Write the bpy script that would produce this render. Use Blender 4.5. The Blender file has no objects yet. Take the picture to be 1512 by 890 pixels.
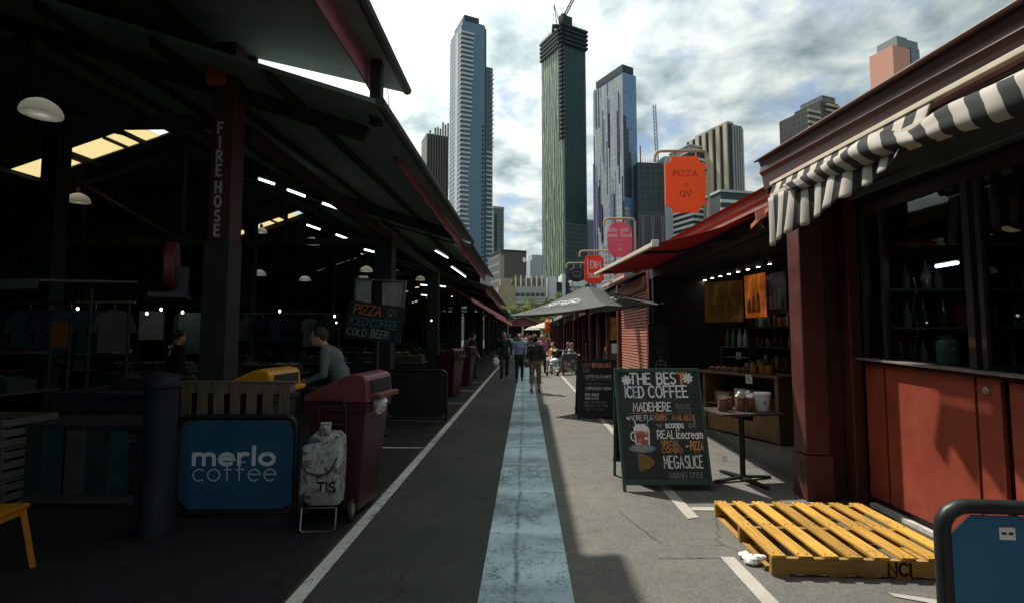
import bpy, bmesh, math, random
import numpy as np
from mathutils import Vector, Matrix, noise
R = random.Random(7)
rad = math.radians
S = bpy.context.scene
COL = S.collection

# ------------------------------------------------------------------ helpers
def lin(r, g, b):
    f = lambda c: (c/255/12.92) if c/255 <= .04045 else ((c/255+.055)/1.055)**2.4
    return (f(r), f(g), f(b))

def frame(loc, rz=0):
    return Matrix.Translation(Vector(loc)) @ Matrix.Rotation(rz, 4, 'Z')

class MB:
    """collects shapes, then links them as ONE mesh object"""
    def __init__(s): s.v = []; s.f = []; s.m = []; s.cur = 0; s.X = None
    def mat(s, i): s.cur = i; return s
    def add(s, vs, fs):
        o = len(s.v)
        if s.X is not None: vs = [s.X @ Vector(p) for p in vs]
        s.v += [tuple(p) for p in vs]
        for f in fs: s.f.append([i+o for i in f]); s.m.append(s.cur)
        return s
    def box(s, x0, x1, y0, y1, z0, z1):
        v = [(x, y, z) for z in (z0, z1) for y in (y0, y1) for x in (x0, x1)]
        return s.add(v, [(0,2,3,1),(4,5,7,6),(0,1,5,4),(2,6,7,3),(0,4,6,2),(1,3,7,5)])
    def obox(s, M, sx, sy, sz):
        v = [M @ Vector((x*sx/2, y*sy/2, z*sz/2)) for z in (-1,1) for y in (-1,1) for x in (-1,1)]
        return s.add(v, [(0,2,3,1),(4,5,7,6),(0,1,5,4),(2,6,7,3),(0,4,6,2),(1,3,7,5)])
    def bar(s, p0, p1, w, h, up=(0,0,1)):
        p0 = Vector(p0); p1 = Vector(p1); d = p1-p0; L = d.length
        y = d.normalized(); u = Vector(up)
        x = y.cross(u)
        if x.length < 1e-5: x = y.cross(Vector((1,0,0)))
        x.normalize(); z = x.cross(y)
        M = Matrix((x, y, z)).transposed().to_4x4(); M.translation = (p0+p1)/2
        return s.obox(M, w, L, h)
    def quad(s, a, b, c, d): return s.add([a,b,c,d], [(0,1,2,3)])
    def prism(s, poly, off):
        n = len(poly); off = Vector(off)
        v = [Vector(p) for p in poly]; v += [p+off for p in v]
        fs = [tuple(range(n))[::-1], tuple(range(n, 2*n))]
        fs += [(i, (i+1) % n, (i+1) % n+n, i+n) for i in range(n)]
        return s.add(v, fs)
    def tube(s, pts, r, n=8, closed=False):
        pts = [Vector(p) for p in pts]; k = len(pts)
        rr = r if isinstance(r, (list, tuple)) else [r]*k
        vs = []; prev = None
        for i, p in enumerate(pts):
            if closed: d = pts[(i+1) % k]-pts[i-1]
            else: d = pts[min(i+1, k-1)]-pts[max(i-1, 0)]
            d.normalize()
            if prev is None:
                a = d.cross(Vector((0,0,1)))
                if a.length < 1e-3: a = d.cross(Vector((1,0,0)))
            else: a = prev-d*prev.dot(d)
            a.normalize(); prev = a; b = d.cross(a)
            vs += [p+(a*math.cos(t)+b*math.sin(t))*rr[i] for t in [2*math.pi*j/n for j in range(n)]]
        fs = []
        for i in range(k if closed else k-1):
            for j in range(n):
                i2 = (i+1) % k
                fs.append((i*n+j, i*n+(j+1) % n, i2*n+(j+1) % n, i2*n+j))
        if not closed: fs += [tuple(range(n))[::-1], tuple((k-1)*n+j for j in range(n))]
        return s.add(vs, fs)
    def lathe(s, c, prof, n=20):
        c = Vector(c); vs = []; fs = []; k = len(prof)
        for r, z in prof:
            vs += [c+Vector((r*math.cos(2*math.pi*j/n), r*math.sin(2*math.pi*j/n), z)) for j in range(n)]
        for i in range(k-1):
            for j in range(n): fs.append((i*n+j, i*n+(j+1) % n, (i+1)*n+(j+1) % n, (i+1)*n+j))
        if prof[0][0] > 1e-4: fs.append(tuple(range(n))[::-1])
        if prof[-1][0] > 1e-4: fs.append(tuple((k-1)*n+j for j in range(n)))
        return s.add(vs, fs)
    def ell(s, c, r, n=12, m=8, M=None):
        c = Vector(c); vs = []; fs = []
        for i in range(m+1):
            t = math.pi*i/m
            for j in range(n):
                p = 2*math.pi*j/n
                q = Vector((r[0]*math.sin(t)*math.cos(p), r[1]*math.sin(t)*math.sin(p), r[2]*math.cos(t)))
                vs.append(c+(M @ q if M else q))
        for i in range(m):
            for j in range(n): fs.append((i*n+j, (i+1)*n+j, (i+1)*n+(j+1) % n, i*n+(j+1) % n))
        return s.add(vs, fs)
    def build(s, name, mats, parent=None, world=True, smooth=False, bev=0, weld=False):
        me = bpy.data.meshes.new(name)
        vs = s.v
        if parent is not None and world:
            I = frame(parent.location, parent.rotation_euler.z).inverted()
            if parent.parent is not None:
                pp = parent.parent
                I = frame(parent.location, parent.rotation_euler.z).inverted() @ frame(pp.location, pp.rotation_euler.z).inverted()
            vs = [tuple(I @ Vector(p)) for p in vs]
        me.from_pydata(vs, [], s.f)
        if not isinstance(mats, (list, tuple)): mats = [mats]
        for m in mats: me.materials.append(m)
        me.polygons.foreach_set('material_index', s.m)
        bm = bmesh.new(); bm.from_mesh(me)
        if weld: bmesh.ops.remove_doubles(bm, verts=bm.verts, dist=1e-4)
        bmesh.ops.recalc_face_normals(bm, faces=bm.faces)
        bm.to_mesh(me); bm.free()
        if smooth:
            me.polygons.foreach_set('use_smooth', [True]*len(me.polygons))
        o = bpy.data.objects.new(name, me); COL.objects.link(o)
        if parent is not None: o.parent = parent
        if bev:
            b = o.modifiers.new('bevel', 'BEVEL'); b.width = bev; b.segments = 2; b.limit_method = 'ANGLE'; b.angle_limit = rad(40)
        if smooth:
            try: me.set_sharp_from_angle(angle=rad(42))
            except Exception: pass
        me.update()
        return o

def tag(o, label=None, cat=None, group=None, kind=None):
    if label: o['label'] = label
    if cat: o['category'] = cat
    if group: o['group'] = group
    if kind: o['kind'] = kind
    return o
def thing(name, label, cat, loc=(0,0,0), rz=0, group=None):
    o = bpy.data.objects.new(name, None); COL.objects.link(o)
    o.empty_display_size = .1
    o.location = loc; o.rotation_euler = (0,0,rz)
    return tag(o, label, cat, group)
def copy_tree(o, parent=None):
    c = o.copy(); COL.objects.link(c)
    if parent is not None: c.parent = parent
    for ch in list(o.children): copy_tree(ch, c)
    return c
def dup(o, loc, rz=0, label=None, group=None):
    c = copy_tree(o); c.location = loc; c.rotation_euler = (0,0,rz)
    return tag(c, label, None, group)
def struct(o): o['kind'] = 'structure'; return o

# ------------------------------------------------------------------ materials
def newmat(name):
    m = bpy.data.materials.new(name); m.use_nodes = True
    nt = m.node_tree; b = nt.nodes['Principled BSDF']
    return m, nt, b
def N(nt, t, **kw):
    n = nt.nodes.new(t)
    for k, v in kw.items():
        if k.startswith('_'): setattr(n, k[1:], v)
        else: n.inputs[k].default_value = v
    return n
def ramp(nt, fac, stops):
    r = nt.nodes.new('ShaderNodeValToRGB'); e = r.color_ramp.elements
    while len(e) < len(stops): e.new(.5)
    for q, (p, c) in zip(e, stops): q.position = p; q.color = (*c, 1) if len(c) == 3 else c
    nt.links.new(fac, r.inputs[0]); return r.outputs[0]
def mixc(nt, fac, a, b, mode='MIX'):
    n = nt.nodes.new('ShaderNodeMix'); n.data_type = 'RGBA'; n.blend_type = mode
    for i, x in ((0, fac), (6, a), (7, b)):
        if hasattr(x, 'links'): nt.links.new(x, n.inputs[i])
        elif i == 0: n.inputs[0].default_value = x
        else: n.inputs[i].default_value = (*x, 1)
    return n.outputs[2]
def math_(nt, op, a, b=0, c=0):
    n = nt.nodes.new('ShaderNodeMath'); n.operation = op
    for i, x in enumerate((a, b, c)):
        if hasattr(x, 'links'): nt.links.new(x, n.inputs[i])
        else: n.inputs[i].default_value = x
    return n.outputs[0]
def tex(nt, scale, detail=4, rough=.55, vec=None, dist=0):
    n = N(nt, 'ShaderNodeTexNoise', Scale=scale, Detail=detail, Roughness=rough, Distortion=dist)
    if vec is None:
        tc = nt.nodes.new('ShaderNodeTexCoord'); vec = tc.outputs['Object']
    nt.links.new(vec, n.inputs['Vector']); return n.outputs['Fac']
def stretch(nt, sx, sy, sz):
    tc = nt.nodes.new('ShaderNodeTexCoord'); mp = nt.nodes.new('ShaderNodeMapping')
    mp.inputs['Scale'].default_value = (sx, sy, sz); nt.links.new(tc.outputs['Object'], mp.inputs[0]); return mp.outputs[0]

def M(name, col, rough=.7, metal=0., var=.25, scale=5., bump=.0, spec=.4, st=(1,1,1), grime=0., trans=0., coat=0):
    m, nt, b = newmat(name)
    v = stretch(nt, *st)
    n1 = tex(nt, scale, 6, .6, v)
    c0 = tuple(x*(1-var) for x in col); c1 = tuple(min(1, x*(1+var)) for x in col)
    c = ramp(nt, n1, [(.3, c0), (.7, c1)])
    if grime:
        n2 = tex(nt, scale*3.1, 8, .7)
        g = ramp(nt, n2, [(.52, (0,0,0)), (.68, (1,1,1))])
        c = mixc(nt, math_(nt, 'MULTIPLY', g, grime), c, tuple(x*.35+.01 for x in col))
    nt.links.new(c, b.inputs['Base Color'])
    b.inputs['Roughness'].default_value = rough; b.inputs['Metallic'].default_value = metal
    b.inputs['Specular IOR Level'].default_value = spec
    if coat: b.inputs['Coat Weight'].default_value = coat
    r = ramp(nt, n1, [(.3, (max(0, rough-.1),)*3), (.7, (min(1, rough+.1),)*3)])
    nt.links.new(r, b.inputs['Roughness'])
    if bump:
        bp = N(nt, 'ShaderNodeBump', Strength=bump, Distance=.01)
        nt.links.new(tex(nt, scale*9, 4), bp.inputs['Height']); nt.links.new(bp.outputs[0], b.inputs['Normal'])
    if trans:
        tb = nt.nodes.new('ShaderNodeBsdfTranslucent'); ms = nt.nodes.new('ShaderNodeMixShader'); ms.inputs[0].default_value = trans
        nt.links.new(c, tb.inputs[0]); nt.links.new(b.outputs[0], ms.inputs[1]); nt.links.new(tb.outputs[0], ms.inputs[2])
        nt.links.new(ms.outputs[0], nt.nodes['Material Output'].inputs[0])
    return m
def emit(name, col, k):
    m, nt, b = newmat(name)
    b.inputs['Base Color'].default_value = (*col, 1); b.inputs['Emission Color'].default_value = (*col, 1)
    b.inputs['Emission Strength'].default_value = k; return m
def glassmat(name, tint=(.8,.9,.9), refl=.35, rough=.02, clear=.75):
    """thin window glass: sees through with a reflecting skin"""
    m, nt, b = newmat(name)
    tr = nt.nodes.new('ShaderNodeBsdfTransparent'); tr.inputs[0].default_value = (*[t*clear for t in tint], 1)
    gl = nt.nodes.new('ShaderNodeBsdfGlossy'); gl.inputs['Roughness'].default_value = rough
    fr = N(nt, 'ShaderNodeFresnel', IOR=1.5)
    ge = nt.nodes.new('ShaderNodeNewGeometry')      # only the outer skin mirrors
    f = math_(nt, 'MULTIPLY', math_(nt, 'MULTIPLY', fr.outputs[0], refl*2.5), math_(nt, 'SUBTRACT', 1, ge.outputs['Backfacing']))
    ms = nt.nodes.new('ShaderNodeMixShader')
    nt.links.new(f, ms.inputs[0]); nt.links.new(tr.outputs[0], ms.inputs[1]); nt.links.new(gl.outputs[0], ms.inputs[2])
    nt.links.new(ms.outputs[0], nt.nodes['Material Output'].inputs[0]); return m
def woodmat(name, col, axis='y', dark=.5, paint=0):
    m, nt, b = newmat(name)
    s = {'x': (1.2, 14, 14), 'y': (14, 1.2, 14), 'z': (14, 14, 1.2)}[axis]
    n1 = tex(nt, 3, 8, .65, stretch(nt, *s)); n2 = tex(nt, 2.3, 4)
    c = ramp(nt, n1, [(.3, tuple(x*dark for x in col)), (.55, col), (.8, tuple(min(1, x*1.2) for x in col))])
    d = ramp(nt, n2, [(.35, (.6,.6,.6)), (.65, (1,1,1))]); c = mixc(nt, .7, c, d, 'MULTIPLY')
    oi = nt.nodes.new('ShaderNodeObjectInfo'); tn = ramp(nt, oi.outputs['Random'], [(0, (.66,.64,.60)), (.5, (.95,.94,.9)), (1, (1.12,1.12,1.12))]); c = mixc(nt, 1, c, tn, 'MULTIPLY')
    sc_ = ramp(nt, tex(nt, 6, 8, .75), [(.58, (0,0,0)), (.66, (1,1,1))]); c = mixc(nt, math_(nt, 'MULTIPLY', sc_, .45), c, (.16,.12,.08))
    nt.links.new(c, b.inputs['Base Color']); b.inputs['Roughness'].default_value = .75
    bp = N(nt, 'ShaderNodeBump', Strength=.35, Distance=.004)
    nt.links.new(n1, bp.inputs['Height']); nt.links.new(bp.outputs[0], b.inputs['Normal']); return m

def asphalt(name, c0, c1, stain, speck, seam=0):
    m, nt, b = newmat(name)
    big = tex(nt, .55, 6, .6); mid = tex(nt, 5, 8, .7); fine = tex(nt, 90, 3, .7)
    c = ramp(nt, big, [(.3, c0), (.7, c1)])
    s = ramp(nt, mid, [(.38, (1,1,1)), (.62, (0,0,0))])
    c = mixc(nt, math_(nt, 'MULTIPLY', s, .45), c, stain)
    f = ramp(nt, fine, [(.3, (.55,.55,.55)), (.5, (1,1,1)), (.72, (1.5,1.5,1.5))]); c = mixc(nt, .8, c, f, 'MULTIPLY')
    vo = N(nt, 'ShaderNodeTexVoronoi', Scale=4.3); tc = nt.nodes.new('ShaderNodeTexCoord'); nt.links.new(tc.outputs['Object'], vo.inputs['Vector'])
    vo2 = N(nt, 'ShaderNodeTexVoronoi', Scale=.42, _feature='DISTANCE_TO_EDGE')
    wv = nt.nodes.new('ShaderNodeVectorMath'); wv.operation = 'ADD'
    nn = N(nt, 'ShaderNodeTexNoise', Scale=2.2, Detail=6); nt.links.new(tc.outputs['Object'], nn.inputs['Vector'])
    sc = nt.nodes.new('ShaderNodeVectorMath'); sc.operation = 'SCALE'; sc.inputs['Scale'].default_value = .45
    nt.links.new(nn.outputs['Color'], sc.inputs[0]); nt.links.new(tc.outputs['Object'], wv.inputs[0]); nt.links.new(sc.outputs[0], wv.inputs[1])
    nt.links.new(wv.outputs[0], vo2.inputs['Vector'])
    crack = ramp(nt, vo2.outputs['Distance'], [(.0, (1,1,1)), (.006, (0,0,0))])
    gate = ramp(nt, tex(nt, .8, 2), [(.5, (0,0,0)), (.6, (1,1,1))])
    c = mixc(nt, math_(nt, 'MULTIPLY', math_(nt, 'MULTIPLY', crack, gate), .75), c, tuple(x*.25 for x in c0))
    # chewing gum spots and bits
    dot = ramp(nt, vo.outputs['Distance'], [(.05, (1,1,1)), (.07, (0,0,0))])
    pick = ramp(nt, N(nt, 'ShaderNodeTexWhiteNoise').outputs['Value'], [(.5, (0,0,0)), (.6, (1,1,1))])
    wn = [n for n in nt.nodes if n.type == 'TEX_WHITE_NOISE'][0]; nt.links.new(vo.outputs['Position'], wn.inputs['Vector'])
    c = mixc(nt, math_(nt, 'MULTIPLY', math_(nt, 'MULTIPLY', dot, pick), .6), c, speck)
    nt.links.new(c, b.inputs['Base Color']); b.inputs['Roughness'].default_value = .88; b.inputs['Specular IOR Level'].default_value = .25
    bp = N(nt, 'ShaderNodeBump', Strength=.45, Distance=.006)
    nt.links.new(fine, bp.inputs['Height']); nt.links.new(bp.outputs[0], b.inputs['Normal']); return m

def paintmat(name, col, under, wear=.5, scale=7, crackx=None):
    """worn road paint with the asphalt showing through"""
    m, nt, b = newmat(name)
    n1 = tex(nt, scale, 10, .75); n2 = tex(nt, scale*8, 7, .85); n3 = tex(nt, .9, 4)
    w = math_(nt, 'ADD', math_(nt, 'MULTIPLY', n1, .46), math_(nt, 'MULTIPLY', n2, .54))
    w = math_(nt, 'ADD', w, math_(nt, 'MULTIPLY', math_(nt, 'SUBTRACT', n3, .5), .35))
    g = ramp(nt, w, [(wear-.04, (1,1,1)), (wear+.05, (0,0,0))])
    g = math_(nt, 'MULTIPLY', g, .9)
    body = ramp(nt, tex(nt, 2.2, 6, .6), [(.3, tuple(x*.72 for x in col)), (.7, col)])
    if crackx is not None:
        tc = nt.nodes.new('ShaderNodeTexCoord'); sp = nt.nodes.new('ShaderNodeSeparateXYZ'); nt.links.new(tc.outputs['Object'], sp.inputs[0])
        wob = math_(nt, 'MULTIPLY', math_(nt, 'SUBTRACT', tex(nt, 1.6, 8, .7), .5), .10)
        dx = math_(nt, 'ABSOLUTE', math_(nt, 'SUBTRACT', math_(nt, 'ADD', sp.outputs[0], wob), crackx))
        ck = ramp(nt, dx, [(.004, (1,1,1)), (.028, (0,0,0))])
        ck = math_(nt, 'MULTIPLY', ck, ramp(nt, tex(nt, 9, 8, .8), [(.4, (.25,.25,.25)), (.6, (1,1,1))]))
        g = math_(nt, 'MAXIMUM', g, ck)
        # cross bands of thicker repainted colour
        fy = math_(nt, 'FRACT', math_(nt, 'MULTIPLY', math_(nt, 'ADD', sp.outputs[1], math_(nt, 'MULTIPLY', n3, .12)), .93))
        bnd = ramp(nt, fy, [(.0, (1,1,1)), (.06, (1,1,1)), (.13, (0,0,0))])
        g = math_(nt, 'MULTIPLY', g, math_(nt, 'SUBTRACT', 1, math_(nt, 'MULTIPLY', bnd, .55)))
        body = mixc(nt, math_(nt, 'MULTIPLY', bnd, .5), body, (.62,.72,.74))
        blk = ramp(nt, tex(nt, 1.1, 2, .5, stretch(nt, .7, 1.6, 1)), [(.4, (.62,.66,.68)), (.55, (1,1,1))])
        body = mixc(nt, 1, body, blk, 'MULTIPLY')
    c = mixc(nt, g, body, under)
    nt.links.new(c, b.inputs['Base Color']); b.inputs['Roughness'].default_value = .75
    bp = N(nt, 'ShaderNodeBump', Strength=.3, Distance=.004)
    nt.links.new(n2, bp.inputs['Height']); nt.links.new(bp.outputs[0], b.inputs['Normal']); return m

def facade(name, g1, g2, frame_c, fh, mw, mort, rough=.18, bias=0., spec=.5, metal=0., offset=0.):
    """curtain wall: panes of a few tones between mullions and floor lines"""
    m, nt, b = newmat(name)
    tc = nt.nodes.new('ShaderNodeTexCoord'); sp = nt.nodes.new('ShaderNodeSeparateXYZ'); nt.links.new(tc.outputs['Object'], sp.inputs[0])
    u = math_(nt, 'ADD', sp.outputs[0], sp.outputs[1]); cb = nt.nodes.new('ShaderNodeCombineXYZ')
    nt.links.new(u, cb.inputs[0]); nt.links.new(sp.outputs[2], cb.inputs[1])
    br = nt.nodes.new('ShaderNodeTexBrick'); br.offset = offset; br.squash = 1
    br.inputs['Color1'].default_value = (*g1, 1); br.inputs['Color2'].default_value = (*g2, 1); br.inputs['Mortar'].default_value = (*frame_c, 1)
    br.inputs['Scale'].default_value = 1; br.inputs['Mortar Size'].default_value = mort; br.inputs['Mortar Smooth'].default_value = 0
    br.inputs['Bias'].default_value = bias; br.inputs['Brick Width'].default_value = mw; br.inputs['Row Height'].default_value = fh
    nt.links.new(cb.outputs[0], br.inputs['Vector'])
    big = tex(nt, .02, 3); c = mixc(nt, .5, br.outputs['Color'], ramp(nt, big, [(.35, (.75,.75,.75)), (.65, (1,1,1))]), 'MULTIPLY')
    nt.links.new(c, b.inputs['Base Color'])
    nt.links.new(ramp(nt, br.outputs['Fac'], [(.4, (rough,)*3), (.6, (.6,)*3)]), b.inputs['Roughness'])
    b.inputs['Specular IOR Level'].default_value = spec; b.inputs['Metallic'].default_value = metal
    return m

# ------------------------------------------------------------------ world, sun, camera
SUN_EL = rad(56.3); SUN_AZ = math.atan2(-.458, .485)      # the sun stands ahead and to the left
W = bpy.data.worlds.new('World'); S.world = W; W.use_nodes = True
nt = W.node_tree; bg = nt.nodes['Background']
sky = nt.nodes.new('ShaderNodeTexSky'); sky.sky_type = 'NISHITA'; sky.sun_disc = False
sky.sun_elevation = SUN_EL; sky.sun_rotation = SUN_AZ; sky.dust_density = 1.5; sky.ozone_density = 1.2
tc = nt.nodes.new('ShaderNodeTexCoord'); sp = nt.nodes.new('ShaderNodeSeparateXYZ'); nt.links.new(tc.outputs['Generated'], sp.inputs[0])
den = math_(nt, 'ADD', math_(nt, 'MAXIMUM', sp.outputs[2], 0), .16)
cb = nt.nodes.new('ShaderNodeCombineXYZ')
nt.links.new(math_(nt, 'DIVIDE', sp.outputs[0], den), cb.inputs[0]); nt.links.new(math_(nt, 'DIVIDE', sp.outputs[1], den), cb.inputs[1])
cl1 = N(nt, 'ShaderNodeTexNoise', Scale=3.6, Detail=9, Roughness=.58, Distortion=.35); nt.links.new(cb.outputs[0], cl1.inputs['Vector'])
cl2 = N(nt, 'ShaderNodeTexNoise', Scale=4.3, Detail=9, Roughness=.56, Distortion=.25); nt.links.new(cb.outputs[0], cl2.inputs['Vector'])
sd = Vector((math.sin(SUN_AZ)*math.cos(SUN_EL), math.cos(SUN_AZ)*math.cos(SUN_EL), math.sin(SUN_EL)))
dt = nt.nodes.new('ShaderNodeVectorMath'); dt.operation = 'DOT_PRODUCT'; dt.inputs[1].default_value = sd
nt.links.new(tc.outputs['Generated'], dt.inputs[0])
prox = ramp(nt, dt.outputs['Value'], [(.50, (0,0,0)), (.84, (1,1,1))])     # clouds near the sun are brighter
thick = math_(nt, 'ADD', cl1.outputs['Fac'], math_(nt, 'MULTIPLY', prox, .16))
cov = ramp(nt, thick, [(.38, (.25,)*3), (.52, (1,1,1))])
shade = ramp(nt, math_(nt, 'ADD', cl2.outputs['Fac'], math_(nt, 'MULTIPLY', prox, .12)), [(.34, (2.1,2.7,2.9)), (.46, (3.7,4.4,4.5)), (.55, (5.2,5.8,5.75)), (.66, (7.0,7.5,7.2))])
lift = math_(nt, 'ADD', .84, math_(nt, 'MULTIPLY', prox, .62))
vm = nt.nodes.new('ShaderNodeVectorMath'); vm.operation = 'SCALE'; nt.links.new(shade, vm.inputs[0]); nt.links.new(lift, vm.inputs['Scale'])
mixed = mixc(nt, cov, sky.outputs[0], vm.outputs[0])
nt.links.new(mixed, bg.inputs[0]); bg.inputs[1].default_value = .1

sl = bpy.data.lights.new('sun', 'SUN'); sl.energy = 4.1; sl.angle = rad(1.0); sl.color = (1, .95, .87)
so = bpy.data.objects.new('sun', sl); COL.objects.link(so)
so.rotation_euler = sd.to_track_quat('Z', 'Y').to_euler(); so.location = (-20, 26, 60)

cam = bpy.data.cameras.new('camera'); cam.sensor_width = 36; cam.lens = 17.86; cam.clip_end = 4000; cam.clip_start = .05
co = bpy.data.objects.new('camera', cam); COL.objects.link(co); co.location = (0,0,1.6)
pitch = math.atan(50/750); yaw = math.atan(20/750*math.cos(pitch))
co.rotation_euler = (math.pi/2+pitch, 0, yaw); S.camera = co
S.view_settings.view_transform = 'Standard'; S.view_settings.look = 'None'; S.view_settings.exposure = .52
S.view_settings.gamma = 1; S.view_settings.use_curve_mapping = False
S.render.engine = 'CYCLES'; cy = S.cycles
cy.use_denoising = True; cy.max_bounces = 6; cy.diffuse_bounces = 3; cy.glossy_bounces = 3; cy.transparent_max_bounces = 12
cy.sample_clamp_indirect = 6; cy.caustics_reflective = False; cy.caustics_refractive = False

# ------------------------------------------------------------------ palette
BLACK = M('black_paint', (.012,.014,.014), .45, var=.3)
STEEL = M('grey_steel', (.28,.29,.29), .35, .9, var=.15)
DARKST = M('dark_steel', (.030,.033,.033), .5, .3)
MAROON = M('maroon_paint', (.085,.024,.020), .45, var=.18, grime=.25, bump=.05)
MAROON_D = M('dark_maroon_paint', (.055,.016,.016), .5, var=.2, grime=.2)
REDPANEL = M('red_panel_paint', (.26,.052,.030), .5, var=.2, scale=2.4, grime=.3, bump=.04)
PLUM = M('plum_canvas', (.30,.105,.135), .75, var=.2, scale=3, st=(1,1,4))
ROOFDK = M('roof_sheet_dark', (.045,.055,.052), .8, var=.3, st=(1,6,1))
SOFFIT = M('roof_underside', (.030,.036,.034), .85, var=.3, st=(1,4,1))
TIMBER_D = M('dark_timber', (.014,.017,.017), .75, var=.35)
CONC = M('grey_concrete', (.12,.12,.11), .85, var=.2, grime=.35, bump=.2)
WHITE = M('white_paint', (.72,.72,.69), .6, var=.08)
CREAM = M('cream_metal', (.55,.47,.36), .5, var=.12)
REDAWN = M('red_awning_canvas', (.30,.022,.020), .75, var=.15, scale=3, trans=.30)
GUTTER = M('red_gutter_paint', (.36,.075,.045), .4, var=.2, scale=3, grime=.3)
WOODBR = woodmat('brown_wood', (.20,.10,.045), 'x')
WOODPL = woodmat('pale_pallet_wood', (.17,.13,.085), 'z')
CHALK = M('white_chalk', (.86,.87,.84), .9, var=.2, scale=60)
CHALKO = M('orange_chalk', (.75,.33,.13), .9, var=.2, scale=60)
CHALKB = M('pale_blue_chalk', (.40,.55,.60), .9, var=.2, scale=60)
CHALKG = M('grey_chalk', (.30,.31,.30), .9, var=.35, scale=60)
BOARDG = M('green_blackboard', (.035,.045,.043), .8, var=.35, scale=4, grime=.2)
GREENFR = M('green_frame_paint', (.035,.085,.06), .6, var=.25, grime=.3)
SKIN = M('skin', (.42,.25,.17), .6, var=.1)
SKIN2 = M('tan_skin', (.28,.15,.09), .6, var=.1)

# ------------------------------------------------------------------ ground
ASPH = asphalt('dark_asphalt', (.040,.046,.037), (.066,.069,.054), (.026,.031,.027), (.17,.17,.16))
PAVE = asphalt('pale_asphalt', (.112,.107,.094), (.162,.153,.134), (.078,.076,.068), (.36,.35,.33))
SHEDF = asphalt('shade_dark_asphalt', (.012,.015,.014), (.022,.025,.023), (.010,.012,.012), (.10,.10,.10))  # asphalt colour darkened to paint in the shade under the shed roof
b = MB(); b.quad((-1200,-60,0),(1200,-60,0),(1200,2400,0),(-1200,2400,0)); struct(b.build('ground', ASPH))
b = MB(); b.quad((-30,-12,.003),(-1.47,-12,.003),(-1.47,66,.003),(-30,66,.003)); struct(b.build('shed_shade_floor', SHEDF))
b = MB(); b.quad((.285,-8,.004),(2.98,-8,.004),(2.98,75,.004),(.285,75,.004)); struct(b.build('pavement', PAVE))
BLUE = paintmat('worn_blue_paint', (.50,.66,.69), (.07,.090,.090), .445, 6, crackx=-.07)
b = MB(); b.quad((-.29,-6,.008),(.29,-6,.008),(.29,75,.008),(-.29,75,.008)); struct(b.build('blue_painted_path', BLUE))
LINEW = paintmat('worn_white_paint', (.62,.61,.56), (.05,.05,.045), .44, 9)
LINEP = paintmat('faded_white_paint', (.42,.39,.33), (.15,.14,.12), .43, 9)
b = MB(); b.quad((-1.45,-4,.006),(-1.35,-4,.006),(-1.28,75,.006),(-1.37,75,.006))
for y in (7.3, 9.8, 12.1, 14.8, 17.6): b.quad((-3.2,y,.006),(-1.47,y,.006),(-1.47,y+.06,.006),(-3.2,y+.06,.006))
struct(b.build('road_marking', LINEW))
b = MB(); b.quad((1.41,4.58,.010),(1.52,4.62,.010),(1.50,10.4,.010),(1.40,10.4,.010)); b.quad((1.40,11.5,.010),(1.49,11.5,.010),(1.45,26,.010),(1.36,26,.010))
b.quad((1.525,4.80,.010),(1.95,4.80,.010),(1.95,4.89,.010),(1.525,4.89,.010))
b.quad((1.43,1.0,.010),(1.55,1.0,.010),(1.50,3.82,.010),(1.40,3.82,.010)); b.quad((2.25,3.28,.010),(2.9,3.0,.010),(2.9,3.1,.010),(2.25,3.33,.010))
struct(b.build('road_marking', LINEP))
SEAM = M('tar_seam', (.035,.033,.03), .9, var=.3)
b = MB()
def wiggle(p0, p1, n, w, amp):
    p0 = Vector(p0); p1 = Vector(p1); d = (p1-p0).normalized(); q = Vector((-d.y, d.x, 0)); L = []
    for i in range(n+1):
        c = p0.lerp(p1, i/n)+q*R.uniform(-amp, amp); k = w*R.uniform(.3, 1)
        L.append((c+q*k, c-q*k))
    for i in range(n): b.quad(L[i][0], L[i+1][0], L[i+1][1], L[i][1])
wiggle((.95,3.79,.009),(1.40,3.80,.009), 12, .006, .006); wiggle((.85,4.75,.009),(1.03,4.05,.009), 12, .004, .012)
wiggle((.29,6.9,.009),(1.42,6.85,.009), 14, .002, .006); wiggle((1.6,6.1,.009),(2.95,6.0,.009), 14, .004, .006)
wiggle((-1.3,5.2,.009),(-.3,5.25,.009), 14, .004, .01); wiggle((-1.3,8.4,.009),(-.3,8.35,.009), 14, .005, .01)
struct(b.build('pavement_seam', SEAM))
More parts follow.
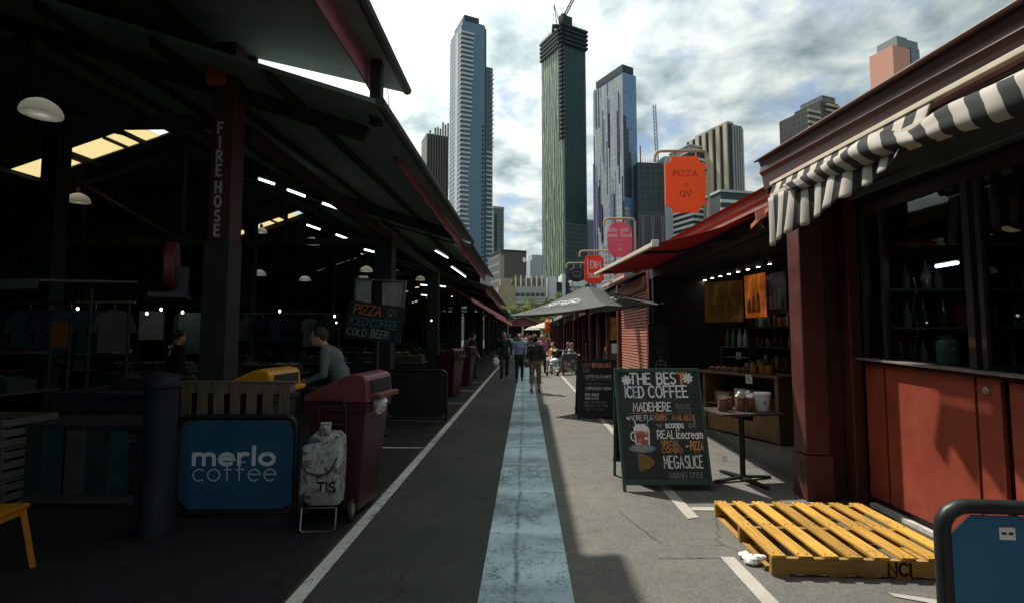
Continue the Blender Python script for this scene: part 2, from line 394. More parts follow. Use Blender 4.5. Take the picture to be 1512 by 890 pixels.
# ------------------------------------------------------------------ hand lettering
def arc(cx, cy, rx, ry, a0, a1, n=8):
    return [(cx+rx*math.cos(rad(a0+(a1-a0)*i/n)), cy+ry*math.sin(rad(a0+(a1-a0)*i/n))) for i in range(n+1)]
G = {
 'A': (.66, [[(0,0),(.33,1),(.66,0)], [(.12,.36),(.54,.36)]]),
 'B': (.58, [[(.3,.53),(0,.53),(0,1),(.3,1)]+arc(.3,.765,.22,.235,90,-90,5), [(0,.53),(0,0),(.32,0)]+arc(.32,.265,.26,.265,-90,90,5)+[(.3,.53)]]),
 'C': (.62, [arc(.36,.5,.36,.5,50,310,12)]),
 'D': (.64, [[(.25,0),(0,0),(0,1),(.25,1)]+arc(.25,.5,.39,.5,85,-90,9)]),
 'E': (.5, [[(.5,1),(0,1),(0,0),(.5,0)], [(0,.52),(.42,.52)]]),
 'F': (.5, [[(.5,1),(0,1),(0,0)], [(0,.52),(.42,.52)]]),
 'G': (.68, [arc(.36,.5,.36,.5,50,330,12)+[(.68,.45),(.4,.45)]]),
 'H': (.6, [[(0,0),(0,1)], [(.6,0),(.6,1)], [(0,.5),(.6,.5)]]),
 'I': (.04, [[(.02,0),(.02,1)]]),
 'K': (.58, [[(0,0),(0,1)], [(.56,1),(.02,.45)], [(.2,.6),(.58,0)]]),
 'L': (.46, [[(0,1),(0,0),(.46,0)]]),
 'M': (.74, [[(0,0),(.08,1),(.37,.3),(.66,1),(.74,0)]]),
 'N': (.6, [[(0,0),(0,1),(.6,0),(.6,1)]]),
 'O': (.7, [arc(.35,.5,.35,.5,90,445,16)]),
 'P': (.54, [[(0,0),(0,1),(.28,1)]+arc(.28,.74,.26,.26,90,-90,7)+[(0,.48)]]),
 'Q': (.74, [arc(.35,.5,.35,.5,90,445,16), [(.44,.28),(.74,-.08)]]),
 'R': (.58, [[(0,0),(0,1),(.28,1)]+arc(.28,.75,.26,.25,90,-90,7)+[(.02,.5)], [(.25,.5),(.58,0)]]),
 'S': (.52, [arc(.27,.75,.25,.25,40,270,9)+arc(.26,.25,.26,.25,90,-145,9)]),
 'T': (.6, [[(0,1),(.6,1)], [(.3,1),(.3,0)]]),
 'U': (.6, [[(0,1),(0,.3)]+arc(.3,.3,.3,.3,180,360,8)+[(.6,1)]]),
 'V': (.64, [[(0,1),(.32,0),(.64,1)]]),
 'W': (.84, [[(0,1),(.2,0),(.42,.7),(.64,0),(.84,1)]]),
 'Y': (.6, [[(0,1),(.3,.5),(.6,1)], [(.3,.5),(.3,0)]]),
 'Z': (.58, [[(0,1),(.58,1),(0,0),(.58,0)]]),
 'a': (.5, [arc(.25,.3,.25,.3,30,330,12), [(.5,.6),(.5,0)]]),
 'b': (.5, [[(0,1),(0,0)], arc(.25,.3,.25,.3,150,-150,12)]),
 'c': (.46, [arc(.27,.3,.27,.3,50,310,10)]),
 'd': (.5, [arc(.25,.3,.25,.3,30,330,12), [(.5,1),(.5,0)]]),
 'e': (.52, [[(.02,.33),(.51,.33)]+arc(.26,.3,.26,.3,5,310,12)]),
 'f': (.36, [arc(.3,.78,.16,.2,60,180,5)+[(.14,0)], [(0,.58),(.32,.58)]]),
 'h': (.48, [[(0,1),(0,0)], [(0,.36)]+arc(.24,.36,.24,.24,180,0,7)+[(.48,0)]]),
 'i': (.04, [[(.02,.6),(.02,0)], [(.02,.8),(.02,.88)]]),
 'l': (.04, [[(.02,1),(.02,0)]]),
 'm': (.78, [[(0,.6),(0,0)], [(0,.36)]+arc(.2,.4,.19,.2,180,0,6)+[(.39,0)], [(.39,.36)]+arc(.585,.4,.195,.2,180,0,6)+[(.78,0)]]),
 'n': (.48, [[(0,.6),(0,0)], [(0,.36)]+arc(.24,.36,.24,.24,180,0,7)+[(.48,0)]]),
 'o': (.54, [arc(.27,.3,.27,.3,90,445,14)]),
 'p': (.5, [[(0,.6),(0,-.38)], arc(.25,.3,.25,.3,150,-150,12)]),
 'r': (.32, [[(0,.6),(0,0)], [(0,.34)]+arc(.24,.36,.24,.24,180,70,5)]),
 's': (.4, [arc(.2,.45,.18,.15,40,270,7)+arc(.2,.15,.2,.15,90,-140,7)]),
 't': (.34, [[(.15,.9),(.15,.12)]+arc(.28,.12,.13,.12,180,300,4), [(0,.6),(.34,.6)]]),
 'u': (.48, [[(0,.6),(0,.24)]+arc(.24,.24,.24,.24,180,360,7), [(.48,.6),(.48,0)]]),
 'w': (.68, [[(0,.6),(.17,0),(.34,.5),(.51,0),(.68,.6)]]),
 'z': (.44, [[(0,.6),(.44,.6),(0,0),(.44,0)]]),
 '!': (.06, [[(.03,1),(.03,.3)], [(.03,.1),(.03,0)]]),
 '+': (.5, [[(0,.45),(.5,.45)], [(.25,.7),(.25,.2)]]),
 '-': (.4, [[(0,.45),(.4,.45)]]),
 '1': (.2, [[(0,.8),(.15,1),(.15,0)]]),
 '2': (.46, [arc(.23,.75,.23,.25,160,-30,7)+[(0,0),(.46,0)]]),
 '/': (.4, [[(0,0),(.4,1)]]),
 '~': (3., [[(i*.3, .5+.28*math.sin(i*1.7)+.1*math.sin(i*4.1)) for i in range(11)]]),
 '*': (.8, [[(.4+.4*math.cos(rad(a)), .5+.4*math.sin(rad(a))), (.4-.4*math.cos(rad(a)), .5-.4*math.sin(rad(a)))] for a in (10,55,100,145)]),
 '(': (.2, [arc(.4,.5,.4,.6,130,230,6)]),
}
class Lettering:
    """strokes laid on a flat face: O origin, u right, v up, n out of the face"""
    def __init__(s, O, u, v, n, seed=1, rough=.0):
        s.O = Vector(O); s.u = Vector(u).normalized(); s.v = Vector(v).normalized(); s.n = Vector(n).normalized()
        s.b = MB(); s.k = 0; s.r = random.Random(seed); s.rough = rough
    def pt(s, x, y, d): return s.O+s.u*x+s.v*y+s.n*d
    def stroke(s, P, w, mi=0, cap=True):
        s.k += 1; d = .0012+.00012*(s.k % 40)
        P = [Vector((x, y)) for x, y in P]
        if cap and len(P) > 1:
            a = (P[0]-P[1]); z = (P[-1]-P[-2])
            if a.length > 0: P[0] = P[0]+a.normalized()*w*.4
            if z.length > 0: P[-1] = P[-1]+z.normalized()*w*.4
        n = len(P); L = []
        for i in range(n):
            d0 = (P[i]-P[i-1]).normalized() if i else None
            d1 = (P[i+1]-P[i]).normalized() if i < n-1 else None
            if d0 is None: q = Vector((-d1.y, d1.x)); k = 1
            elif d1 is None: q = Vector((-d0.y, d0.x)); k = 1
            else:
                q = Vector((-(d0+d1).y, (d0+d1).x))
                if q.length < .3: q = Vector((-d1.y, d1.x)); k = 1
                else:
                    q.normalize(); k = min(1.8, 1/max(.4, q.dot(Vector((-d1.y, d1.x)))))
            ww = w/2*k*(1+s.r.uniform(-1, 1)*s.rough*3)
            L.append((P[i]+q*ww, P[i]-q*ww))
        s.b.mat(mi)
        for i in range(n-1):
            s.b.quad(s.pt(*L[i][0], d), s.pt(*L[i][1], d), s.pt(*L[i+1][1], d), s.pt(*L[i+1][0], d))
    def width(s, t, h, sx=1., sp=.22):
        return sum((.45 if c == ' ' else G[c][0])*h*sx+sp*h*sx for c in t)-sp*h*sx
    def text(s, t, x, y, h, w=.13, mi=0, sx=1., sp=.22, fit=None, serif=0, center=False, slant=0, rise=0):
        if fit: sx *= fit/s.width(t, h, sx, sp)
        if center: x -= s.width(t, h, sx, sp)/2
        x0 = x
        for c in t:
            if c == ' ': x += .45*h*sx+sp*h*sx; continue
            gw, pls = G[c]; jy = s.r.uniform(-1, 1)*s.rough*h; jr = s.r.uniform(-1, 1)*s.rough*1.2
            yb = y+rise*(x-x0)
            m = mi[s.r.randrange(len(mi))] if isinstance(mi, (list, tuple)) else mi
            for pl in pls:
                q = [(x+(px+slant*py)*h*sx-jr*(py-.5)*h, yb+py*h+jy+jr*px*h*.5) for px, py in pl]
                s.stroke(q, w*h, m)
                if serif:
                    for e in (pl[0], pl[-1]):
                        if abs(e[1]) < .02 or abs(e[1]-1) < .02:
                            ex = x+e[0]*h*sx; ey = yb+e[1]*h
                            s.stroke([(ex-serif*h, ey), (ex+serif*h, ey)], w*h*.55, m, False)
            x += gw*h*sx+sp*h*sx
        return x
    def disc(s, x, y, rx, ry, mi=0, n=16, a0=0, a1=360):
        s.k += 1; d = .0012+.00012*(s.k % 40); s.b.mat(mi)
        P = [s.pt(x, y, d)] if a1-a0 < 360 else []
        P += [s.pt(x+rx*math.cos(rad(a0+(a1-a0)*i/n)), y+ry*math.sin(rad(a0+(a1-a0)*i/n)), d) for i in range(n+(1 if a1-a0 < 360 else 0))]
        s.b.add(P, [tuple(range(len(P)))])
    def poly(s, pts, mi=0):
        s.k += 1; d = .0012+.00012*(s.k % 40); s.b.mat(mi)
        s.b.add([s.pt(x, y, d) for x, y in pts], [tuple(range(len(pts)))])
    def build(s, name, mats, parent): return s.b.build(name, mats, parent)

# ------------------------------------------------------------------ big chalkboard A-frame
ab = thing('chalkboard', 'large green framed chalkboard advertising iced coffee, megaslice and pizza', 'sandwich board', (1.45,5.6,0))
LB, RB, LT, RT = Vector((1.00,5.36,0)), Vector((1.945,5.40,0)), Vector((.965,5.62,1.26)), Vector((1.86,5.66,1.27))
u = (RB-LB).normalized(); v = (LT-LB).normalized(); v = (v-u*v.dot(u)+Vector((-.02,0,0))).normalized(); n = u.cross(v).normalized()
W_, H_ = .93, 1.27
def AP(x, y, d=0): return LB+u*x+v*y+n*d
b = MB(); M4 = Matrix((u, v, n)).transposed().to_4x4()
def slab(b, x0, x1, y0, y1, d0, d1):
    m = M4.copy(); m.translation = AP((x0+x1)/2, (y0+y1)/2, (d0+d1)/2); b.obox(m, x1-x0, y1-y0, d1-d0)
slab(b, .02, W_-.02, .10, H_-.03, -.012, 0); b.build('board', BOARDG, ab)
b = MB()
slab(b, 0, .032, .0, H_, -.018, .014); slab(b, W_-.032, W_, .0, H_, -.018, .014)
slab(b, .032, W_-.032, H_-.04, H_, -.018, .012); slab(b, .032, W_-.032, .065, .118, -.018, .012)
b.build('frame', GREENFR, ab, bev=.003)
b = MB()
for x in (.02, W_-.02):
    b.bar(AP(x, H_-.02, -.03), AP(x, 0, 0)+Vector((0,.62,-.0)), .03, .035)
b.bar(AP(0,.2,0)+Vector((0,.53,0)), AP(W_,.2,0)+Vector((0,.53,0)), .03, .05)
mm = MB(); b.build('rear_leg', GREENFR, ab)
b = MB(); b.quad(AP(.03,H_-.05,-.06), AP(W_-.03,H_-.05,-.06), AP(W_-.03,.2,-.06)+Vector((0,.5,0)), AP(.03,.2,-.06)+Vector((0,.5,0)))
b.quad(AP(.03,H_-.05,-.07), AP(W_-.03,H_-.05,-.07), AP(W_-.03,.2,-.07)+Vector((0,.5,0)), AP(.03,.2,-.07)+Vector((0,.5,0)))
b.build('rear_board', BOARDG, ab)
C_ = [CHALK, CHALKO, CHALKB, CHALKG, M('brick_red_chalk', (.42,.12,.09), .9, scale=40), M('mustard_chalk', (.23,.135,.04), .9, scale=30), M('blue_grey_chalk', (.16,.22,.25), .9, scale=30)]
L = Lettering(AP(0,0,0), u, v, n, 5, .02)
L.pt = lambda x, y, d: L.O+L.u*(.012+x*.945)+L.v*(.075+y*.955)+L.n*d
L.text('*', .075, 1.055, .12, .2, 0); L.text('*', .775, 1.075, .13, .2, 0)
L.text('THE', .165, 1.075, .118, .17, 0, fit=.23); L.text('BES', .475, 1.075, .125, .17, [0,0,1], fit=.21); L.text('T', .705, 1.07, .125, .2, 1, fit=.1)
L.text('ICED', .095, .925, .118, .16, [0,2,2], fit=.21); L.text('COFFEE', .365, .925, .125, .15, 0, fit=.44)
L.text('~', .15, .885, .03, .08, 3, sx=2); L.text('~', .5, .88, .035, .08, 3, sx=2)
L.text('MADE', .175, .775, .09, .15, 0, fit=.21); L.text('HERE', .40, .775, .092, .15, 0, fit=.20)
L.text('RUSTIC', .66, .80, .05, .10, 3, fit=.17); L.text('STYLE', .68, .735, .045, .09, 3, fit=.15)
L.stroke([(.12,.745),(.3,.755),(.62,.742)], .008, 4)
L.text('*', .085, .675, .04, .14, 0); L.text('MORE', .122, .672, .052, .11, 0, fit=.14); L.text('FLA', .29, .672, .056, .11, 0, fit=.09); L.text('VOURS', .393, .672, .058, .13, 1, fit=.15)
L.text('AVAILABLE', .60, .672, .052, .10, 1, fit=.22); L.text('!!', .835, .672, .055, .16, 1)
L.text('w', .425, .59, .075, .12, 3); L.text('scoops', .52, .59, .075, .17, 0, fit=.20); L.text('of', .78, .59, .075, .12, 3)
L.text('REAL', .42, .475, .085, .14, 0, fit=.19); L.text('Icecream', .635, .475, .095, .13, 0, fit=.29)
L.text('SPECIAL', .455, .395, .055, .13, 1, fit=.20); L.text('COMBO', .455, .325, .055, .13, 1, fit=.22)
L.text('+', .725, .37, .05, .14, 0); L.text('-', .735, .37, .05, .12, 0); L.text('PIZZA', .775, .355, .085, .13, 1, fit=.145, sp=.2)
L.text('1/2', .815, .30, .04, .10, 3)
L.text('MEGA', .46, .165, .125, .10, 0, fit=.22); L.text('SLICE', .70, .165, .125, .10, 0, fit=.19)
L.text('GOURMET', .49, .062, .055, .12, [3,3,5], fit=.22); L.text('STYLE', .735, .062, .055, .14, 3, fit=.14)
# the mug of iced chocolate on its saucer, and the slice
L.pt = lambda x, y, d: L.O+L.u*(.012+x*.945)+L.v*(.075+(.03+y*.86)*.955)+L.n*d
L.disc(.235, .395, .15, .055, 6); L.disc(.235, .40, .125, .038, 3); 
L.poly([(.155,.66),(.165,.44),(.19,.39),(.29,.39),(.325,.44),(.335,.64),(.29,.70),(.2,.70)], 0)
L.poly([(.17,.62),(.18,.45),(.20,.41),(.28,.41),(.31,.45),(.318,.60)], 4)
for i, (x, y) in enumerate(((.20,.60),(.26,.57),(.29,.52),(.22,.50),(.26,.45),(.21,.45),(.29,.59))): L.disc(x, y, .022, .016, (1,4,0)[i % 3])
L.stroke(arc(.155,.545,.035,.055,90,270,8), .014, 0); L.stroke([(.185,.68),(.175,.735)], .012, 0); L.stroke([(.30,.68),(.325,.73)], .012, 3)
L.disc(.24, .655, .075, .03, 0)
L.poly([(.185,.115),(.175,.325),(.22,.33),(.30,.30),(.355,.24),(.36,.21),(.30,.155)], 5)
L.stroke([(.36,.235),(.31,.285),(.23,.325),(.18,.322)], .012, 4)
L.build('chalk_marking', C_, ab)

# ------------------------------------------------------------------ hot beverages board
mb_ = thing('chalkboard', 'black chalkboard listing hot beverages, standing under the umbrella', 'sandwich board', (1.37,10.1,0))
LB = Vector((1.0,9.95,0)); u = Vector((.985,-.06,0)).normalized(); v = Vector((-.03,.16,1)).normalized(); n = u.cross(v).normalized(); v = n.cross(u)
M4 = Matrix((u, v, n)).transposed().to_4x4(); W_, H_ = .77, 1.15
b = MB(); slab(b, .03, W_-.03, .1, H_-.03, -.012, 0); b.build('board', M('black_board', (.020,.022,.024), .8, var=.3), mb_)
b = MB(); slab(b, 0, .035, .0, H_, -.02, .014); slab(b, W_-.035, W_, .0, H_, -.02, .014); slab(b, .035, W_-.035, H_-.035, H_, -.018, .012); slab(b, .035, W_-.035, .05, .1, -.018, .012)
b.build('frame', BLACK, mb_, bev=.003)
b = MB(); m4 = M4.copy()
b.prism([AP(0,.02,-.03)+Vector((0,.5,0)), AP(W_,.02,-.03)+Vector((0,.5,0)), AP(W_,H_-.02,-.03), AP(0,H_-.02,-.03)], (0,.02,0)); b.build('rear_board', BLACK, mb_)
L = Lettering(AP(0,0,0), u, v, n, 9, .03)
L.text('HOT', .12, 1.0, .075, .16, 4, fit=.15); L.text('BEVERAGES', .30, 1.0, .07, .16, 1, fit=.36)
L.text('LEO', .13, .90, .06, .13, 3, fit=.12)
for y, t, f, h, m in ((.79,'LATTE FLATWHITE',.50,.05,0),(.745,'LONG BLACK CAPPUCCINO',.5,.028,3),(.66,'DOUBLE ESPRESSO AND TEAS',.5,.022,3),(.56,'CAPPUCCINO MOCHA',.50,.05,0),(.53,'~~~',.3,.02,3),
                      (.44,'LESS SUGAR',.26,.05,0),(.37,'CHAI LATTE',.26,.045,0),(.30,'HOT CHOCOLATE',.40,.04,3),(.235,'BABYCINO AND MORE',.44,.035,3),(.17,'MADE TO ORDER',.36,.03,3)):
    L.text(t, .14+R.uniform(0,.03), y, h, .13, m, fit=f)
L.build('chalk_marking', C_, mb_)

# ------------------------------------------------------------------ pallet on the pavement
pl = thing('pallet', 'yellow wooden pallet lying on the pavement beside the red stall doors', 'pallet', (2.28,4.08,0), rad(-1.5))
YW = woodmat('yellow_painted_wood', (.62,.335,.045), 'y', .62); YWX = woodmat('yellow_painted_wood_side', (.42,.24,.055), 'x', .6)
w2, d2 = .63, .56
for x in (-w2+.0, 0, 0):
    pass
for i, y in enumerate((-d2+.02, 0.0, d2-.02)):
    b = MB(); b.box(-w2, w2, y-.02, y+.02, .018, .122)
    b.build('stringer', YWX, pl, world=False, bev=.003)
nsl = 8
for i in range(nsl):
    x = -w2+.05+(2*w2-.10)*i/(nsl-1)
    b = MB(); dx = R.uniform(-.008, .008); dz = R.uniform(0, .006)
    b.add([(x-.048+dx,-d2-R.uniform(0,.02),.122+dz),(x+.048+dx,-d2-R.uniform(0,.02),.122+dz),(x+.048-dx,d2+R.uniform(0,.02),.122),(x-.048-dx,d2+R.uniform(0,.02),.122),
           (x-.048+dx,-d2-.01,.14+dz),(x+.048+dx,-d2-.01,.14+dz),(x+.048-dx,d2+.01,.14),(x-.048-dx,d2+.01,.14)], [(3,2,1,0),(4,5,6,7),(0,1,5,4),(1,2,6,5),(2,3,7,6),(3,0,4,7)])
    b.build('deck_board', YW, pl, world=False, bev=.002)
for x in (-w2+.06, -w2+.42, .0, w2-.42, w2-.06):
    b = MB(); b.box(x-.05, x+.05, -d2-.005, d2+.005, .0, .018); b.build('bottom_board', YWX, pl, world=False)
b = MB()
for i in range(nsl):
    x = -w2+.05+(2*w2-.10)*i/(nsl-1)
    for y in (-d2+.02, 0, d2-.02):
        for q in (-.025, .025): b.lathe((x+q+R.uniform(-.006,.006), y+R.uniform(-.006,.006), .1405), [(.0045,.0),(.0045,.0075),(.0,.008)], 6)
b.build('nail_head_studs', DARKST, pl, world=False)
L = Lettering(pl.matrix_basis @ Vector((.16,-d2,.035)) if False else frame(pl.location, pl.rotation_euler.z) @ Vector((.12,-d2+.0,.030)), (math.cos(rad(-1.5)), math.sin(rad(-1.5)), 0), (0,0,1), (0,-1,0), 3)
L.text('NCI', 0, .0, .075, .25, 0, fit=.14, serif=.12); L.build('stencil_lettering', [M('black_stencil', (.012,.010,.008), .8, scale=80, var=.5)], pl)
lt = MB()
rr = random.Random(4)
def crumple(b, c, r, seed, n=14, m=9, flat=.55):
    rr = random.Random(seed); o = len(b.v); b.ell(c, (r, r*.8, r*flat), n, m)
    for i in range(o, len(b.v)):
        p = Vector(b.v[i]); d = (p-Vector(c)); q = 1+.38*noise.noise(p*(2.2/r)+Vector((seed,0,0)))+rr.uniform(-.10,.10)
        b.v[i] = tuple(Vector(c)+d*q)
crumple(lt, (1.585,3.72,.035), .060, 1); crumple(lt, (1.625,3.66,.075), .035, 2); crumple(lt, (1.575,3.80,.03), .045, 5)
tag(lt.build('crumpled_paper', M('white_paper', (.72,.70,.66), .8, var=.08), None), 'crumpled white paper wedged against the side of the yellow pallet', 'litter')

# ------------------------------------------------------------------ cafe barriers
BLUEV = M('blue_vinyl', (.020,.085,.155), .55, var=.10, scale=2, bump=.03)
def barrier(label, p0, p1, h, banner, r=.026, low=.06, thick=None):
    p0 = Vector(p0); p1 = Vector(p1); mid = (p0+p1)/2; d = (p1-p0); Ln = d.length; a = math.atan2(d.y, d.x)
    t = thing('cafe_barrier', label, 'barrier', mid, a)
    x = Ln/2; c = .10
    pts = [(-x,0,.0),(-x,0,h-c)]+[(-x+c-c*math.cos(rad(q)),0,h-c+c*math.sin(rad(q))) for q in (20,45,70,90)]
    pts += [(x-c+c*math.sin(rad(q)),0,h-c+c*math.cos(rad(q))) for q in (0,20,45,70,90)]+[(x,0,0)]
    b = MB(); b.tube(pts, r, 12); b.tube([(-x,0,low),(x,0,low)], r*.7, 8); b.build('frame', BLACK, t, world=False, smooth=True)
    for sx in (-x, x):
        b = MB(); b.box(sx-.03, sx+.03, -.22, .22, .004, .022); b.build('foot', BLACK, t, world=False, bev=.004)
    xi = x-r*.8; k = .09; hb = h-r*1.2; lo = low+.03
    poly = [(-xi+k,0,hb),(-xi,0,hb-k),(-xi,0,lo+k),(-xi+k,0,lo),(xi-k,0,lo),(xi,0,lo+k),(xi,0,hb-k),(xi-k,0,hb)]
    b = MB(); b.prism([(px, -.004, pz) for px, _, pz in poly], (0,.008,0)); b.build('banner', banner, t, world=False)
    return t, a
t, a = barrier('blue coffee barrier in front of the upright wooden pallet, with white lettering', (-3.06,4.46,0), (-2.02,4.50,0), .885, BLUEV)
F = frame(t.location, a)
L = Lettering(F @ Vector((-.39,-.005,.475)), F.to_3x3() @ Vector((1,0,0)), (0,0,1), F.to_3x3() @ Vector((0,-1,0)), 2)
L.text('merlo', .02, .0, .15, .225, 0, fit=.70, sp=.22)
L.text('coffee', .02, -.14, .165, .075, 1, fit=.72, sp=.18)
L.build('lettering', [M('white_print', (.62,.66,.68), .6, var=.05), M('thin_print', (.42,.50,.54), .6, var=.05)], t)
t2, a2 = barrier('blue barrier with thick black tube frame standing at the corner near the pallet', (1.755,2.25,0), (2.80,2.16,0), .885, M('bright_blue_vinyl', (.018,.125,.235), .5, var=.10, scale=2, bump=.03), r=.030)
F = frame(t2.location, a2)
b = MB(); b.X = F; b.box(-.31,-.25,-.0075,-.0045,.755,.805); b.build('label_sticker', WHITE, t2)
b = MB(); b.X = F; b.box(-.302,-.284,-.0088,-.0078,.776,.786); b.box(-.276,-.258,-.0088,-.0078,.776,.786); b.build('printing', BLACK, t2)
barrier('plain dark barrier standing on the asphalt behind the maroon bin', (-2.62,9.6,0), (-1.47,9.5,0), .95, M('black_vinyl', (.012,.017,.019), .6, var=.2))

# ------------------------------------------------------------------ litter bins
BINR = M('maroon_plastic', (.062,.017,.018), .42, var=.12, scale=3, grime=.15, bump=.02)
BINR_L = M('red_plastic_lid', (.165,.042,.044), .38, var=.12, scale=3, grime=.15)
BINY = M('yellow_plastic', (.62,.27,.015), .4, var=.12, grime=.1); BINDK = M('dark_green_plastic', (.018,.028,.024), .5)
def bin_(label, loc, rz, body, lid, group=None, bag=False):
    t = thing('wheelie_bin', label, 'bin', loc, rz, group)
    b = MB()      # x = depth (the mouth faces +x), tapering downwards
    def ring(z, x0, x1, y): return [(x0,-y,z),(x1,-y,z),(x1,y,z),(x0,y,z)]
    rs = [ring(.05,-.24,.22,.22), ring(.5,-.30,.27,.255), ring(.93,-.35,.32,.285), ring(.93,-.38,.35,.305), ring(1.0,-.38,.35,.305)]
    vs = sum(rs, []); fs = [(3,2,1,0)]
    for i in range(len(rs)-1):
        for j in range(4): fs.append((i*4+j, i*4+(j+1) % 4, i*4+4+(j+1) % 4, i*4+4+j))
    fs.append(tuple(len(vs)-4+j for j in range(4)))
    b.add(vs, fs); b.build('body', body, t, world=False, bev=.018)
    b = MB()      # hood: low at the back, rising to the mouth
    prof = [(-.40,1.005),(-.40,1.06),(-.28,1.11),(.08,1.24),(.20,1.265),(.31,1.245),(.345,1.20),(.36,1.005)]
    b.prism([(x,-.315,z) for x, z in prof], (0,.63,0)); b.build('lid', lid, t, world=False, bev=.022)
    b = MB(); b.box(.350,.368,-.235,.235,1.085,1.205); b.build('mouth', BINDK, t, world=False)
    b = MB(); b.box(.33,.47,-.25,.25,1.035,1.082); b.build('flap', lid, t, world=False, bev=.012)
    for y in (-.2, .2):
        b = MB(); b.tube([(-.27,y-.03,.10),(-.27,y+.03,.10)], .10, 16); b.build('wheel', BLACK, t, world=False, bev=.01)
    b = MB(); b.tube([(-.38,-.2,.97),(-.44,-.2,.98),(-.44,.2,.98),(-.38,.2,.97)], .016, 8); b.build('handle', body, t, world=False, smooth=True)
    t.scale = (.80,.95,1)
    if bag:
        b = MB(); crumple(b, (.40,-.12,.985), .085, 3, flat=1.); b.ell((.395,-.1,.93),(.03,.09,.05)); b.build('bin_liner', M('clear_liner', (.55,.56,.55), .25, var=.3, scale=30), t, world=False)
    return t
bin_('maroon wheelie bin with a white liner sticking out, beside the shopping trolley', (-1.64,4.80,0), rad(-6), BINR, BINR_L, bag=True)
bin_('wheelie bin with bright yellow hooded lid behind the wooden pallet', (-2.80,5.35,0), rad(-4), BINDK, BINY)
bin_('maroon bin standing past the dark barrier, nearer of the far pair', (-2.0,13.6,0), rad(-20), BINR, BINR, 'maroon bins along the shed')
bin_('maroon bin farther along the shed, second beyond the dark barrier', (-1.95,16.6,0), rad(-10), BINR, BINR, 'maroon bins along the shed')

# ------------------------------------------------------------------ shopping trolley
tr = thing('shopping_trolley', 'shopping trolley bag printed like newspaper, leaning by the maroon bin', 'trolley', (-1.695,4.36,0), rad(4))
m, nt, bs = newmat('newsprint')
v_ = stretch(nt, 1, 1, 1)
tc = nt.nodes.new('ShaderNodeTexCoord')
lines = N(nt, 'ShaderNodeTexWave', Scale=42, Distortion=.6, Detail=2, _bands_direction='Z'); nt.links.new(tc.outputs['Object'], lines.inputs[0])
wn = tex(nt, 60, 2, .6, stretch(nt, 1.2, 1.2, .5)); blk = tex(nt, 7, 2, .3)
ink = math_(nt, 'MULTIPLY', ramp(nt, lines.outputs['Fac'], [(.45,(0,0,0)),(.55,(1,1,1))]), ramp(nt, wn, [(.42,(0,0,0)),(.5,(1,1,1))]))
ink = math_(nt, 'MULTIPLY', ink, ramp(nt, blk, [(.4,(.2,.2,.2)),(.5,(1,1,1))]))
pic = ramp(nt, tex(nt, 13, 4, .7), [(.54,(0,0,0)),(.58,(1,1,1))])
c = mixc(nt, math_(nt, 'MULTIPLY', ink, .9), (.44,.44,.42), (.03,.03,.03)); c = mixc(nt, math_(nt, 'MULTIPLY', pic, .85), c, (.05,.05,.05))
nt.links.new(c, bs.inputs['Base Color']); bs.inputs['Roughness'].default_value = .7
NEWS = m
b = MB()
def rings(b, rs, cap=True):
    n = len(rs[0]); vs = sum(rs, []); fs = []
    for i in range(len(rs)-1):
        for j in range(n): fs.append((i*n+j, i*n+(j+1) % n, i*n+n+(j+1) % n, i*n+n+j))
    if cap: fs += [tuple(range(n))[::-1], tuple(len(vs)-n+j for j in range(n))]
    b.add(vs, fs)
def rr_ring(cx, cy, z, wx, wy, r=.05, n=4):
    out = []
    for sx, sy, a0 in ((1,-1,-90),(1,1,0),(-1,1,90),(-1,-1,180)):
        for i in range(n+1):
            t = rad(a0+90*i/n); out.append((cx+sx*(wx-r)+r*math.cos(t), cy+sy*(wy-r)+r*math.sin(t), z))
    return out
rings(b, [rr_ring(0,0,.20,.135,.10), rr_ring(-.02,-.03,.30,.165,.13), rr_ring(-.015,-.02,.48,.165,.125), rr_ring(.0,0,.62,.15,.11), rr_ring(.005,.01,.74,.14,.10), rr_ring(.01,.02,.78,.10,.07)])
b.build('bag', NEWS, tr, world=False, smooth=True)
b = MB(); b.prism([(-.14,-.155,.70),(-.15,-.165,.56),(-.10,-.172,.49),(.0,-.175,.465),(.08,-.172,.49),(.13,-.16,.60),(.135,-.13,.74)], (0,.018,0)); fl = b.build('flap', NEWS, tr, world=False, bev=.004)
b = MB(); b.tube([(-.15,-.17,.565),(-.10,-.177,.488),(.0,-.18,.462),(.08,-.177,.488),(.135,-.165,.60)], .006, 6); b.build('flap_binding', BLACK, tr, world=False)
b = MB(); b.ell((.0,-.06,.80),(.05,.035,.05)); b.box(-.045,.045,-.06,-.02,.79,.87); b.build('bundle', NEWS, tr, world=False, bev=.01)
b = MB()
b.tube([(-.12,.13,.12),(-.12,.13,.95),(-.09,.13,1.03),(.09,.13,1.03),(.12,.13,.95),(.12,.13,.12)], .010, 8); b.tube([(-.12,.13,.82),(.12,.13,.82)], .008, 8); b.build('frame', DARKST, tr, world=False, smooth=True)
b = MB(); b.tube([(-.15,-.13,.19),(-.15,-.16,.03),(-.13,-.165,.012),(.11,-.165,.012),(.13,-.16,.03),(.13,-.13,.19)], .009, 8); b.tube([(-.15,-.13,.19),(.13,-.13,.19)], .008, 8); b.build('front_stand', STEEL, tr, world=False, smooth=True)
for x in (-.19, .19):
    b = MB(); b.tube([(x-.015,.10,.095),(x+.015,.10,.095)], .095, 20); w_ = b.build('wheel', BLACK, tr, world=False, bev=.006)
    b = MB(); b.tube([(x-.019,.10,.095),(x+.019,.10,.095)], .055, 16); b.build('hub', STEEL, w_, world=False)
L = Lettering(frame(tr.location, rad(4)) @ Vector((0,-.156,.36)), (1,.07,0), (0,.0,1), (.07,-1,0), 3)
L.text('TIS', -.02, -.035, .075, .22, 0, fit=.14)
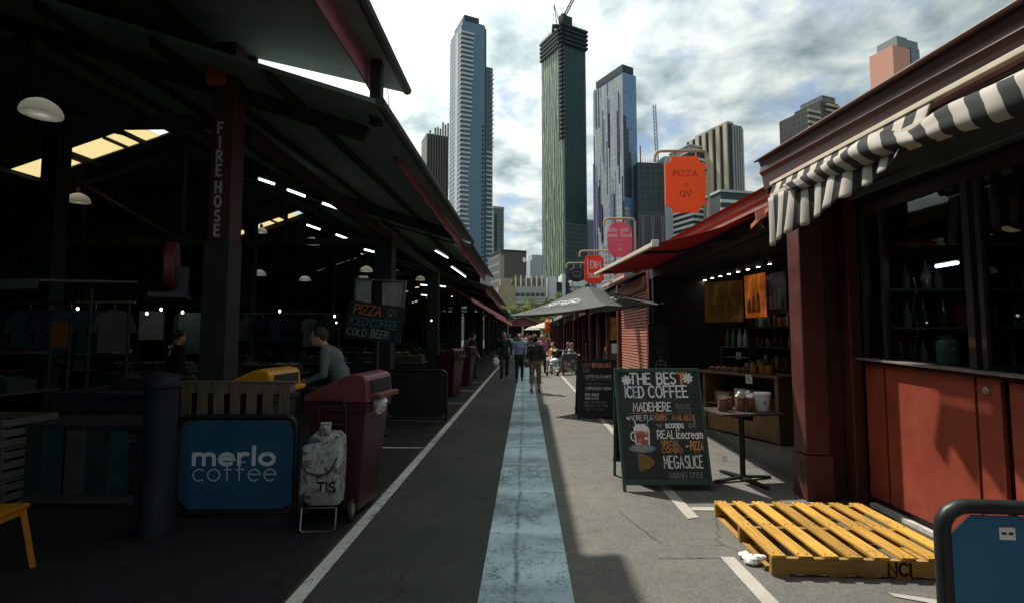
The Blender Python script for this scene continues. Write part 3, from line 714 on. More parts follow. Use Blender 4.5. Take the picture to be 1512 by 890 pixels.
for k in range(5): L.disc(-.11+.05*k, .205+.008*k, .011, .011, 0)
L.O = L.O+Vector((0,-.03,0)); L.build('lettering', [BLACK], tr)

# ------------------------------------------------------------------ upright pallet, post, stool, crates at the left
up = thing('pallet', 'weathered grey wooden pallet standing upright behind the blue coffee barrier', 'pallet', (-2.73,4.78,0), rad(1.5))
for z in (.05, .58, 1.10):
    b = MB(); b.box(-.52,.52,-.015,.075,z-.04,z+.045); b.build('stringer', WOODPL, up, world=False, bev=.003)
for i in range(7):
    x = -.46+.92*i/6
    b = MB(); b.box(x-.045,x+.045,-.036,-.016,.0,1.145+R.uniform(-.012,.012)); b.build('deck_board', WOODPL, up, world=False, bev=.002)
b = MB(); b.box(-.53,.53,-.02,.09,1.148,1.168); b.build('cap_board', WOODPL, up, world=False, bev=.002)
pb = thing('bollard', 'dark blue round bollard with domed cap left of the coffee barrier', 'bollard', (-2.99,4.14,0))
BOLL = M('navy_paint', (.004,.009,.014), .75, var=.3, scale=4, grime=.5, bump=.05)
b = MB(); b.lathe((0,0,0), [(.14,0),(.14,.06),(.118,.09),(.118,1.17)], 24); b.build('post', BOLL, pb, world=False, smooth=True)
b = MB(); b.lathe((0,0,0), [(.118,1.172),(.132,1.18),(.132,1.225),(.11,1.26),(.07,1.29),(.0,1.30)], 24); b.build('cap', BOLL, pb, world=False, smooth=True)
st = thing('plastic_stool', 'orange plastic chair with a splayed leg at the dark left corner', 'chair', (-3.62,3.30,0), rad(8))
ORP = M('orange_plastic', (.44,.165,.012), .4, var=.1)
b = MB(); b.box(-.21,.21,-.20,.20,.415,.445); b.box(-.20,.20,-.19,-.175,.375,.414); b.box(-.20,.20,.175,.19,.375,.414); b.box(.185,.20,-.17,.17,.375,.414); b.build('seat', ORP, st, world=False, bev=.008)
for sx in (-1, 1):
    for sy in (-1, 1):
        b = MB(); b.bar((sx*.18,sy*.17,.42), (sx*.235,sy*.215,0), .045, .035); b.build('leg', ORP, st, world=False, bev=.006)
b = MB()
for z in (.55,.68,.80): b.box(-.215,-.19,-.19,.19,z,z+.07)
for y in (-.2,.18): b.bar((-.2,y+.01,.44), (-.225,y+.01,.88), .03, .03)
b.build('backrest', ORP, st, world=False, bev=.005)
PALEC = M('pale_crate_board', (.095,.088,.068), .8, var=.25, grime=.4)
for k in range(3):
    t = thing('crate', ('pale slatted crate at the bottom of the stack by the orange chair', 'pale slatted crate in the middle of the stack by the orange chair', 'pale slatted crate topping the stack by the orange chair')[k], 'crate', (-5.0,4.72,.005+k*.285), rad(R.uniform(-3,3)), 'stacked pale crates')
    b = MB(); b.box(-.36,.36,-.25,.25,0,.02)
    for z in (.03,.12,.21):
        b.box(-.37,.37,-.262,-.245,z,z+.06); b.box(-.37,.37,.245,.262,z,z+.06); b.box(-.37,-.352,-.244,.244,z,z+.06); b.box(.352,.37,-.244,.244,z,z+.06)
    b.build('slats', PALEC, t, world=False)
    for sx in (-1,1):
        for sy in (-1,1):
            b = MB(); b.box(sx*.335-.015,sx*.335+.015,sy*.228-.015,sy*.228+.015,.022,.28); b.build('corner_post', PALEC, t, world=False)
gb = thing('display_bench', 'dark green bench of upright panels with slatted top, left of the bollard', 'bench', (-4.14,4.95,0))
GP = [M('dark_green_board', (.014,.034,.030), .6, var=.3), M('teal_board', (.014,.045,.052), .6, var=.3), M('grey_green_board', (.045,.055,.046), .7, var=.3)]
b = MB(); b.box(-.62,.62,-.30,.30,.74,.78); b.build('bench_top', TIMBER_D, gb, world=False, bev=.004)
for i, (x, m_) in enumerate(((-.46,0),(-.25,1),(-.02,2),(.18,0),(.38,1))):
    b = MB(); b.box(x-.095,x+.095,-.285,-.265,.14,.735); b.build('panel', GP[m_], gb, world=False)
for x in (-.57,.57):
    for y in (-.25,.25):
        b = MB(); b.box(x-.03,x+.03,y-.03,y+.03,0,.738); b.build('leg', TIMBER_D, gb, world=False)
b = MB(); b.box(-.54,.54,-.28,-.262,.06,.135); b.build('bottom_rail', GP[2], gb, world=False)
# ------------------------------------------------------------------ red stall at the right
rs = thing('market_stall', 'red panelled market stall with dark shop windows at the right', 'market stall', (3.25,4.0,0))
def zr(y): return .03*(y-3.436)
b = MB()
for y0, y1 in ((4.745,4.985),(3.805,4.715),(3.60,3.783),(2.42,3.535),(1.3,2.40),(-2.5,1.28)):
    b = MB(); b.box(3.25,3.285,y0,y1,.10,1.318+zr(y0)); b.build('panel', REDPANEL, rs, bev=.004)
b = MB(); b.box(3.30,3.42,-2.5,5.02,.0,1.30); b.build('wall', MAROON_D, rs)
b = MB(); b.box(3.235,3.30,-2.5,4.98,.0,.035); b.build('skirting', M('pale_skirting', (.50,.47,.42), .7, grime=.5), rs)
b = MB(); b.bar((3.235,-2.5,1.335+zr(-2.5)), (3.235,5.0,1.335+zr(5)), .13, .018); b.build('sill', M('worn_sill', (.20,.16,.13), .5, grime=.6), rs, bev=.003)
b = MB(); b.bar((3.25,-2.5,1.305+zr(-2.5)), (3.25,5.0,1.305+zr(5)), .03, .022); b.build('sill_rail', BLACK, rs)
SHOPFR = M('dark_window_frame', (.035,.022,.020), .5, var=.2)
b = MB()
for y, w in ((4.965,.05),(4.70,.035),(3.80,.06),(3.70,.04),(2.41,.06),(1.29,.05)): b.box(3.25,3.31,y-w/2,y+w/2,1.365,2.74)
b.box(3.25,3.31,-2.5,5.0,2.742,2.86); b.build('window_frame', SHOPFR, rs, bev=.003)
SHOPGL = glassmat('shop_glass', (.75,.85,.85), .55, .015, .8)
for y0, y1 in ((4.72,4.94),(3.83,4.68),(2.44,3.68),(1.32,2.38),(-2.5,1.26)):
    b = MB(); b.box(3.276,3.280,y0,y1,1.365,2.74); b.build('window_pane', SHOPGL, rs)
kb = MB(); kb.tube([(3.249,3.70,1.215),(3.238,3.70,1.215)], .026, 18); kb.tube([(3.236,3.70,1.215),(3.222,3.70,1.215)], .012, 12)
kb.build('lock', M('bright_steel', (.55,.53,.48), .3, .9), rs, bev=.002)
# posts at the corner
b = MB(); b.box(2.73,2.965,5.10,5.335,.44,3.10); b.build('post', MAROON, rs, bev=.012)
b = MB(); b.box(2.715,2.985,5.085,5.35,.0,.437); b.build('plinth', MAROON, rs, bev=.012)
b = MB(); b.box(2.967,3.165,5.22,5.27,.0,3.1); b.build('infill_panel', MAROON_D, rs)
b = MB(); b.box(3.167,3.285,5.06,5.30,.0,3.1); b.build('post', MAROON, rs, bev=.01)
b = MB(); b.tube([(2.722,5.16,.36),(2.70,5.16,.37),(2.70,5.16,.18),(2.722,5.16,.17)], .006, 6); b.build('hasp', DARKST, rs)
# roof, fascia and gutter
def zt(y): return 3.259+.065*(y-2.508)
b = MB()
for y0, y1 in ((-3.0,5.40),):
    prof = [(2.46,0),(2.50,.0),(2.52,-.06),(2.50,-.12),(2.53,-.16),(2.55,-.30),(2.58,-.30),(2.58,.0)]
    p0 = [(x, y0, zt(y0)+z) for x, z in prof]; p1 = [(x, y1, zt(y1)+z) for x, z in prof]; n_ = len(prof)
    b.add(p0+p1, [tuple(range(n_)), tuple(range(2*n_-1, n_-1, -1))]+[(i, (i+1) % n_, n_+(i+1) % n_, n_+i) for i in range(n_)])
b.build('gutter', M('brown_red_gutter', (.060,.020,.016), .4, var=.25, scale=2, grime=.35), rs)
b = MB(); b.tube([(2.46,-3,zt(-3)+.005),(2.46,5.405,zt(5.405)+.005)], .012, 8); b.build('gutter_lip', M('worn_rust_lip', (.13,.06,.04), .5, grime=.5), rs)
b = MB(); b.prism([(2.585,-3,zt(-3)-.01),(2.585,5.40,zt(5.4)-.01),(7.5,5.40,zt(5.4)+1.4),(7.5,-3,zt(-3)+1.4)], (0,0,-.05)); b.build('roof', ROOFDK, rs)
b = MB(); b.add([(2.6,-3,zt(-3)-.27),(2.6,5.38,zt(5.38)-.27),(3.42,5.38,2.95),(3.42,-3,2.90)], [(0,1,2,3)]); b.build('soffit', M('dark_soffit', (.035,.040,.038), .8), rs)
b = MB(); b.add([(2.585,5.385,zt(5.4)-.06),(2.585,5.385,2.95),(7.5,5.385,2.95),(7.5,5.385,zt(5.4)+1.33)], [(0,1,2,3)]); b.build('gable_wall', MAROON_D, rs)
b = MB(); b.box(3.255,3.40,-2.5,5.04,2.863,3.12); b.build('header_beam', TIMBER_D, rs)
b = MB(); b.bar((3.12,-2.5,2.80),(3.12,4.9,2.93), .04, .07); b.build('header_rail', M('grey_header_rail', (.10,.11,.105), .6), rs)
# dim interior
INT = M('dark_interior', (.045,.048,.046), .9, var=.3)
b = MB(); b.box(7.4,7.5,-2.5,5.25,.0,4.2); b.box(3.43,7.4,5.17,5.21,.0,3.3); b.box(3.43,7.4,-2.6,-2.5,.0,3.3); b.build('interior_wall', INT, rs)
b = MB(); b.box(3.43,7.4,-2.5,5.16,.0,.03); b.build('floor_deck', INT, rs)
sh = thing('display_shelf', 'dark shelf unit with bottles and boxes behind the stall window', 'shelf', (4.1,4.1,.03))
b = MB()
for x in (3.44,4.5,5.6,6.6): b.box(x-.015,x+.015,4.90,5.15,.03,2.6)
b.build('upright', DARKST, sh)
for z in (1.30,1.66,2.02,2.45):
    b = MB(); b.box(3.44,6.6,4.88,5.16,z,z+.02); b.build('shelf_board', M('shelf_grey', (.18,.19,.18), .6) if z == 1.30 else bpy.data.materials['shelf_grey'], sh)
t = thing('tube_light', 'small bright tube light seen through the stall window above the bottles', 'light', (3.60,4.30,2.20))
b = MB(); b.tube([(0,0,0),(0,.22,.0)], .014, 8); b.build('tube', emit('stall_tube', (.92,1,.97), 9), t, world=False)
b = MB(); b.box(-.03,.03,-.02,.24,.018,.05); b.tube([(0,.1,.05),(0,.1,.6)], .006, 5); b.build('fitting', DARKST, t, world=False)
GLB = [M('green_bottle_glass', (.05,.15,.11), .12, spec=.8), M('clear_bottle_glass', (.42,.45,.43), .1, spec=.9), M('brown_bottle_glass', (.16,.07,.03), .12, spec=.8)]
bt = thing('bottle', 'dark bottle in a row on the shelves behind the stall window', 'bottle', (3.60,5.0,1.32), 0, 'bottles behind the stall window')
b = MB(); b.lathe((0,0,0), [(.034,0),(.036,.02),(.036,.16),(.014,.22),(.013,.27)], 12); b.build('body', GLB[0], bt, world=False, smooth=True)
b = MB(); b.lathe((0,0,0), [(.016,.271),(.016,.295)], 10); b.build('bottle_cap', STEEL, bt, world=False)
k = 0
for z in (1.32,1.68,2.04):
    for y in np.arange(3.72,6.55,.105):
        if R.random() < .25 or k == 0 and z == 1.32 and False: continue
        o = dup(bt, (y+R.uniform(-.02,.02), 5.0+R.uniform(-.05,.08), z))
        s_ = R.uniform(.75,1.05); o.scale = (s_*1.1, s_*1.1, s_)
        ml = GLB[R.randrange(3)]
        ch = o.children[0]
        for ch in o.children:
            if ch.name.startswith('body'):
                ch.material_slots[0].link = 'OBJECT'; ch.material_slots[0].material = ml
t = thing('carton', 'red-brown carton between the bottles on the stall window shelf', 'box', (4.27,4.94,1.681), rad(90)); 
bt.location = (3.60,5.0,1.32)
b = MB(); b.box(-.06,.06,-.15,.15,0,.22); b.build('carton_body', M('red_carton', (.42,.09,.04), .6, var=.3), t, world=False, bev=.003)
b = MB(); b.box(-.062,-.0605,-.11,.11,.06,.16); b.build('carton_print', M('carton_print', (.30,.12,.06), .6, var=.4, scale=20), t, world=False)
t = thing('glass_jar', 'clear lidded jar low in the stall window', 'jar', (3.50,4.33,1.372))
for ch in ():
    pass
b = MB(); b.lathe((0,0,0), [(.07,0),(.075,.02),(.075,.17),(.055,.20)], 16); b.build('body', GLB[1], t, world=False, smooth=True)
b = MB(); b.lathe((0,0,0), [(.06,.201),(.06,.225),(.0,.23)], 16); b.build('jar_lid', M('bright_lid', (.6,.6,.58), .3, .8), t, world=False)
b = MB(); b.box(3.40,3.66,3.35,4.9,1.345,1.370); tag(b.build('window_ledge', DARKST, None), 'dark ledge just inside the red stall window holding jars', 'ledge')
for k, (bx, y) in enumerate(((3.40,4.94),(3.45,4.59))):
    o = MB()
    for j in range(26): o.ell((bx,y+.02*math.sin(j*.5),1.40+j*.028), (.007,.007,.010), 6, 4)
    tag(o.build('bead_chain', M('glass_beads', (.40,.42,.42), .1, spec=.8) if k == 0 else bpy.data.materials['glass_beads']), ('glittering string of beads hanging at the far edge of the stall window', 'glittering string of beads hanging inside the wide stall window')[k], 'beads')
for k, (y, z) in enumerate(((3.40,1.37),(3.28,1.37),(3.15,1.37))):
    t = thing('canister', ('grey-green canister low in the nearest stall window, left of three', 'grey-green canister low in the nearest stall window, middle of three', 'grey-green canister low in the nearest stall window, right of three')[k], 'canister', (3.55,y,z))
    b = MB(); b.lathe((0,0,0), [(.05,0),(.05,.16)], 16); b.build('body', M('grey_green_tin', (.07,.085,.075), .4, .2) if k == 0 else bpy.data.materials['grey_green_tin'], t, world=False, smooth=True)
    b = MB(); b.lathe((0,0,0), [(.053,.161),(.053,.185),(.02,.19)], 16); b.build('canister_lid', DARKST, t, world=False, smooth=True)

# ------------------------------------------------------------------ striped awning
sa = thing('striped_awning', 'black and white striped awning half rolled up over the red stall', 'awning', (2.5,4.0,3.0))
def zc(y): return 3.127+.04*(y-5.125)
b = MB(); b.bar((2.50,-2.5,zc(-2.5)),(2.50,5.13,zc(5.13)), .05, .035); b.build('cassette_rail', CREAM, sa, bev=.004)
def zb(y): return zc(y)-.155
b = MB(); b.bar((2.43,-2.0,zb(-2)),(2.43,5.0,zb(5)), .035, .04); b.build('front_bar', CREAM, sa, bev=.004)
# stripes run across the awning: bands along Y
m, nt, bs = newmat('striped_canvas')
tc = nt.nodes.new('ShaderNodeTexCoord'); sp = nt.nodes.new('ShaderNodeSeparateXYZ'); nt.links.new(tc.outputs['UV'], sp.inputs[0])
f = math_(nt, 'FRACT', math_(nt, 'MULTIPLY', sp.outputs[0], 1/.20))
g = ramp(nt, f, [(.0,(0,0,0)),(.49,(0,0,0)),(.51,(1,1,1)),(.99,(1,1,1))])
dirt = ramp(nt, tex(nt, 3, 6, .6), [(.3,(.7,.7,.7)),(.7,(1,1,1))])
c = mixc(nt, 1, mixc(nt, g, (.035,.038,.034), (.66,.60,.53)), dirt, 'MULTIPLY'); nt.links.new(c, bs.inputs['Base Color']); bs.inputs['Roughness'].default_value = .85
tb = nt.nodes.new('ShaderNodeBsdfTranslucent'); ms = nt.nodes.new('ShaderNodeMixShader'); ms.inputs[0].default_value = .3
nt.links.new(c, tb.inputs[0]); nt.links.new(bs.outputs[0], ms.inputs[1]); nt.links.new(tb.outputs[0], ms.inputs[2]); nt.links.new(ms.outputs[0], nt.nodes['Material Output'].inputs[0])
STRIPE = m
def cloth(name, fn, nu, nv, us, parent, mat=None, thick=.004):
    """grid surface fn(i/nu, j/nv) with the stripe coordinate us(i/nu) as UV"""
    me = bpy.data.meshes.new(name); vs = []; uv = []
    for i in range(nu+1):
        for j in range(nv+1): vs.append(Vector(fn(i/nu, j/nv))-Vector(parent.location)); uv.append(us(i/nu))
    fs = [(i*(nv+1)+j, (i+1)*(nv+1)+j, (i+1)*(nv+1)+j+1, i*(nv+1)+j+1) for i in range(nu) for j in range(nv)]
    me.from_pydata([tuple(v) for v in vs], [], fs); me.materials.append(mat or STRIPE)
    L_ = me.uv_layers.new(name='stripe')
    for p in me.polygons:
        for li in p.loop_indices: L_.data[li].uv = (uv[me.loops[li].vertex_index], 0)
        p.use_smooth = True
    o = bpy.data.objects.new(name, me); COL.objects.link(o); o.parent = parent
    so_ = o.modifiers.new('thickness', 'SOLIDIFY'); so_.thickness = thick
    return o
def hang(s, t):
    y = 5.02-s*1.85; drop = .47-.30*s**1.1
    w = math.sin(y*31.4)*.030*t+math.sin(y*9+1)*.03*t
    z = zb(y)-.02-drop*t+.022*math.sin(y*31.4+.8)*t
    return (2.40+w-.04*t*s, y+.04*t*(1-s), z)
cloth('valance', hang, 120, 10, lambda s: 5.02-s*1.85, sa)
def slope(s, t):
    y = 5.08-s*2.0
    return (2.49-.06*t, y, zc(y)-.02-(zc(y)-zb(y)-.02)*t+.02*math.sin(t*3.1)*-1)
cloth('canvas', slope, 30, 4, lambda s: 5.08-s*2.0, sa)
def roll(s, t):
    y = 4.55-s*5.6; a = 2*math.pi*t
    bunch = math.exp(-((y-3.10)/.16)**2)
    tw = .9*s
    r_ = (.035+.038*min(1, s*5))*(1-.38*bunch)*(1+.20*math.sin(3*a+y*3)*.6+.12*noise.noise(Vector((y*2.2, math.cos(a)*1.3, math.sin(a)*1.3)))*1.5)
    zz = zb(y)-.03-.04*min(1, s*4)+.05*math.sin(y*2.1)*min(1, s*3)-.03*bunch
    return (2.38+r_*1.05*math.cos(a)+.02*math.sin(y*5), y+.06*math.sin(a+tw*3), zz+r_*1.25*math.sin(a))
cloth('rolled_canvas', roll, 190, 20, lambda s: 4.55-s*5.6, sa)

# ------------------------------------------------------------------ cafe
cf = thing('cafe', 'open fronted dark coffee shop behind the iced coffee chalkboard', 'cafe', (3.0,8.0,0))
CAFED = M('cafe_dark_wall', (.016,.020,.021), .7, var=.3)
b = MB(); b.box(2.975,6.0,5.36,11.55,.004,.12); b.build('floor_deck', M('cafe_floor', (.16,.145,.12), .7, grime=.4, var=.25), cf)
b = MB(); b.box(2.960,2.985,5.36,11.5,.004,.128); b.build('step_edge', CONC, cf, bev=.004)
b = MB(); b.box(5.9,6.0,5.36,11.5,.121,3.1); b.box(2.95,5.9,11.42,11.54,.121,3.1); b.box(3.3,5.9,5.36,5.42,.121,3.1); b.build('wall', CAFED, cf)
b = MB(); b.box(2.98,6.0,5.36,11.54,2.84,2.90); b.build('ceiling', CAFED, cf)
b = MB(); b.box(2.80,2.97,5.40,11.5,2.86,3.16); b.build('header_beam', M('cafe_header', (.030,.026,.025), .6), cf)
b = MB(); b.box(2.80,2.92,11.18,11.30,.121,2.86); b.build('post', BLACK, cf, bev=.006)
for k in range(9):
    y = 8.86+k*.36; dx_ = 3.965+.093*(11.76-y); b = MB(); b.lathe((dx_,y,2.826), [(.045,.013),(.045,.004),(.03,.0)], 14); b.build('downlight', DARKST, cf)
    b = MB(); b.lathe((dx_,y,2.822), [(.0,.0),(.028,.0),(.028,.003)], 12); b.build('bulb', emit('downlight_glow', (1,.86,.65), 26) if k == 0 else bpy.data.materials['downlight_glow'], cf)
def zg(y): return 3.236+.032*(y-5.49)
b = MB(); prof = [(2.64,.0),(2.70,.015),(2.72,-.05),(2.69,-.10),(2.72,-.13),(2.80,-.13),(2.80,.02)]
n_ = len(prof); p0 = [(x, 5.41, zg(5.41)+z) for x, z in prof]; p1 = [(x, 15.6, zg(15.6)+z) for x, z in prof]
b.add(p0+p1, [tuple(range(n_)), tuple(range(2*n_-1, n_-1, -1))]+[(i, (i+1) % n_, n_+(i+1) % n_, n_+i) for i in range(n_)]); b.build('gutter', GUTTER, cf)
b = MB(); b.bar((2.74,5.42,zg(5.42)-.165),(2.74,15.6,zg(15.6)-.165), .05, .05); b.build('pelmet', M('dusty_rose_pelmet', (.30,.13,.10), .6, var=.3, scale=2), cf)
b = MB(); b.prism([(2.81,5.41,zg(5.4)+.01),(2.81,15.6,zg(15.6)+.01),(7.5,15.6,zg(15.6)+1.5),(7.5,5.41,zg(5.4)+1.5)], (0,0,-.05)); b.build('roof', ROOFDK, cf)
# red awning
ra = thing('red_awning', 'dark red canvas awning stretched out over the coffee shop front', 'awning', (2.8,8.5,3.0))
b = MB(); q = [(1.60,6.196,2.716),(1.60,11.5,2.98),(2.80,11.25,3.06),(2.80,6.08,3.04)]
def AW(s, t):
    a = Vector(q[0]).lerp(Vector(q[1]), s); c_ = Vector(q[3]).lerp(Vector(q[2]), s); p = a.lerp(c_, t); p.z -= .05*math.sin(math.pi*t)*(.6+.4*math.sin(s*9)); return p
cloth('canvas', AW, 24, 10, lambda s: s, ra, REDAWN, .006)
b = MB(); b.bar((1.585,6.16,2.712),(1.585,11.52,2.98), .05, .06); b.build('front_bar', CREAM, ra, bev=.008)
b = MB(); b.bar((1.575,6.14,2.712),(1.575,6.17,2.7125), .085, .085); b.build('end_cap', WHITE, ra, bev=.006)
for y, z in ((7.0,2.72),(10.6,2.9)):
    b = MB(); b.tube([(2.8,y,z+.18),(2.2,y+.35,z+.08),(1.62,y+.05,z+.02)], .022, 8); b.build('folding_arm', DARKST, ra, smooth=True)
b = MB(); b.prism([(2.66,5.50,3.02),(2.66,6.0,2.90),(2.82,6.0,3.0),(2.82,5.5,3.06)], (0,0,-.05)); b.prism([(2.60,5.72,2.99),(2.60,5.72,2.88),(2.80,5.46,2.98),(2.80,5.46,3.08)], (0,.02,0))
b.build('end_flap', M('coral_canvas', (.42,.12,.08), .7, var=.15), ra)
# counter
cA = Vector((3.40,7.0,0)); cB = Vector((2.84,8.3,0)); dd = cA-cB; ang = math.atan2(dd.y, dd.x); CL = dd.length
ct = thing('counter', 'brown wooden serving counter with open shelf in the coffee shop', 'counter', (cB.x,cB.y,.12), ang)
CW = woodmat('counter_wood', (.17,.095,.045), 'x'); CW2 = woodmat('tan_counter_wood', (.30,.17,.075), 'z')
b = MB(); b.box(-.06,CL+.04,-.04,.52,.90,.935); b.build('counter_top', CW, ct, world=False, bev=.004)
for x in (.0, CL-.06): b = MB(); b.box(x,x+.06,.0,.50,.0,.898); b.build('side_panel', CW, ct, world=False, bev=.003)
b = MB(); b.box(.062,CL-.062,.03,.50,.42,.445); b.build('shelf', CW, ct, world=False)
b = MB(); b.box(.062,CL-.062,.03,.05,.03,.26); b.box(CL-.46,CL-.062,.026,.03,.03,.40); b.build('front_panel', CW2, ct, world=False)
b = MB(); b.box(.062,CL-.062,.46,.48,.03,.89); b.build('back_panel', CAFED, ct, world=False)
cF = frame(ct.location, ang)
def onct(x, y, z): return tuple(cF @ Vector((x, y, z)))
tr_ = thing('serving_tray', 'tray of orange pastries on the left end of the coffee shop counter', 'tray', onct(.36,.2,.936), ang)
b = MB(); b.box(-.33,.33,-.16,.16,0,.012); b.box(-.33,.33,-.16,-.15,.012,.03); b.build('tray', M('tray_steel', (.3,.3,.29), .3, .8), tr_, world=False)
PAST = M('orange_pastry', (.50,.20,.04), .6, var=.4, scale=25)
pa = MB(); pa.ell((0,0,.026), (.052,.04,.026), 10, 6)
p_ = tag(pa.build('pastry', PAST, None, smooth=True), 'small golden orange pastry on the steel counter tray', 'pastry', 'pastries on the counter tray')
pp = [(x, y) for x in (-.26,-.14,-.02,.10,.22) for y in (-.08,.06)]
for i, (x, y) in enumerate(pp):
    o = p_ if i == 0 else p_.copy()
    if i: COL.objects.link(o)
    o.location = onct(.36+x, .2+y, .949); o.rotation_euler = (0,0,R.uniform(0,3))
JC = [M('amber_jar', (.34,.13,.02), .15, spec=.7, var=.35, scale=30), M('dark_jar', (.05,.045,.02), .15, spec=.7), M('teal_jar', (.03,.10,.11), .2, spec=.7)]
for i, (x, y, r_, h_, mi, lb) in enumerate(((.80,.12,.045,.15,2,'teal lidded jar left of the amber jars on the counter'),(.93,.10,.055,.17,0,'tall amber jar in the middle of the counter'),(1.06,.14,.06,.15,0,'wide amber jar between two others on the counter'),(1.20,.10,.055,.14,0,'amber jar nearest the right end of the counter'),(1.0,.28,.045,.27,1,'tall dark bottle behind the amber jars on the counter'))):
    t = thing('storage_jar', lb, 'jar', onct(x, y, .936))
    b = MB(); b.lathe((0,0,0), [(r_*.9,0),(r_,.015),(r_,h_*.8),(r_*.7,h_*.9)], 14); b.build('body', JC[mi], t, world=False, smooth=True)
    b = MB(); b.lathe((0,0,0), [(r_*.75,h_*.901),(r_*.75,h_),(.0,h_*1.01)], 14); b.build('jar_lid', STEEL, t, world=False)
for lb, x, y, z, s_ in (('white price card hanging on the front edge of the counter', .98, -.052, .80, 1.25), ('white price card standing by the pastry tray', .42, .34, 1.12, 1.)):
    t = thing('price_card', lb, 'card', onct(x, y, z), ang+rad(40 if s_ == 1 else 25))
    b = MB(); b.box(-.035*s_,.035*s_,-.001,.001,0,.10*s_); b.build('card', WHITE, t, world=False)
    b = MB()
    for k in range(4): b.box(-.022*s_,.015*s_*R.uniform(.3,1),-.0025,-.0015,(.02+.018*k)*s_,(.027+.018*k)*s_)
    b.build('printing', BLACK, t, world=False)
    if s_ == 1: b = MB(); b.tube([(0,.003,-.18),(0,.003,.02)], .004, 6); b.build('card_stem', STEEL, t, world=False)
gs = thing('rack', 'small steel two tier rack with dark bottles at the back of the counter', 'rack', onct(.35,.40,.936), ang)
b = MB(); b.box(-.30,.30,-.07,.07,.20,.212); b.box(-.30,.30,-.07,.07,.36,.372); b.build('shelf', STEEL, gs, world=False)
b = MB()
for x in (-.29,.29): b.box(x-.008,x+.008,-.06,.06,0,.199); b.box(x-.008,x+.008,-.06,.06,.213,.359)
b.build('upright', STEEL, gs, world=False)
for i, (x, mi) in enumerate(((-.2,2),(-.08,0),(.05,1),(.16,1))):
    t = thing('bottle', ('brown bottle at the left end of the counter rack','green bottle second along the counter rack','clear bottle third along the counter rack','clear bottle at the right end of the counter rack')[i], 'bottle', onct(.35+x,.40,.936+.373))
    for ch in bt.children:
        c_ = ch.copy(); COL.objects.link(c_); c_.parent = t
        if ch.name.startswith('body'): c_.material_slots[0].link = 'OBJECT'; c_.material_slots[0].material = GLB[mi if mi < 3 else 0]
# hanging menu posters
for i, (p0, p1, z0, z1, m_, lb) in enumerate(((( 3.15,9.0),(3.64,8.58),1.83,2.52,('mustard_poster',(.19,.105,.025)),'faded mustard menu poster hanging at the left of three'),
        ((3.65,8.52),(3.755,8.02),1.89,2.58,('orange_poster',(.55,.13,.015)),'bright orange menu poster hanging in the middle of three'),
        ((3.76,7.99),(3.77,7.42),1.92,2.53,('brown_poster',(.085,.035,.035)),'glossy brown menu poster hanging at the right of three'))):
    p0 = Vector((*p0,0)); p1 = Vector((*p1,0)); a = math.atan2((p1-p0).y, (p1-p0).x); w_ = (p1-p0).length
    t = thing('menu_poster', lb+' in the coffee shop', 'poster', ((p0+p1)/2).to_tuple()[:2]+(z0,), a)
    mm_, nt, bs = newmat(m_[0])
    pc = m_[1]; bl = tex(nt, 5, 4, .6, stretch(nt, 1.2, 1, .7))
    c = ramp(nt, bl, [(.30, tuple(x*.45 for x in pc)), (.5, pc), (.66, tuple(min(1, x*1.9+.03) for x in pc))])
    nt.links.new(c, bs.inputs['Base Color']); bs.inputs['Roughness'].default_value = .18; bs.inputs['Specular IOR Level'].default_value = .6
    if i != 2: bs.inputs['Emission Color'].default_value = (*pc, 1); nt.links.new(c, bs.inputs['Emission Color']); bs.inputs['Emission Strength'].default_value = (.04,.22)[i]   # these sheets emit some of their own print colour
    b = MB(); b.box(-w_/2,w_/2,-.006,.006,0,z1-z0); b.build('sheet', mm_, t, world=False)
    b = MB(); b.tube([(-w_/2,0,z1-z0+.008),(w_/2,0,z1-z0+.008)], .008, 8); b.tube([(-w_/2+.05,0,z1-z0+.008),(-w_/2+.05,0,2.84-z0)], .003, 6); b.tube([(w_/2-.05,0,z1-z0+.008),(w_/2-.05,0,2.84-z0)], .003, 6); b.build('hanger', DARKST, t, world=False)
    b = MB()
    for k, x in enumerate((-.18,-.04,.1)):
        x *= w_/.65; r_ = .045+.01*(k % 2); b.prism([(x-r_,-.0085,.08),(x+r_,-.0085,.08),(x+r_*.8,-.0085,.24+.05*k),(x+r_*.3,-.0085,.30+.05*k),(x-r_*.3,-.0085,.30+.05*k),(x-r_*.8,-.0085,.24+.05*k)], (0,.0022,0))
    b.build('print', M('poster_print%d' % i, tuple(min(1, x*1.6+.02) for x in pc) if i < 2 else (.45,.36,.33), .2, var=.4, scale=12), t, world=False)
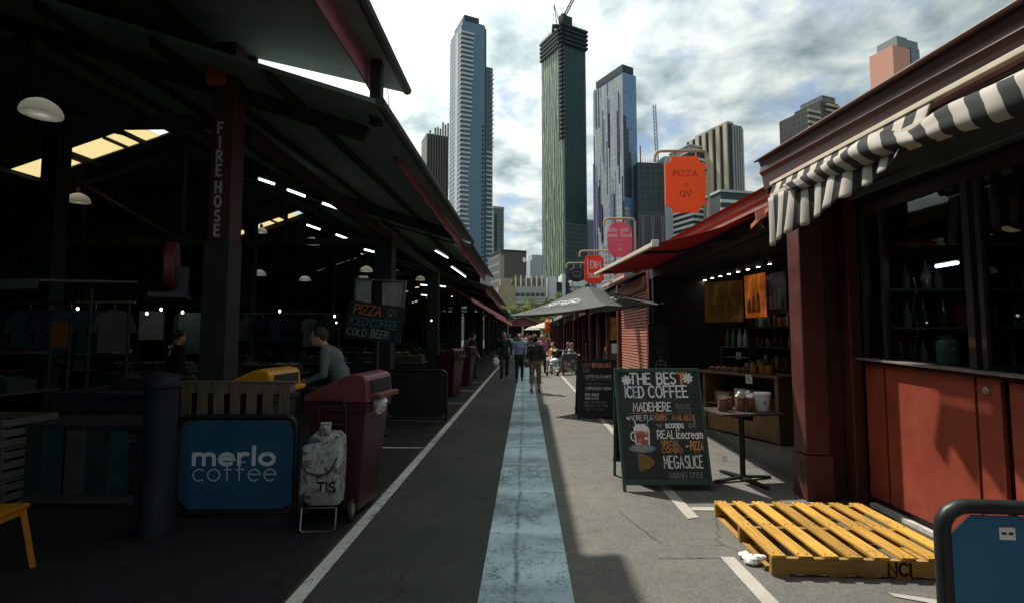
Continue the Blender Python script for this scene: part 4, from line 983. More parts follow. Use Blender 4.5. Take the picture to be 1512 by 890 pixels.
# shelves along the cafe's back wall
bs_ = thing('display_shelf', 'dark back shelves packed with bottles and boxes deep in the coffee shop', 'shelf', (4.9,9.2,.121))
SHW = woodmat('dark_shelf_wood', (.075,.045,.028), 'y')
for z in (.55,.95,1.35,1.75): b = MB(); b.box(4.75,5.1,7.6,11.0,z,z+.025); b.build('shelf_board', SHW, bs_)
for y in (7.58,9.3,11.0): b = MB(); b.box(4.76,5.12,y,y+.03,.122,2.2); b.build('upright', SHW, bs_)
BXM = [M('cafe_box_tan', (.30,.19,.10), .7), M('cafe_box_white', (.5,.48,.44), .7), M('cafe_box_orange', (.45,.16,.03), .6), M('cafe_box_teal', (.05,.16,.16), .6)]
n_ = 0
for z in (.577,.977,1.377,1.777):
    for y in np.arange(7.75,10.95,.155):
        if R.random() < .22 or abs(y-9.31) < .1: continue
        if R.random() < .62:
            o = dup(bt, (4.86+R.uniform(-.05,.08), y, z), 0, 'bottle on the crowded back shelves deep in the coffee shop', 'bottles on the coffee shop back shelves'); ml = GLB[R.randrange(3)]; s_ = R.uniform(.75,1.1); o.scale = (s_*1.1,s_*1.1,s_)
            for ch in o.children:
                if ch.name.startswith('body'): ch.material_slots[0].link = 'OBJECT'; ch.material_slots[0].material = ml
        else:
            b = MB(); h_ = R.uniform(.12,.26); b.box(4.80,4.98,y-.055,y+.055,z,z+h_)
            tag(b.build('carton', BXM[R.randrange(4)], None, bev=.004), 'small carton on the crowded back shelves deep in the coffee shop', 'box', 'cartons on the coffee shop back shelves'); n_ += 1
for i, (x, y, h_, w_, mi) in enumerate(((.25,.25,.16,.3,0),(.62,.25,.24,.22,1),(.95,.22,.13,.34,2))):
    t = thing('carton', ('tan carton under the counter top, left of three','white carton under the counter top, middle of three','orange carton under the counter top, right of three')[i], 'box', onct(x, y, .446), ang)
    b = MB(); b.box(-w_/2,w_/2,-.11,.11,0,h_); b.build('carton_body', BXM[mi], t, world=False, bev=.004); b = MB(); b.box(-w_*.3,w_*.3,-.1125,-.1105,h_*.3,h_*.7); b.build('carton_print', BXM[(mi+1) % 4], t, world=False)
# pedestal table with jars
pt = thing('pedestal_table', 'small dark pedestal table with iced coffee jars beside the chalkboard', 'table', (2.40,5.80,0), rad(8))
b = MB(); b.box(-.36,.36,-.27,.27,.745,.772); b.build('table_top', M('dark_tabletop', (.045,.036,.030), .5, var=.3), pt, world=False, bev=.005)
b = MB(); b.tube([(0,0,.03),(0,0,.744)], .030, 14); b.build('column', BLACK, pt, world=False, smooth=True)
for a in (10,100,190,280):
    b = MB(); ca, sa_ = math.cos(rad(a)), math.sin(rad(a)); b.bar((ca*.02,sa_*.02,.045),(ca*.36,sa_*.36,.02), .05, .025); b.build('foot', BLACK, pt, world=False, bev=.004)
ICE = M('iced_coffee', (.17,.085,.05), .25, var=.5, scale=45); CRM = M('whipped_cream', (.74,.70,.64), .6, var=.06)
for i, (x, y, cr, lb) in enumerate(((-.24,-.05,0,'plain iced coffee jar at the left of the pedestal table'),(-.12,.06,0,'iced coffee jar behind the cream topped ones'),(-.04,-.06,1,'iced coffee jar with cream, left of two in front'),(.08,-.05,1,'iced coffee jar with tall cream swirl next to the tub'),(.10,.09,0,'iced coffee jar at the back beside the white tub'))):
    t = thing('coffee_jar', lb, 'jar', tuple(frame(pt.location, rad(8)) @ Vector((x, y, .773))))
    b = MB(); b.lathe((0,0,0), [(.042,0),(.050,.012),(.052,.10),(.046,.125),(.050,.128),(.050,.138)], 16); b.build('body', ICE, t, world=False, smooth=True)
    if cr:
        b = MB()
        for k in range(6): b.ell((R.uniform(-.02,.02),R.uniform(-.02,.02),.150+k*.010), (.040-k*.004,)*2+(.022,), 10, 6)
        b.build('cream', CRM, t, world=False, smooth=True)
t = thing('tub', 'white paper tub with a printed square on the pedestal table', 'tub', tuple(frame(pt.location, rad(8)) @ Vector((.24,-.03,.773))))
b = MB(); b.lathe((0,0,0), [(.066,0),(.084,.165)], 22); b.build('body', WHITE, t, world=False, smooth=True)
b = MB(); b.lathe((0,0,0), [(.091,.166),(.091,.192),(.084,.196)], 22); b.build('tub_lid', WHITE, t, world=False)
b = MB(); b.box(-.025,.0,-.0835,-.0815,.07,.115); b.build('printing', M('grey_print', (.25,.25,.24), .7), t, world=False)
# chalkboard with a drink drawing
db = thing('chalkboard', 'tall black chalkboard with a drink cup drawing beside the pink shutter', 'sandwich board', (2.72,10.4,0))
b = MB(); b.prism([(2.50,10.30,.0),(2.92,10.27,.0),(2.92,10.40,1.84),(2.50,10.43,1.84)], (0,.03,0)); b.build('board', M('dark_teal_board', (.012,.020,.022), .75, var=.3), db)
b = MB(); b.prism([(2.52,10.36,1.8),(2.90,10.34,1.8),(2.90,10.75,0),(2.52,10.77,0)], (0,.03,0)); b.build('rear_board', BLACK, db)
L = Lettering((2.50,10.30,0), (.42,-.03,0), (0,.13,1.84), (0,-1,.07), 3, .02)
cx = .22
L.stroke([(cx-.09,1.42),(cx-.10,1.38),(cx-.06,1.30),(cx+.04,1.30),(cx+.08,1.38),(cx+.08,1.42)], .010, 1); L.stroke([(cx-.07,1.27),(cx+.08,1.27)], .01, 1); L.stroke([(cx-.1,1.62),(cx-.04,1.53),(cx+.04,1.60),(cx+.12,1.56)], .01, 1)
L.stroke([(cx-.10,1.02),(cx-.07,.72),(cx+.06,.72),(cx+.10,1.02)], .014, 0); L.stroke(arc(cx,1.02,.10,.09,0,180,8), .014, 0); L.stroke([(cx-.10,1.02),(cx+.10,1.02)], .012, 0); L.stroke([(cx,1.02),(cx,1.16)], .014, 0)
for x, y in ((-.02,.93),(.03,.88),(-.03,.84),(.02,.79)): L.disc(cx+x, y, .028, .024, 0)
L.stroke([(cx-.03,.62),(cx,.55),(cx-.02,.46)], .014, 1); L.stroke([(cx+.03,.60),(cx+.01,.52)], .014, 1)
L.build('chalk_marking', [M('dim_chalk', (.30,.32,.32), .9), M('faint_chalk', (.12,.14,.14), .9)], db)  # a drawn drink cup and loose strokes, no words

# ------------------------------------------------------------------ shutter shop and far stalls on the right
sh_ = thing('market_stall', 'narrow shop closed with a pink ribbed roller shutter', 'market stall', (2.95,13.5,0))
PINKS = M('salmon_shutter_paint', (.40,.16,.115), .5, var=.1, scale=2, grime=.2)
b = MB(); n_ = 62; prof = []
for i in range(n_*4+1):
    z = .02+2.68*i/(n_*4); prof.append((2.90+.016*(math.sin(2*math.pi*i/4*1.0) if True else 0), z))
pv = [(x, 11.86, z) for x, z in prof]+[(x, 15.35, z) for x, z in prof]; k_ = len(prof)
slz = .043; vs = []; fs = []
zz = .02
b = MB()
while zz < 2.68:
    b.prism([(2.90,11.86,zz),(2.872,11.86,zz+.012),(2.872,11.86,zz+.058),(2.90,11.86,zz+.066)], (0,3.49,0)); zz += .078
b.build('shutter', PINKS, sh_)
b = MB(); b.box(2.905,2.93,11.56,15.5,.0,3.15); b.build('wall', MAROON_D, sh_)
b = MB(); b.box(2.80,2.90,11.58,11.84,.0,3.1); b.build('post', MAROON, sh_, bev=.01)
b = MB(); b.box(2.78,2.90,15.38,15.62,.0,3.1); b.build('post', MAROON, sh_, bev=.01)
b = MB(); b.box(2.74,2.90,11.86,15.36,2.70,2.98); b.build('shutter_box', M('dusty_pink_box', (.26,.12,.095), .6, var=.2), sh_, bev=.02)
b = MB(); b.bar((2.36,11.9,2.98),(2.36,15.4,3.06), .10, .06); b.prism([(2.4,11.9,2.99),(2.4,15.4,3.07),(2.9,15.4,3.2),(2.9,11.9,3.12)], (0,0,-.02)); b.build('folded_awning', M('pale_pink_awning', (.50,.33,.27), .7, var=.15), sh_)
GREYAW = M('grey_awning', (.20,.19,.18), .8, var=.15); BEIGEAW = M('beige_awning', (.45,.38,.30), .8, var=.15)
fl = ['dark stall with glass door and orange poster, first past the shutter', 'dark stall under a grey awning behind the umbrella', 'red posted stall with beige awning beyond the umbrella', 'stall with grey awning near the middle of the right row', 'small red stall with beige awning far down the lane', 'last dark stall at the far end of the right row']
for i, lb in enumerate(fl):
    y0 = 15.7+i*7.6; y1 = y0+7.4; t = thing('market_stall', lb, 'market stall', (2.95,(y0+y1)/2,0))
    b = MB(); b.box(5.5,5.6,y0,y1,0,3.0); b.box(2.95,5.5,y1-.08,y1,0,3.0); b.box(2.9,5.5,y0,y1,2.8,2.9); b.build('wall', MAROON_D if i % 2 else CAFED, t)
    b = MB(); b.box(2.92,2.99,y0,y1,2.55,3.2); b.build('fascia', (MAROON_D, CAFED)[i % 2], t)
    for y in np.linspace(y0+.1, y1-.15, 4): b = MB(); b.box(2.86,3.0,y-.08,y+.08,0,2.55); b.build('post', MAROON, t, bev=.008)
    b = MB(); b.prism([(2.75,y0,3.2),(2.75,y1,3.2),(6,y1,4.2),(6,y0,4.2)], (0,0,-.05)); b.build('roof', ROOFDK, t)
    b = MB(); w_ = (.5,1.2,1.3,1.1,1.5,1.3)[i]
    b.prism([(2.9-w_,y0+.2,2.62),(2.9-w_,y1-.3,2.62),(2.92,y1-.3,3.0),(2.92,y0+.2,3.0)], (0,0,-.02)); b.prism([(2.9-w_,y0+.2,2.62),(2.9-w_,y1-.3,2.62),(2.9-w_,y1-.3,2.46),(2.9-w_,y0+.2,2.46)], (-.012,0,0))
    b.build('awning', (CREAM if i % 2 == 0 else GREYAW) if i else MAROON, t)
    b = MB(); b.box(3.3,3.8,y0+.6,y1-1.2,0,.95); b.build('stall_counter', DARKST, t)
    for k in range(5):
        yy = y0+.8+k*1.15; b = MB(); b.ell((3.45,yy,1.05), (.22,.3,.14), 10, 6); b.build('goods', (PAST, GLB[0], CHALKB, REDAWN, BINY)[k], t)
t = thing('poster', 'small orange poster behind the glass door past the pink shutter', 'poster', (3.06,16.7,1.45))
b = MB(); b.box(-.28,.28,-.01,.01,0,.75); b.build('sheet', M('orange_yellow_poster', (.42,.17,.03), .5, var=.5, scale=5), t, world=False)
b = MB(); b.box(-.26,.26,-.013,-.0105,-.42,-.1); b.build('lower_notice', WHITE, t, world=False)

# ------------------------------------------------------------------ hanging signs on brackets
YEL = M('cream_yellow_bracket', (.48,.37,.20), .5, var=.12, grime=.2)
def bracket(t, pole_x, y, z0, ztop, arm_x, mat=YEL, drop=.12):
    b = MB(); b.tube([(pole_x,y,z0),(pole_x,y,ztop-.08),(pole_x-.03,y,ztop-.02),(pole_x-.09,y,ztop),(arm_x+.10,y,ztop),(arm_x+.03,y,ztop-.02),(arm_x,y,ztop-.08),(arm_x,y,ztop-drop-.05)], .024, 8)
    b.build('bracket', mat, t, smooth=True)
    b = MB(); b.box(pole_x-.06,pole_x+.06,y-.05,y+.05,z0-.02,z0+.03); b.build('foot_plate', mat, t)
def hooks(t, xs, y, z0, z1, mat=YEL):
    b = MB()
    for x in xs: b.tube([(x,y,z0),(x,y,z1)], .012, 6)
    b.build('hook', mat, t)
ORG = M('orange_sign_acrylic', (.92,.165,.028), .5, var=.06, scale=2, trans=.35)
t = thing('hanging_sign', 'orange notched hanging sign reading PIZZA at QV above the coffee shop roof', 'sign', (2.90,8.0,3.3))
bracket(t, 2.90, 8.0, 3.30, 4.53, 2.07)
x0, x1, z0, z1, k = 2.223, 2.852, 3.535, 4.435, .10
def notch(x0, x1, z0, z1, k): return [(x0+k,z1),(x0+k*.95,z1-k*.7),(x0+k*.5,z1-k*1.0),(x0,z1-k*1.15),(x0,z0+k*1.15),(x0+k*.5,z0+k),(x0+k*.95,z0+k*.7),(x0+k,z0),(x1-k,z0),(x1-k*.95,z0+k*.7),(x1-k*.5,z0+k),(x1,z0+k*1.15),(x1,z1-k*1.15),(x1-k*.5,z1-k),(x1-k*.95,z1-k*.7),(x1-k,z1)]
b = MB(); b.prism([(x, 7.98, z) for x, z in notch(x0,x1,z0,z1,k)], (0,.04,0)); b.build('sign_plate', ORG, t, bev=.004)
hooks(t, (2.36,2.72), 8.0, z1-.005, 4.51)
b = MB(); b.tube([(2.852,8.0,4.2),(2.90,8.0,4.23)], .012, 6); b.tube([(2.852,8.0,3.74),(2.90,8.0,3.77)], .012, 6); b.build('side_stay', BLACK, t)
L = Lettering((2.537,7.98,3.985), (1,0,0), (0,0,1), (0,-1,0), 2)
L.text('PIZZA', 0, .13, .085, .12, 0, center=True, serif=.1, fit=.37, sp=.3) if False else L.text('PIZZA', -.185, .13, .085, .12, 0, serif=.12, fit=.37)
L.text('at', -.03, -.03, .06, .10, 1, fit=.07); L.text('QV', -.085, -.20, .095, .12, 0, serif=.12, fit=.17)
L.build('lettering', [M('dark_brown_print', (.045,.014,.008), .6), M('faint_brown_print', (.24,.04,.012), .6)], t)
t = thing('hanging_sign', 'round pink hanging sign reading bite size mini food', 'sign', (2.38,11.0,3.1))
bracket(t, 2.385, 11.0, 2.95, 4.14, 1.72)
cx, cz = 2.05, 3.675
P_ = []
for i in range(48):
    a = 2*math.pi*i/48; P_.append((cx+.272*math.copysign(abs(math.cos(a))**.75, math.cos(a)), cz+.39*math.copysign(abs(math.sin(a))**.75, math.sin(a))))
b = MB(); b.prism([(x, 10.98, z) for x, z in P_], (0,.04,0)); b.build('sign_plate', M('pink_sign_acrylic', (.72,.17,.26), .5, var=.05, trans=.35), t, bev=.004)
hooks(t, (1.93,2.17), 11.0, cz+.375, 4.12)
L = Lettering((cx,10.98,cz), (1,0,0), (0,0,1), (0,-1,0), 2)
L.text('bite size', -.235, .175, .085, .17, 0, fit=.42); L.text('mini food', -.235, .055, .085, .17, 0, fit=.48)
L.stroke([(-.25,-.02),(.2,-.02)], .01, 1); L.stroke([(-.07,-.13),(.0,-.10),(.08,-.13)], .012, 1); L.stroke([(-.06,-.17),(.09,-.17)], .012, 1); L.disc(.01,-.23,.05,.022,2)
L.build('lettering', [WHITE, M('pale_pink_print', (.72,.42,.42), .6), M('yellow_print', (.6,.5,.15), .6)], t)
t = thing('hanging_sign', 'red notched hanging sign reading DIM half hidden by the awning tip', 'sign', (2.2,14.0,3.1))
bracket(t, 2.32, 14.0, 2.95, 3.93, 1.50)
x0, x1, z0, z1 = 1.63, 2.16, 3.02, 3.80
b = MB(); b.prism([(x, 13.98, z) for x, z in notch(x0,x1,z0,z1,.07)], (0,.04,0)); b.build('sign_plate', M('red_sign_acrylic', (.75,.07,.035), .5, var=.06, trans=.35), t, bev=.004)
hooks(t, (1.75,1.9,2.05), 14.0, z1-.005, 3.915)
L = Lettering((x0,13.98,z0), (1,0,0), (0,0,1), (0,-1,0), 2)
L.text('DIM', .17, .42, .2, .11, 0, fit=.27); L.stroke([(.09,.68),(.09,.25),(.16,.25)], .018, 0)
L.text('SIM', .14, .2, .08, .16, 0, fit=.12); L.stroke([(.1,.17),(.42,.17)], .02, 0); L.text('SUM', .28, .2, .08, .16, 0, fit=.12)
L.build('lettering', [WHITE], t)
t = thing('hanging_sign', 'small black hanging sign with white words next to the red sign', 'sign', (1.9,17.0,3.0))
bracket(t, 2.10, 17.0, 2.9, 4.02, 1.38)
b = MB(); b.ell((1.72,17.0,3.62), (.28,.03,.24), 24, 10); b.build('sign_plate', BLACK, t, smooth=True)
hooks(t, (1.62,1.85), 17.0, 3.84, 4.0)
L = Lettering((1.72,16.955,3.6), (1,0,0), (0,0,1), (0,-1,0), 2); L.stroke(arc(0,.05,.15,.07,20,340,10), .012, 0); L.stroke(arc(.02,.0,.12,.08,200,360,8), .012, 0)
L.build('emblem', [CHALKG], t)
t = thing('name_board', 'small dark board with white letters under the black hanging sign', 'sign', (1.8,17.3,2.9))
b = MB(); b.box(1.48,2.14,17.28,17.32,3.03,3.25); b.build('board', BLACK, t)
b = MB(); b.tube([(1.6,17.3,3.251),(1.6,17.0,3.42)], .01, 6); b.tube([(2.1,17.3,3.251),(2.12,17.0,3.42)], .01, 6); b.build('hanger', BLACK, t)
L = Lettering((1.5,17.28,3.08), (1,0,0), (0,0,1), (0,-1,0), 2); L.text('MELBOURNE', .03, .02, .11, .22, 0, fit=.55); L.build('lettering', [WHITE], t)

# ------------------------------------------------------------------ umbrella
um = thing('umbrella', 'dark grey cafe umbrella with white squiggle print over the lane', 'umbrella', (1.35,11.2,0))
UMB = M('charcoal_canvas', (.07,.072,.068), .85, var=.12, scale=3, trans=.08)
A_ = Vector((1.36,11.2,2.70)); K = [Vector((-.36,11.1,2.03)), Vector((1.52,9.5,2.16)), Vector((3.05,11.25,2.30)), Vector((1.25,12.9,2.17))]
me = MB(); nu = 8
for i in range(4):
    c0, c1 = K[i], K[(i+1) % 4]; vs = []; fs = []
    for j in range(nu+1):
        for k in range(nu+1):
            e = c0.lerp(c1, k/nu); p = A_.lerp(e, j/nu); p.z -= .07*math.sin(math.pi*k/nu)*(j/nu)*.6+.05*math.sin(math.pi*j/nu); vs.append(p)
    fs = [(j*(nu+1)+k, (j+1)*(nu+1)+k, (j+1)*(nu+1)+k+1, j*(nu+1)+k+1) for j in range(nu) for k in range(nu)]
    me.add(vs, fs)
o = me.build('canopy', UMB, um, smooth=False); so_ = o.modifiers.new('thickness', 'SOLIDIFY'); so_.thickness = .006
b = MB(); b.tube([(1.36,11.2,.05),(1.36,11.2,2.66)], .028, 12); b.build('pole', DARKST, um, smooth=True)
b = MB(); b.lathe((1.36,11.2,0), [(.30,.004),(.30,.05),(.06,.07),(.06,.25)], 20); b.build('base', DARKST, um)
for kq in K:
    b = MB(); b.tube([A_-Vector((0,0,.06)), kq-Vector((0,0,.02))], .011, 6); b.build('rib', DARKST, um)
    b = MB(); b.tube([(1.36,11.2,2.1), A_.lerp(kq, .55)-Vector((0,0,.07))], .009, 6); b.build('strut', DARKST, um)
b = MB(); b.lathe((1.36,11.2,2.69), [(.07,0),(.05,.04),(.0,.06)], 12); b.build('finial', DARKST, um)
def panel_plane(i):
    c0, c1 = K[i], K[(i+1) % 4]; u_ = (c1-c0).normalized(); m_ = (c0+c1)/2; v_ = (A_-m_); v_ = (v_-u_*v_.dot(u_)).normalized(); n_ = u_.cross(v_)
    return m_+v_*.45-Vector((0,0,.055)), u_, v_, n_
b = None
for i, seed in ((0,4),(1,6)):
    O, u_, v_, n_ = panel_plane(i)
    if n_.z < 0: n_ = -n_
    L = Lettering(O+n_*.055, u_, v_, n_, seed, .04)
    L.stroke([(-.42,-.14),(-.25,-.10),(-.1,-.02),(.05,-.05),(.22,.03),(.38,.02)], .015, 0); L.stroke([(-.28,.0),(-.12,.08),(.02,.03),(.12,.10),(.30,.12)], .014, 0); L.stroke(arc(-.3,-.03,.08,.05,0,300,8), .014, 0); L.stroke(arc(.1,-.1,.12,.04,20,300,8), .012, 0); L.stroke([(.18,.0),(.3,-.1),(.42,-.05)], .018, 0)
    L.build('print', [CHALK], um)
# ------------------------------------------------------------------ market shed on the left
ms = thing('market_shed', 'long dark open sided market shed along the left of the lane', 'market shed', (-3.5,5.6,0))
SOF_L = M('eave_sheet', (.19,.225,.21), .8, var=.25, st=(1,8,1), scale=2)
RX, LX = -8.3, -15.2
MOD = [(-12,6.08,4.60,.0,.25), (4.93,14.0,3.92,.028,.325), (13.6,22.3,4.02,.015,.30), (21.8,38,3.66,.008,.30), (37.5,66,3.50,.004,.30)]
def zroof(k, x, y):
    y0, y1, z0, ry, sl_ = MOD[k]; z = z0+ry*(y-y0)
    return z+sl_*(-1.5-x) if x > RX else z+sl_*(-1.5-RX)-.34*(RX-x)
gaps = [(10.7,11.4),(18.1,18.6),(25.3,25.9),(32.4,33.2),(40,40.8),(48,48.8)]
for k, (y0, y1, z0, ry, sl_) in enumerate(MOD):
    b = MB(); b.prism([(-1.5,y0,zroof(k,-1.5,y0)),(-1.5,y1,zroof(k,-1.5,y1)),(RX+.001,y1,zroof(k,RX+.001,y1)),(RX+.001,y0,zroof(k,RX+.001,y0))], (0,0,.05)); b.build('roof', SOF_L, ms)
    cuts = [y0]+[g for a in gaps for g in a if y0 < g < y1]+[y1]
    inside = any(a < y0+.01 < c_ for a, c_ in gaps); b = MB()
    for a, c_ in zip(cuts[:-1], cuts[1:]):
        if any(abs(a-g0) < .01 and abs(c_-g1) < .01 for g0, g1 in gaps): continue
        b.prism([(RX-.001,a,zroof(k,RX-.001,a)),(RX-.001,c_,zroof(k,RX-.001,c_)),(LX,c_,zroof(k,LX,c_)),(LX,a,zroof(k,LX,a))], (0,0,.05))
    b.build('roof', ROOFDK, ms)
    b = MB(); b.tube([(-1.46,y0,zroof(k,-1.5,y0)+.02),(-1.46,y1,zroof(k,-1.5,y1)+.02)], .055, 8); b.build('gutter', ROOFDK, ms)
    b = MB()       # purlins under the sheets, along the shed
    for x in np.arange(-2.6 if k else -3.85,-14.5,-1.25): b.bar((x,y0+.02,zroof(k,x,y0)-.06),(x,y1-.02,zroof(k,x,y1)-.06), .06, .10)
    b.build('purlin', TIMBER_D, ms)
PANE, nt, bs = newmat('warm_skylight_sheet')
tb = nt.nodes.new('ShaderNodeBsdfTranslucent'); tb.inputs[0].default_value = (.62,.55,.38,1); ms_ = nt.nodes.new('ShaderNodeMixShader'); ms_.inputs[0].default_value = .30
tp = nt.nodes.new('ShaderNodeBsdfTransparent'); tp.inputs[0].default_value = (.66,.60,.44,1)
nt.links.new(tb.outputs[0], ms_.inputs[1]); nt.links.new(tp.outputs[0], ms_.inputs[2]); nt.links.new(ms_.outputs[0], nt.nodes['Material Output'].inputs[0])
for g0, g1 in gaps:
    k = max(i for i in range(5) if MOD[i][0] <= g0)
    b = MB(); x1 = -11.5 if g0 < 15 else -10.9
    b.prism([(RX-.25,g0+.02,zroof(k,RX-.25,g0)+.02),(RX-.25,g1-.02,zroof(k,RX-.25,g1)+.02),(x1,g1-.02,zroof(k,x1,g1)+.02),(x1,g0+.02,zroof(k,x1,g0)+.02)], (0,0,.012)); b.build('skylight', PANE, ms)
    b = MB(); b.prism([(x1,g0,zroof(k,x1,g0)+.002),(x1,g1,zroof(k,x1,g1)+.002),(LX,g1,zroof(k,LX,g1)+.002),(LX,g0,zroof(k,LX,g0)+.002)], (0,0,.05)); b.build('roof', ROOFDK, ms)
    for x in np.arange(RX-1.0, x1+.2, -1.0): b = MB(); b.bar((x,g0,zroof(k,x,g0)),(x,g1,zroof(k,x,g1)), .05, .07); b.build('glazing_bar', TIMBER_D, ms)
# boards closing the steps between the roof lengths
for k in range(4):
    y = MOD[k][1]-.03; x0 = -3.35 if k == 0 else -2.0
    b = MB(); b.prism([(x0,y,zroof(k+1,x0,y)-.05),(x0,y,zroof(k,x0,y)+.03),(RX,y,zroof(k,RX+.01,y)+.03),(RX,y,zroof(k+1,RX+.01,y)-.05)], (0,.03,0))
    b.build('step_board', ROOFDK, ms); b = MB(); b.prism([(RX,y,zroof(k+1,RX+.01,y)-.05),(RX,y,zroof(k,RX+.01,y)+.03),(LX,y,zroof(k,LX,y)+.03),(LX,y,zroof(k+1,LX,y)-.05)], (0,.03,0)); b.build('step_board', ROOFDK, ms)
# plum roller bands under the eave
for y0, y1, za, zb_, dz in ((-8,6.05,4.39,4.745,.0),(6.85,13.9,3.94,4.16,.0),(14.1,22.0,3.90,4.12,.0),(22.4,37,3.48,3.68,.0)):
    b = MB(); n_ = 30; vs = []
    for i in range(n_+1):
        y = y0+(y1-y0)*i/n_; vs += [(-1.75+.012*math.sin(i*2.1), y, za+.015*math.sin(i*1.3)), (-1.75, y, zb_+(.0 if i else 0))]
    b.add(vs, [(2*i,2*i+2,2*i+3,2*i+1) for i in range(n_)]); o = b.build('rolled_blind', PLUM, ms); so_ = o.modifiers.new('thickness', 'SOLIDIFY'); so_.thickness = .02
    b = MB(); b.bar((-1.735,y0,zb_+.015),(-1.735,y1+.03,zb_+.015), .03, .028); b.build('blind_rail', M('pale_rail', (.42,.40,.39), .5) if 'pale_rail' not in bpy.data.materials else bpy.data.materials['pale_rail'], ms)
b = MB(); b.tube([(-1.72,6.1,4.74),(-1.70,6.16,4.35),(-1.72,6.12,4.1)], .006, 6); b.build('blind_cord', WHITE, ms)
b = MB(); b.box(-1.70,-1.58,5.35,5.45,3.9,4.62); b.build('eave_post', TIMBER_D, ms)
# columns
CY_ = [5.6,12.0,18.4,24.8,31.2,37.6,44,50.4,56.8]
for i, y in enumerate(CY_):
    b = MB(); b.box(-3.53,-3.24,y-.18,y+.08,0,2.64) if i == 0 else b.box(-3.56,-3.15,y-.2,y+.2,0,3.9); cc = b.build('column', M('dark_column_paint', (.024,.027,.026), .8, var=.3, grime=.4) if i == 0 else TIMBER_D, ms, bev=.012)
    if i == 0:
        b = MB(); b.box(-3.49,-3.25,y-.17,y+.07,2.642,4.9); cu = b.build('column_head', M('rust_brown_column', (.050,.020,.017), .7, var=.3, grime=.4), ms, bev=.008)
        cu['label'] = 'maroon steel upper column lettered FIRE HOSE'
        L = Lettering((-3.46,y-.171,2.69), (1,0,0), (0,0,1), (0,-1,0), 5)
        for j, ch in enumerate('FIREHOSE'[::-1]):
            L.text(ch, .07-L.width(ch,.12,.8)/2, j*.160+(.03 if j > 3 else 0), .118, .22, 0, sx=.8, serif=.13)
        L.build('stencil_lettering', [M('faded_white_stencil', (.42,.40,.38), .8, var=.3, scale=40)], cu)
        b = MB(); b.box(-3.54,-3.34,y-.22,y-.19,4.38,4.68); sg = b.build('fire_notice', M('orange_red_notice', (.42,.075,.03), .6, var=.25), ms)
        L = Lettering((-3.53,y-.22,4.38), (1,0,0), (0,0,1), (0,-1,0), 5); L.stroke([(.05,.20),(.15,.20)], .02, 0); L.stroke([(.05,.12),(.15,.14)], .02, 0); L.build('notice_print', [MAROON_D], sg)
    for x in (-8.3,-13.4): b = MB(); b.box(x-.14,x+.14,y+3.0-.14,y+3.0+.14,0,5.2 if x > -9 else 4.2); b.build('column', TIMBER_D, ms)
    k = max(q for q in range(5) if MOD[q][0] <= y)
    b = MB(); zt_ = 4.05 if i == 0 else 3.85     # truss: tie beam, rafters, web
    b.bar((-1.8,y,zroof(k,-1.8,y)-.16),(RX,y,zroof(k,RX,y)-.16), .10, .16); b.bar((RX,y,zroof(k,RX,y)-.16),(LX,y,zroof(k,LX,y)-.16), .10, .16)
    b.bar((-3.6,y,zt_),(-13.5,y,zt_), .10, .14); b.bar((RX,y,zt_),(RX,y,zroof(k,RX,y)-.2), .08, .08)
    for x0_, x1_ in ((-5.8,-5.8),(-10.8,-10.8)): b.bar((x0_,y,zt_),(x1_,y,zroof(k,x1_,y)-.2), .07, .07); b.bar((RX,y,zt_),(x1_,y,zroof(k,x1_,y)-.2), .07, .07)
    b.build('roof_truss', TIMBER_D, ms)
    b = MB(); b.tube([(-10.5,y,zroof(k,-10.5,y)-.25),(-9.2,y+2.2,zroof(k,-9.2,y)-.35),(-8.4,y+4.6,zroof(k,-8.4,y)-.3)], .045, 6); b.build('wind_brace', TIMBER_D, ms)
b = MB(); b.bar((-3.36,5.85,4.0),(-3.36,60,3.9), .14, .22); b.bar((-13.4,-10,3.95),(-13.4,60,3.85), .14, .22); b.build('eave_beam', TIMBER_D, ms)
b = MB(); b.prism([(LX+.3,-12,3.75),(LX+.3,66,3.4),(-30,66,4.2),(-30,-12,4.4)], (0,0,.06)); b.box(LX-.05,LX+.02,-12,66,2.9,4.7); b.build('roof', ROOFDK, ms)
b = MB(); b.box(-30.2,-30,-12,66,0,4.5); b.box(-30,-1.6,-12.2,-12,0,6.2); b.box(-30,-9.5,66,66.2,0,4.6); b.box(-8,-6.2,66,66.2,0,4.6); b.box(-5.2,-2.4,66,66.2,0,4.6); b.build('wall', M('shed_wall_dark', (.030,.032,.030), .9, var=.4), ms)
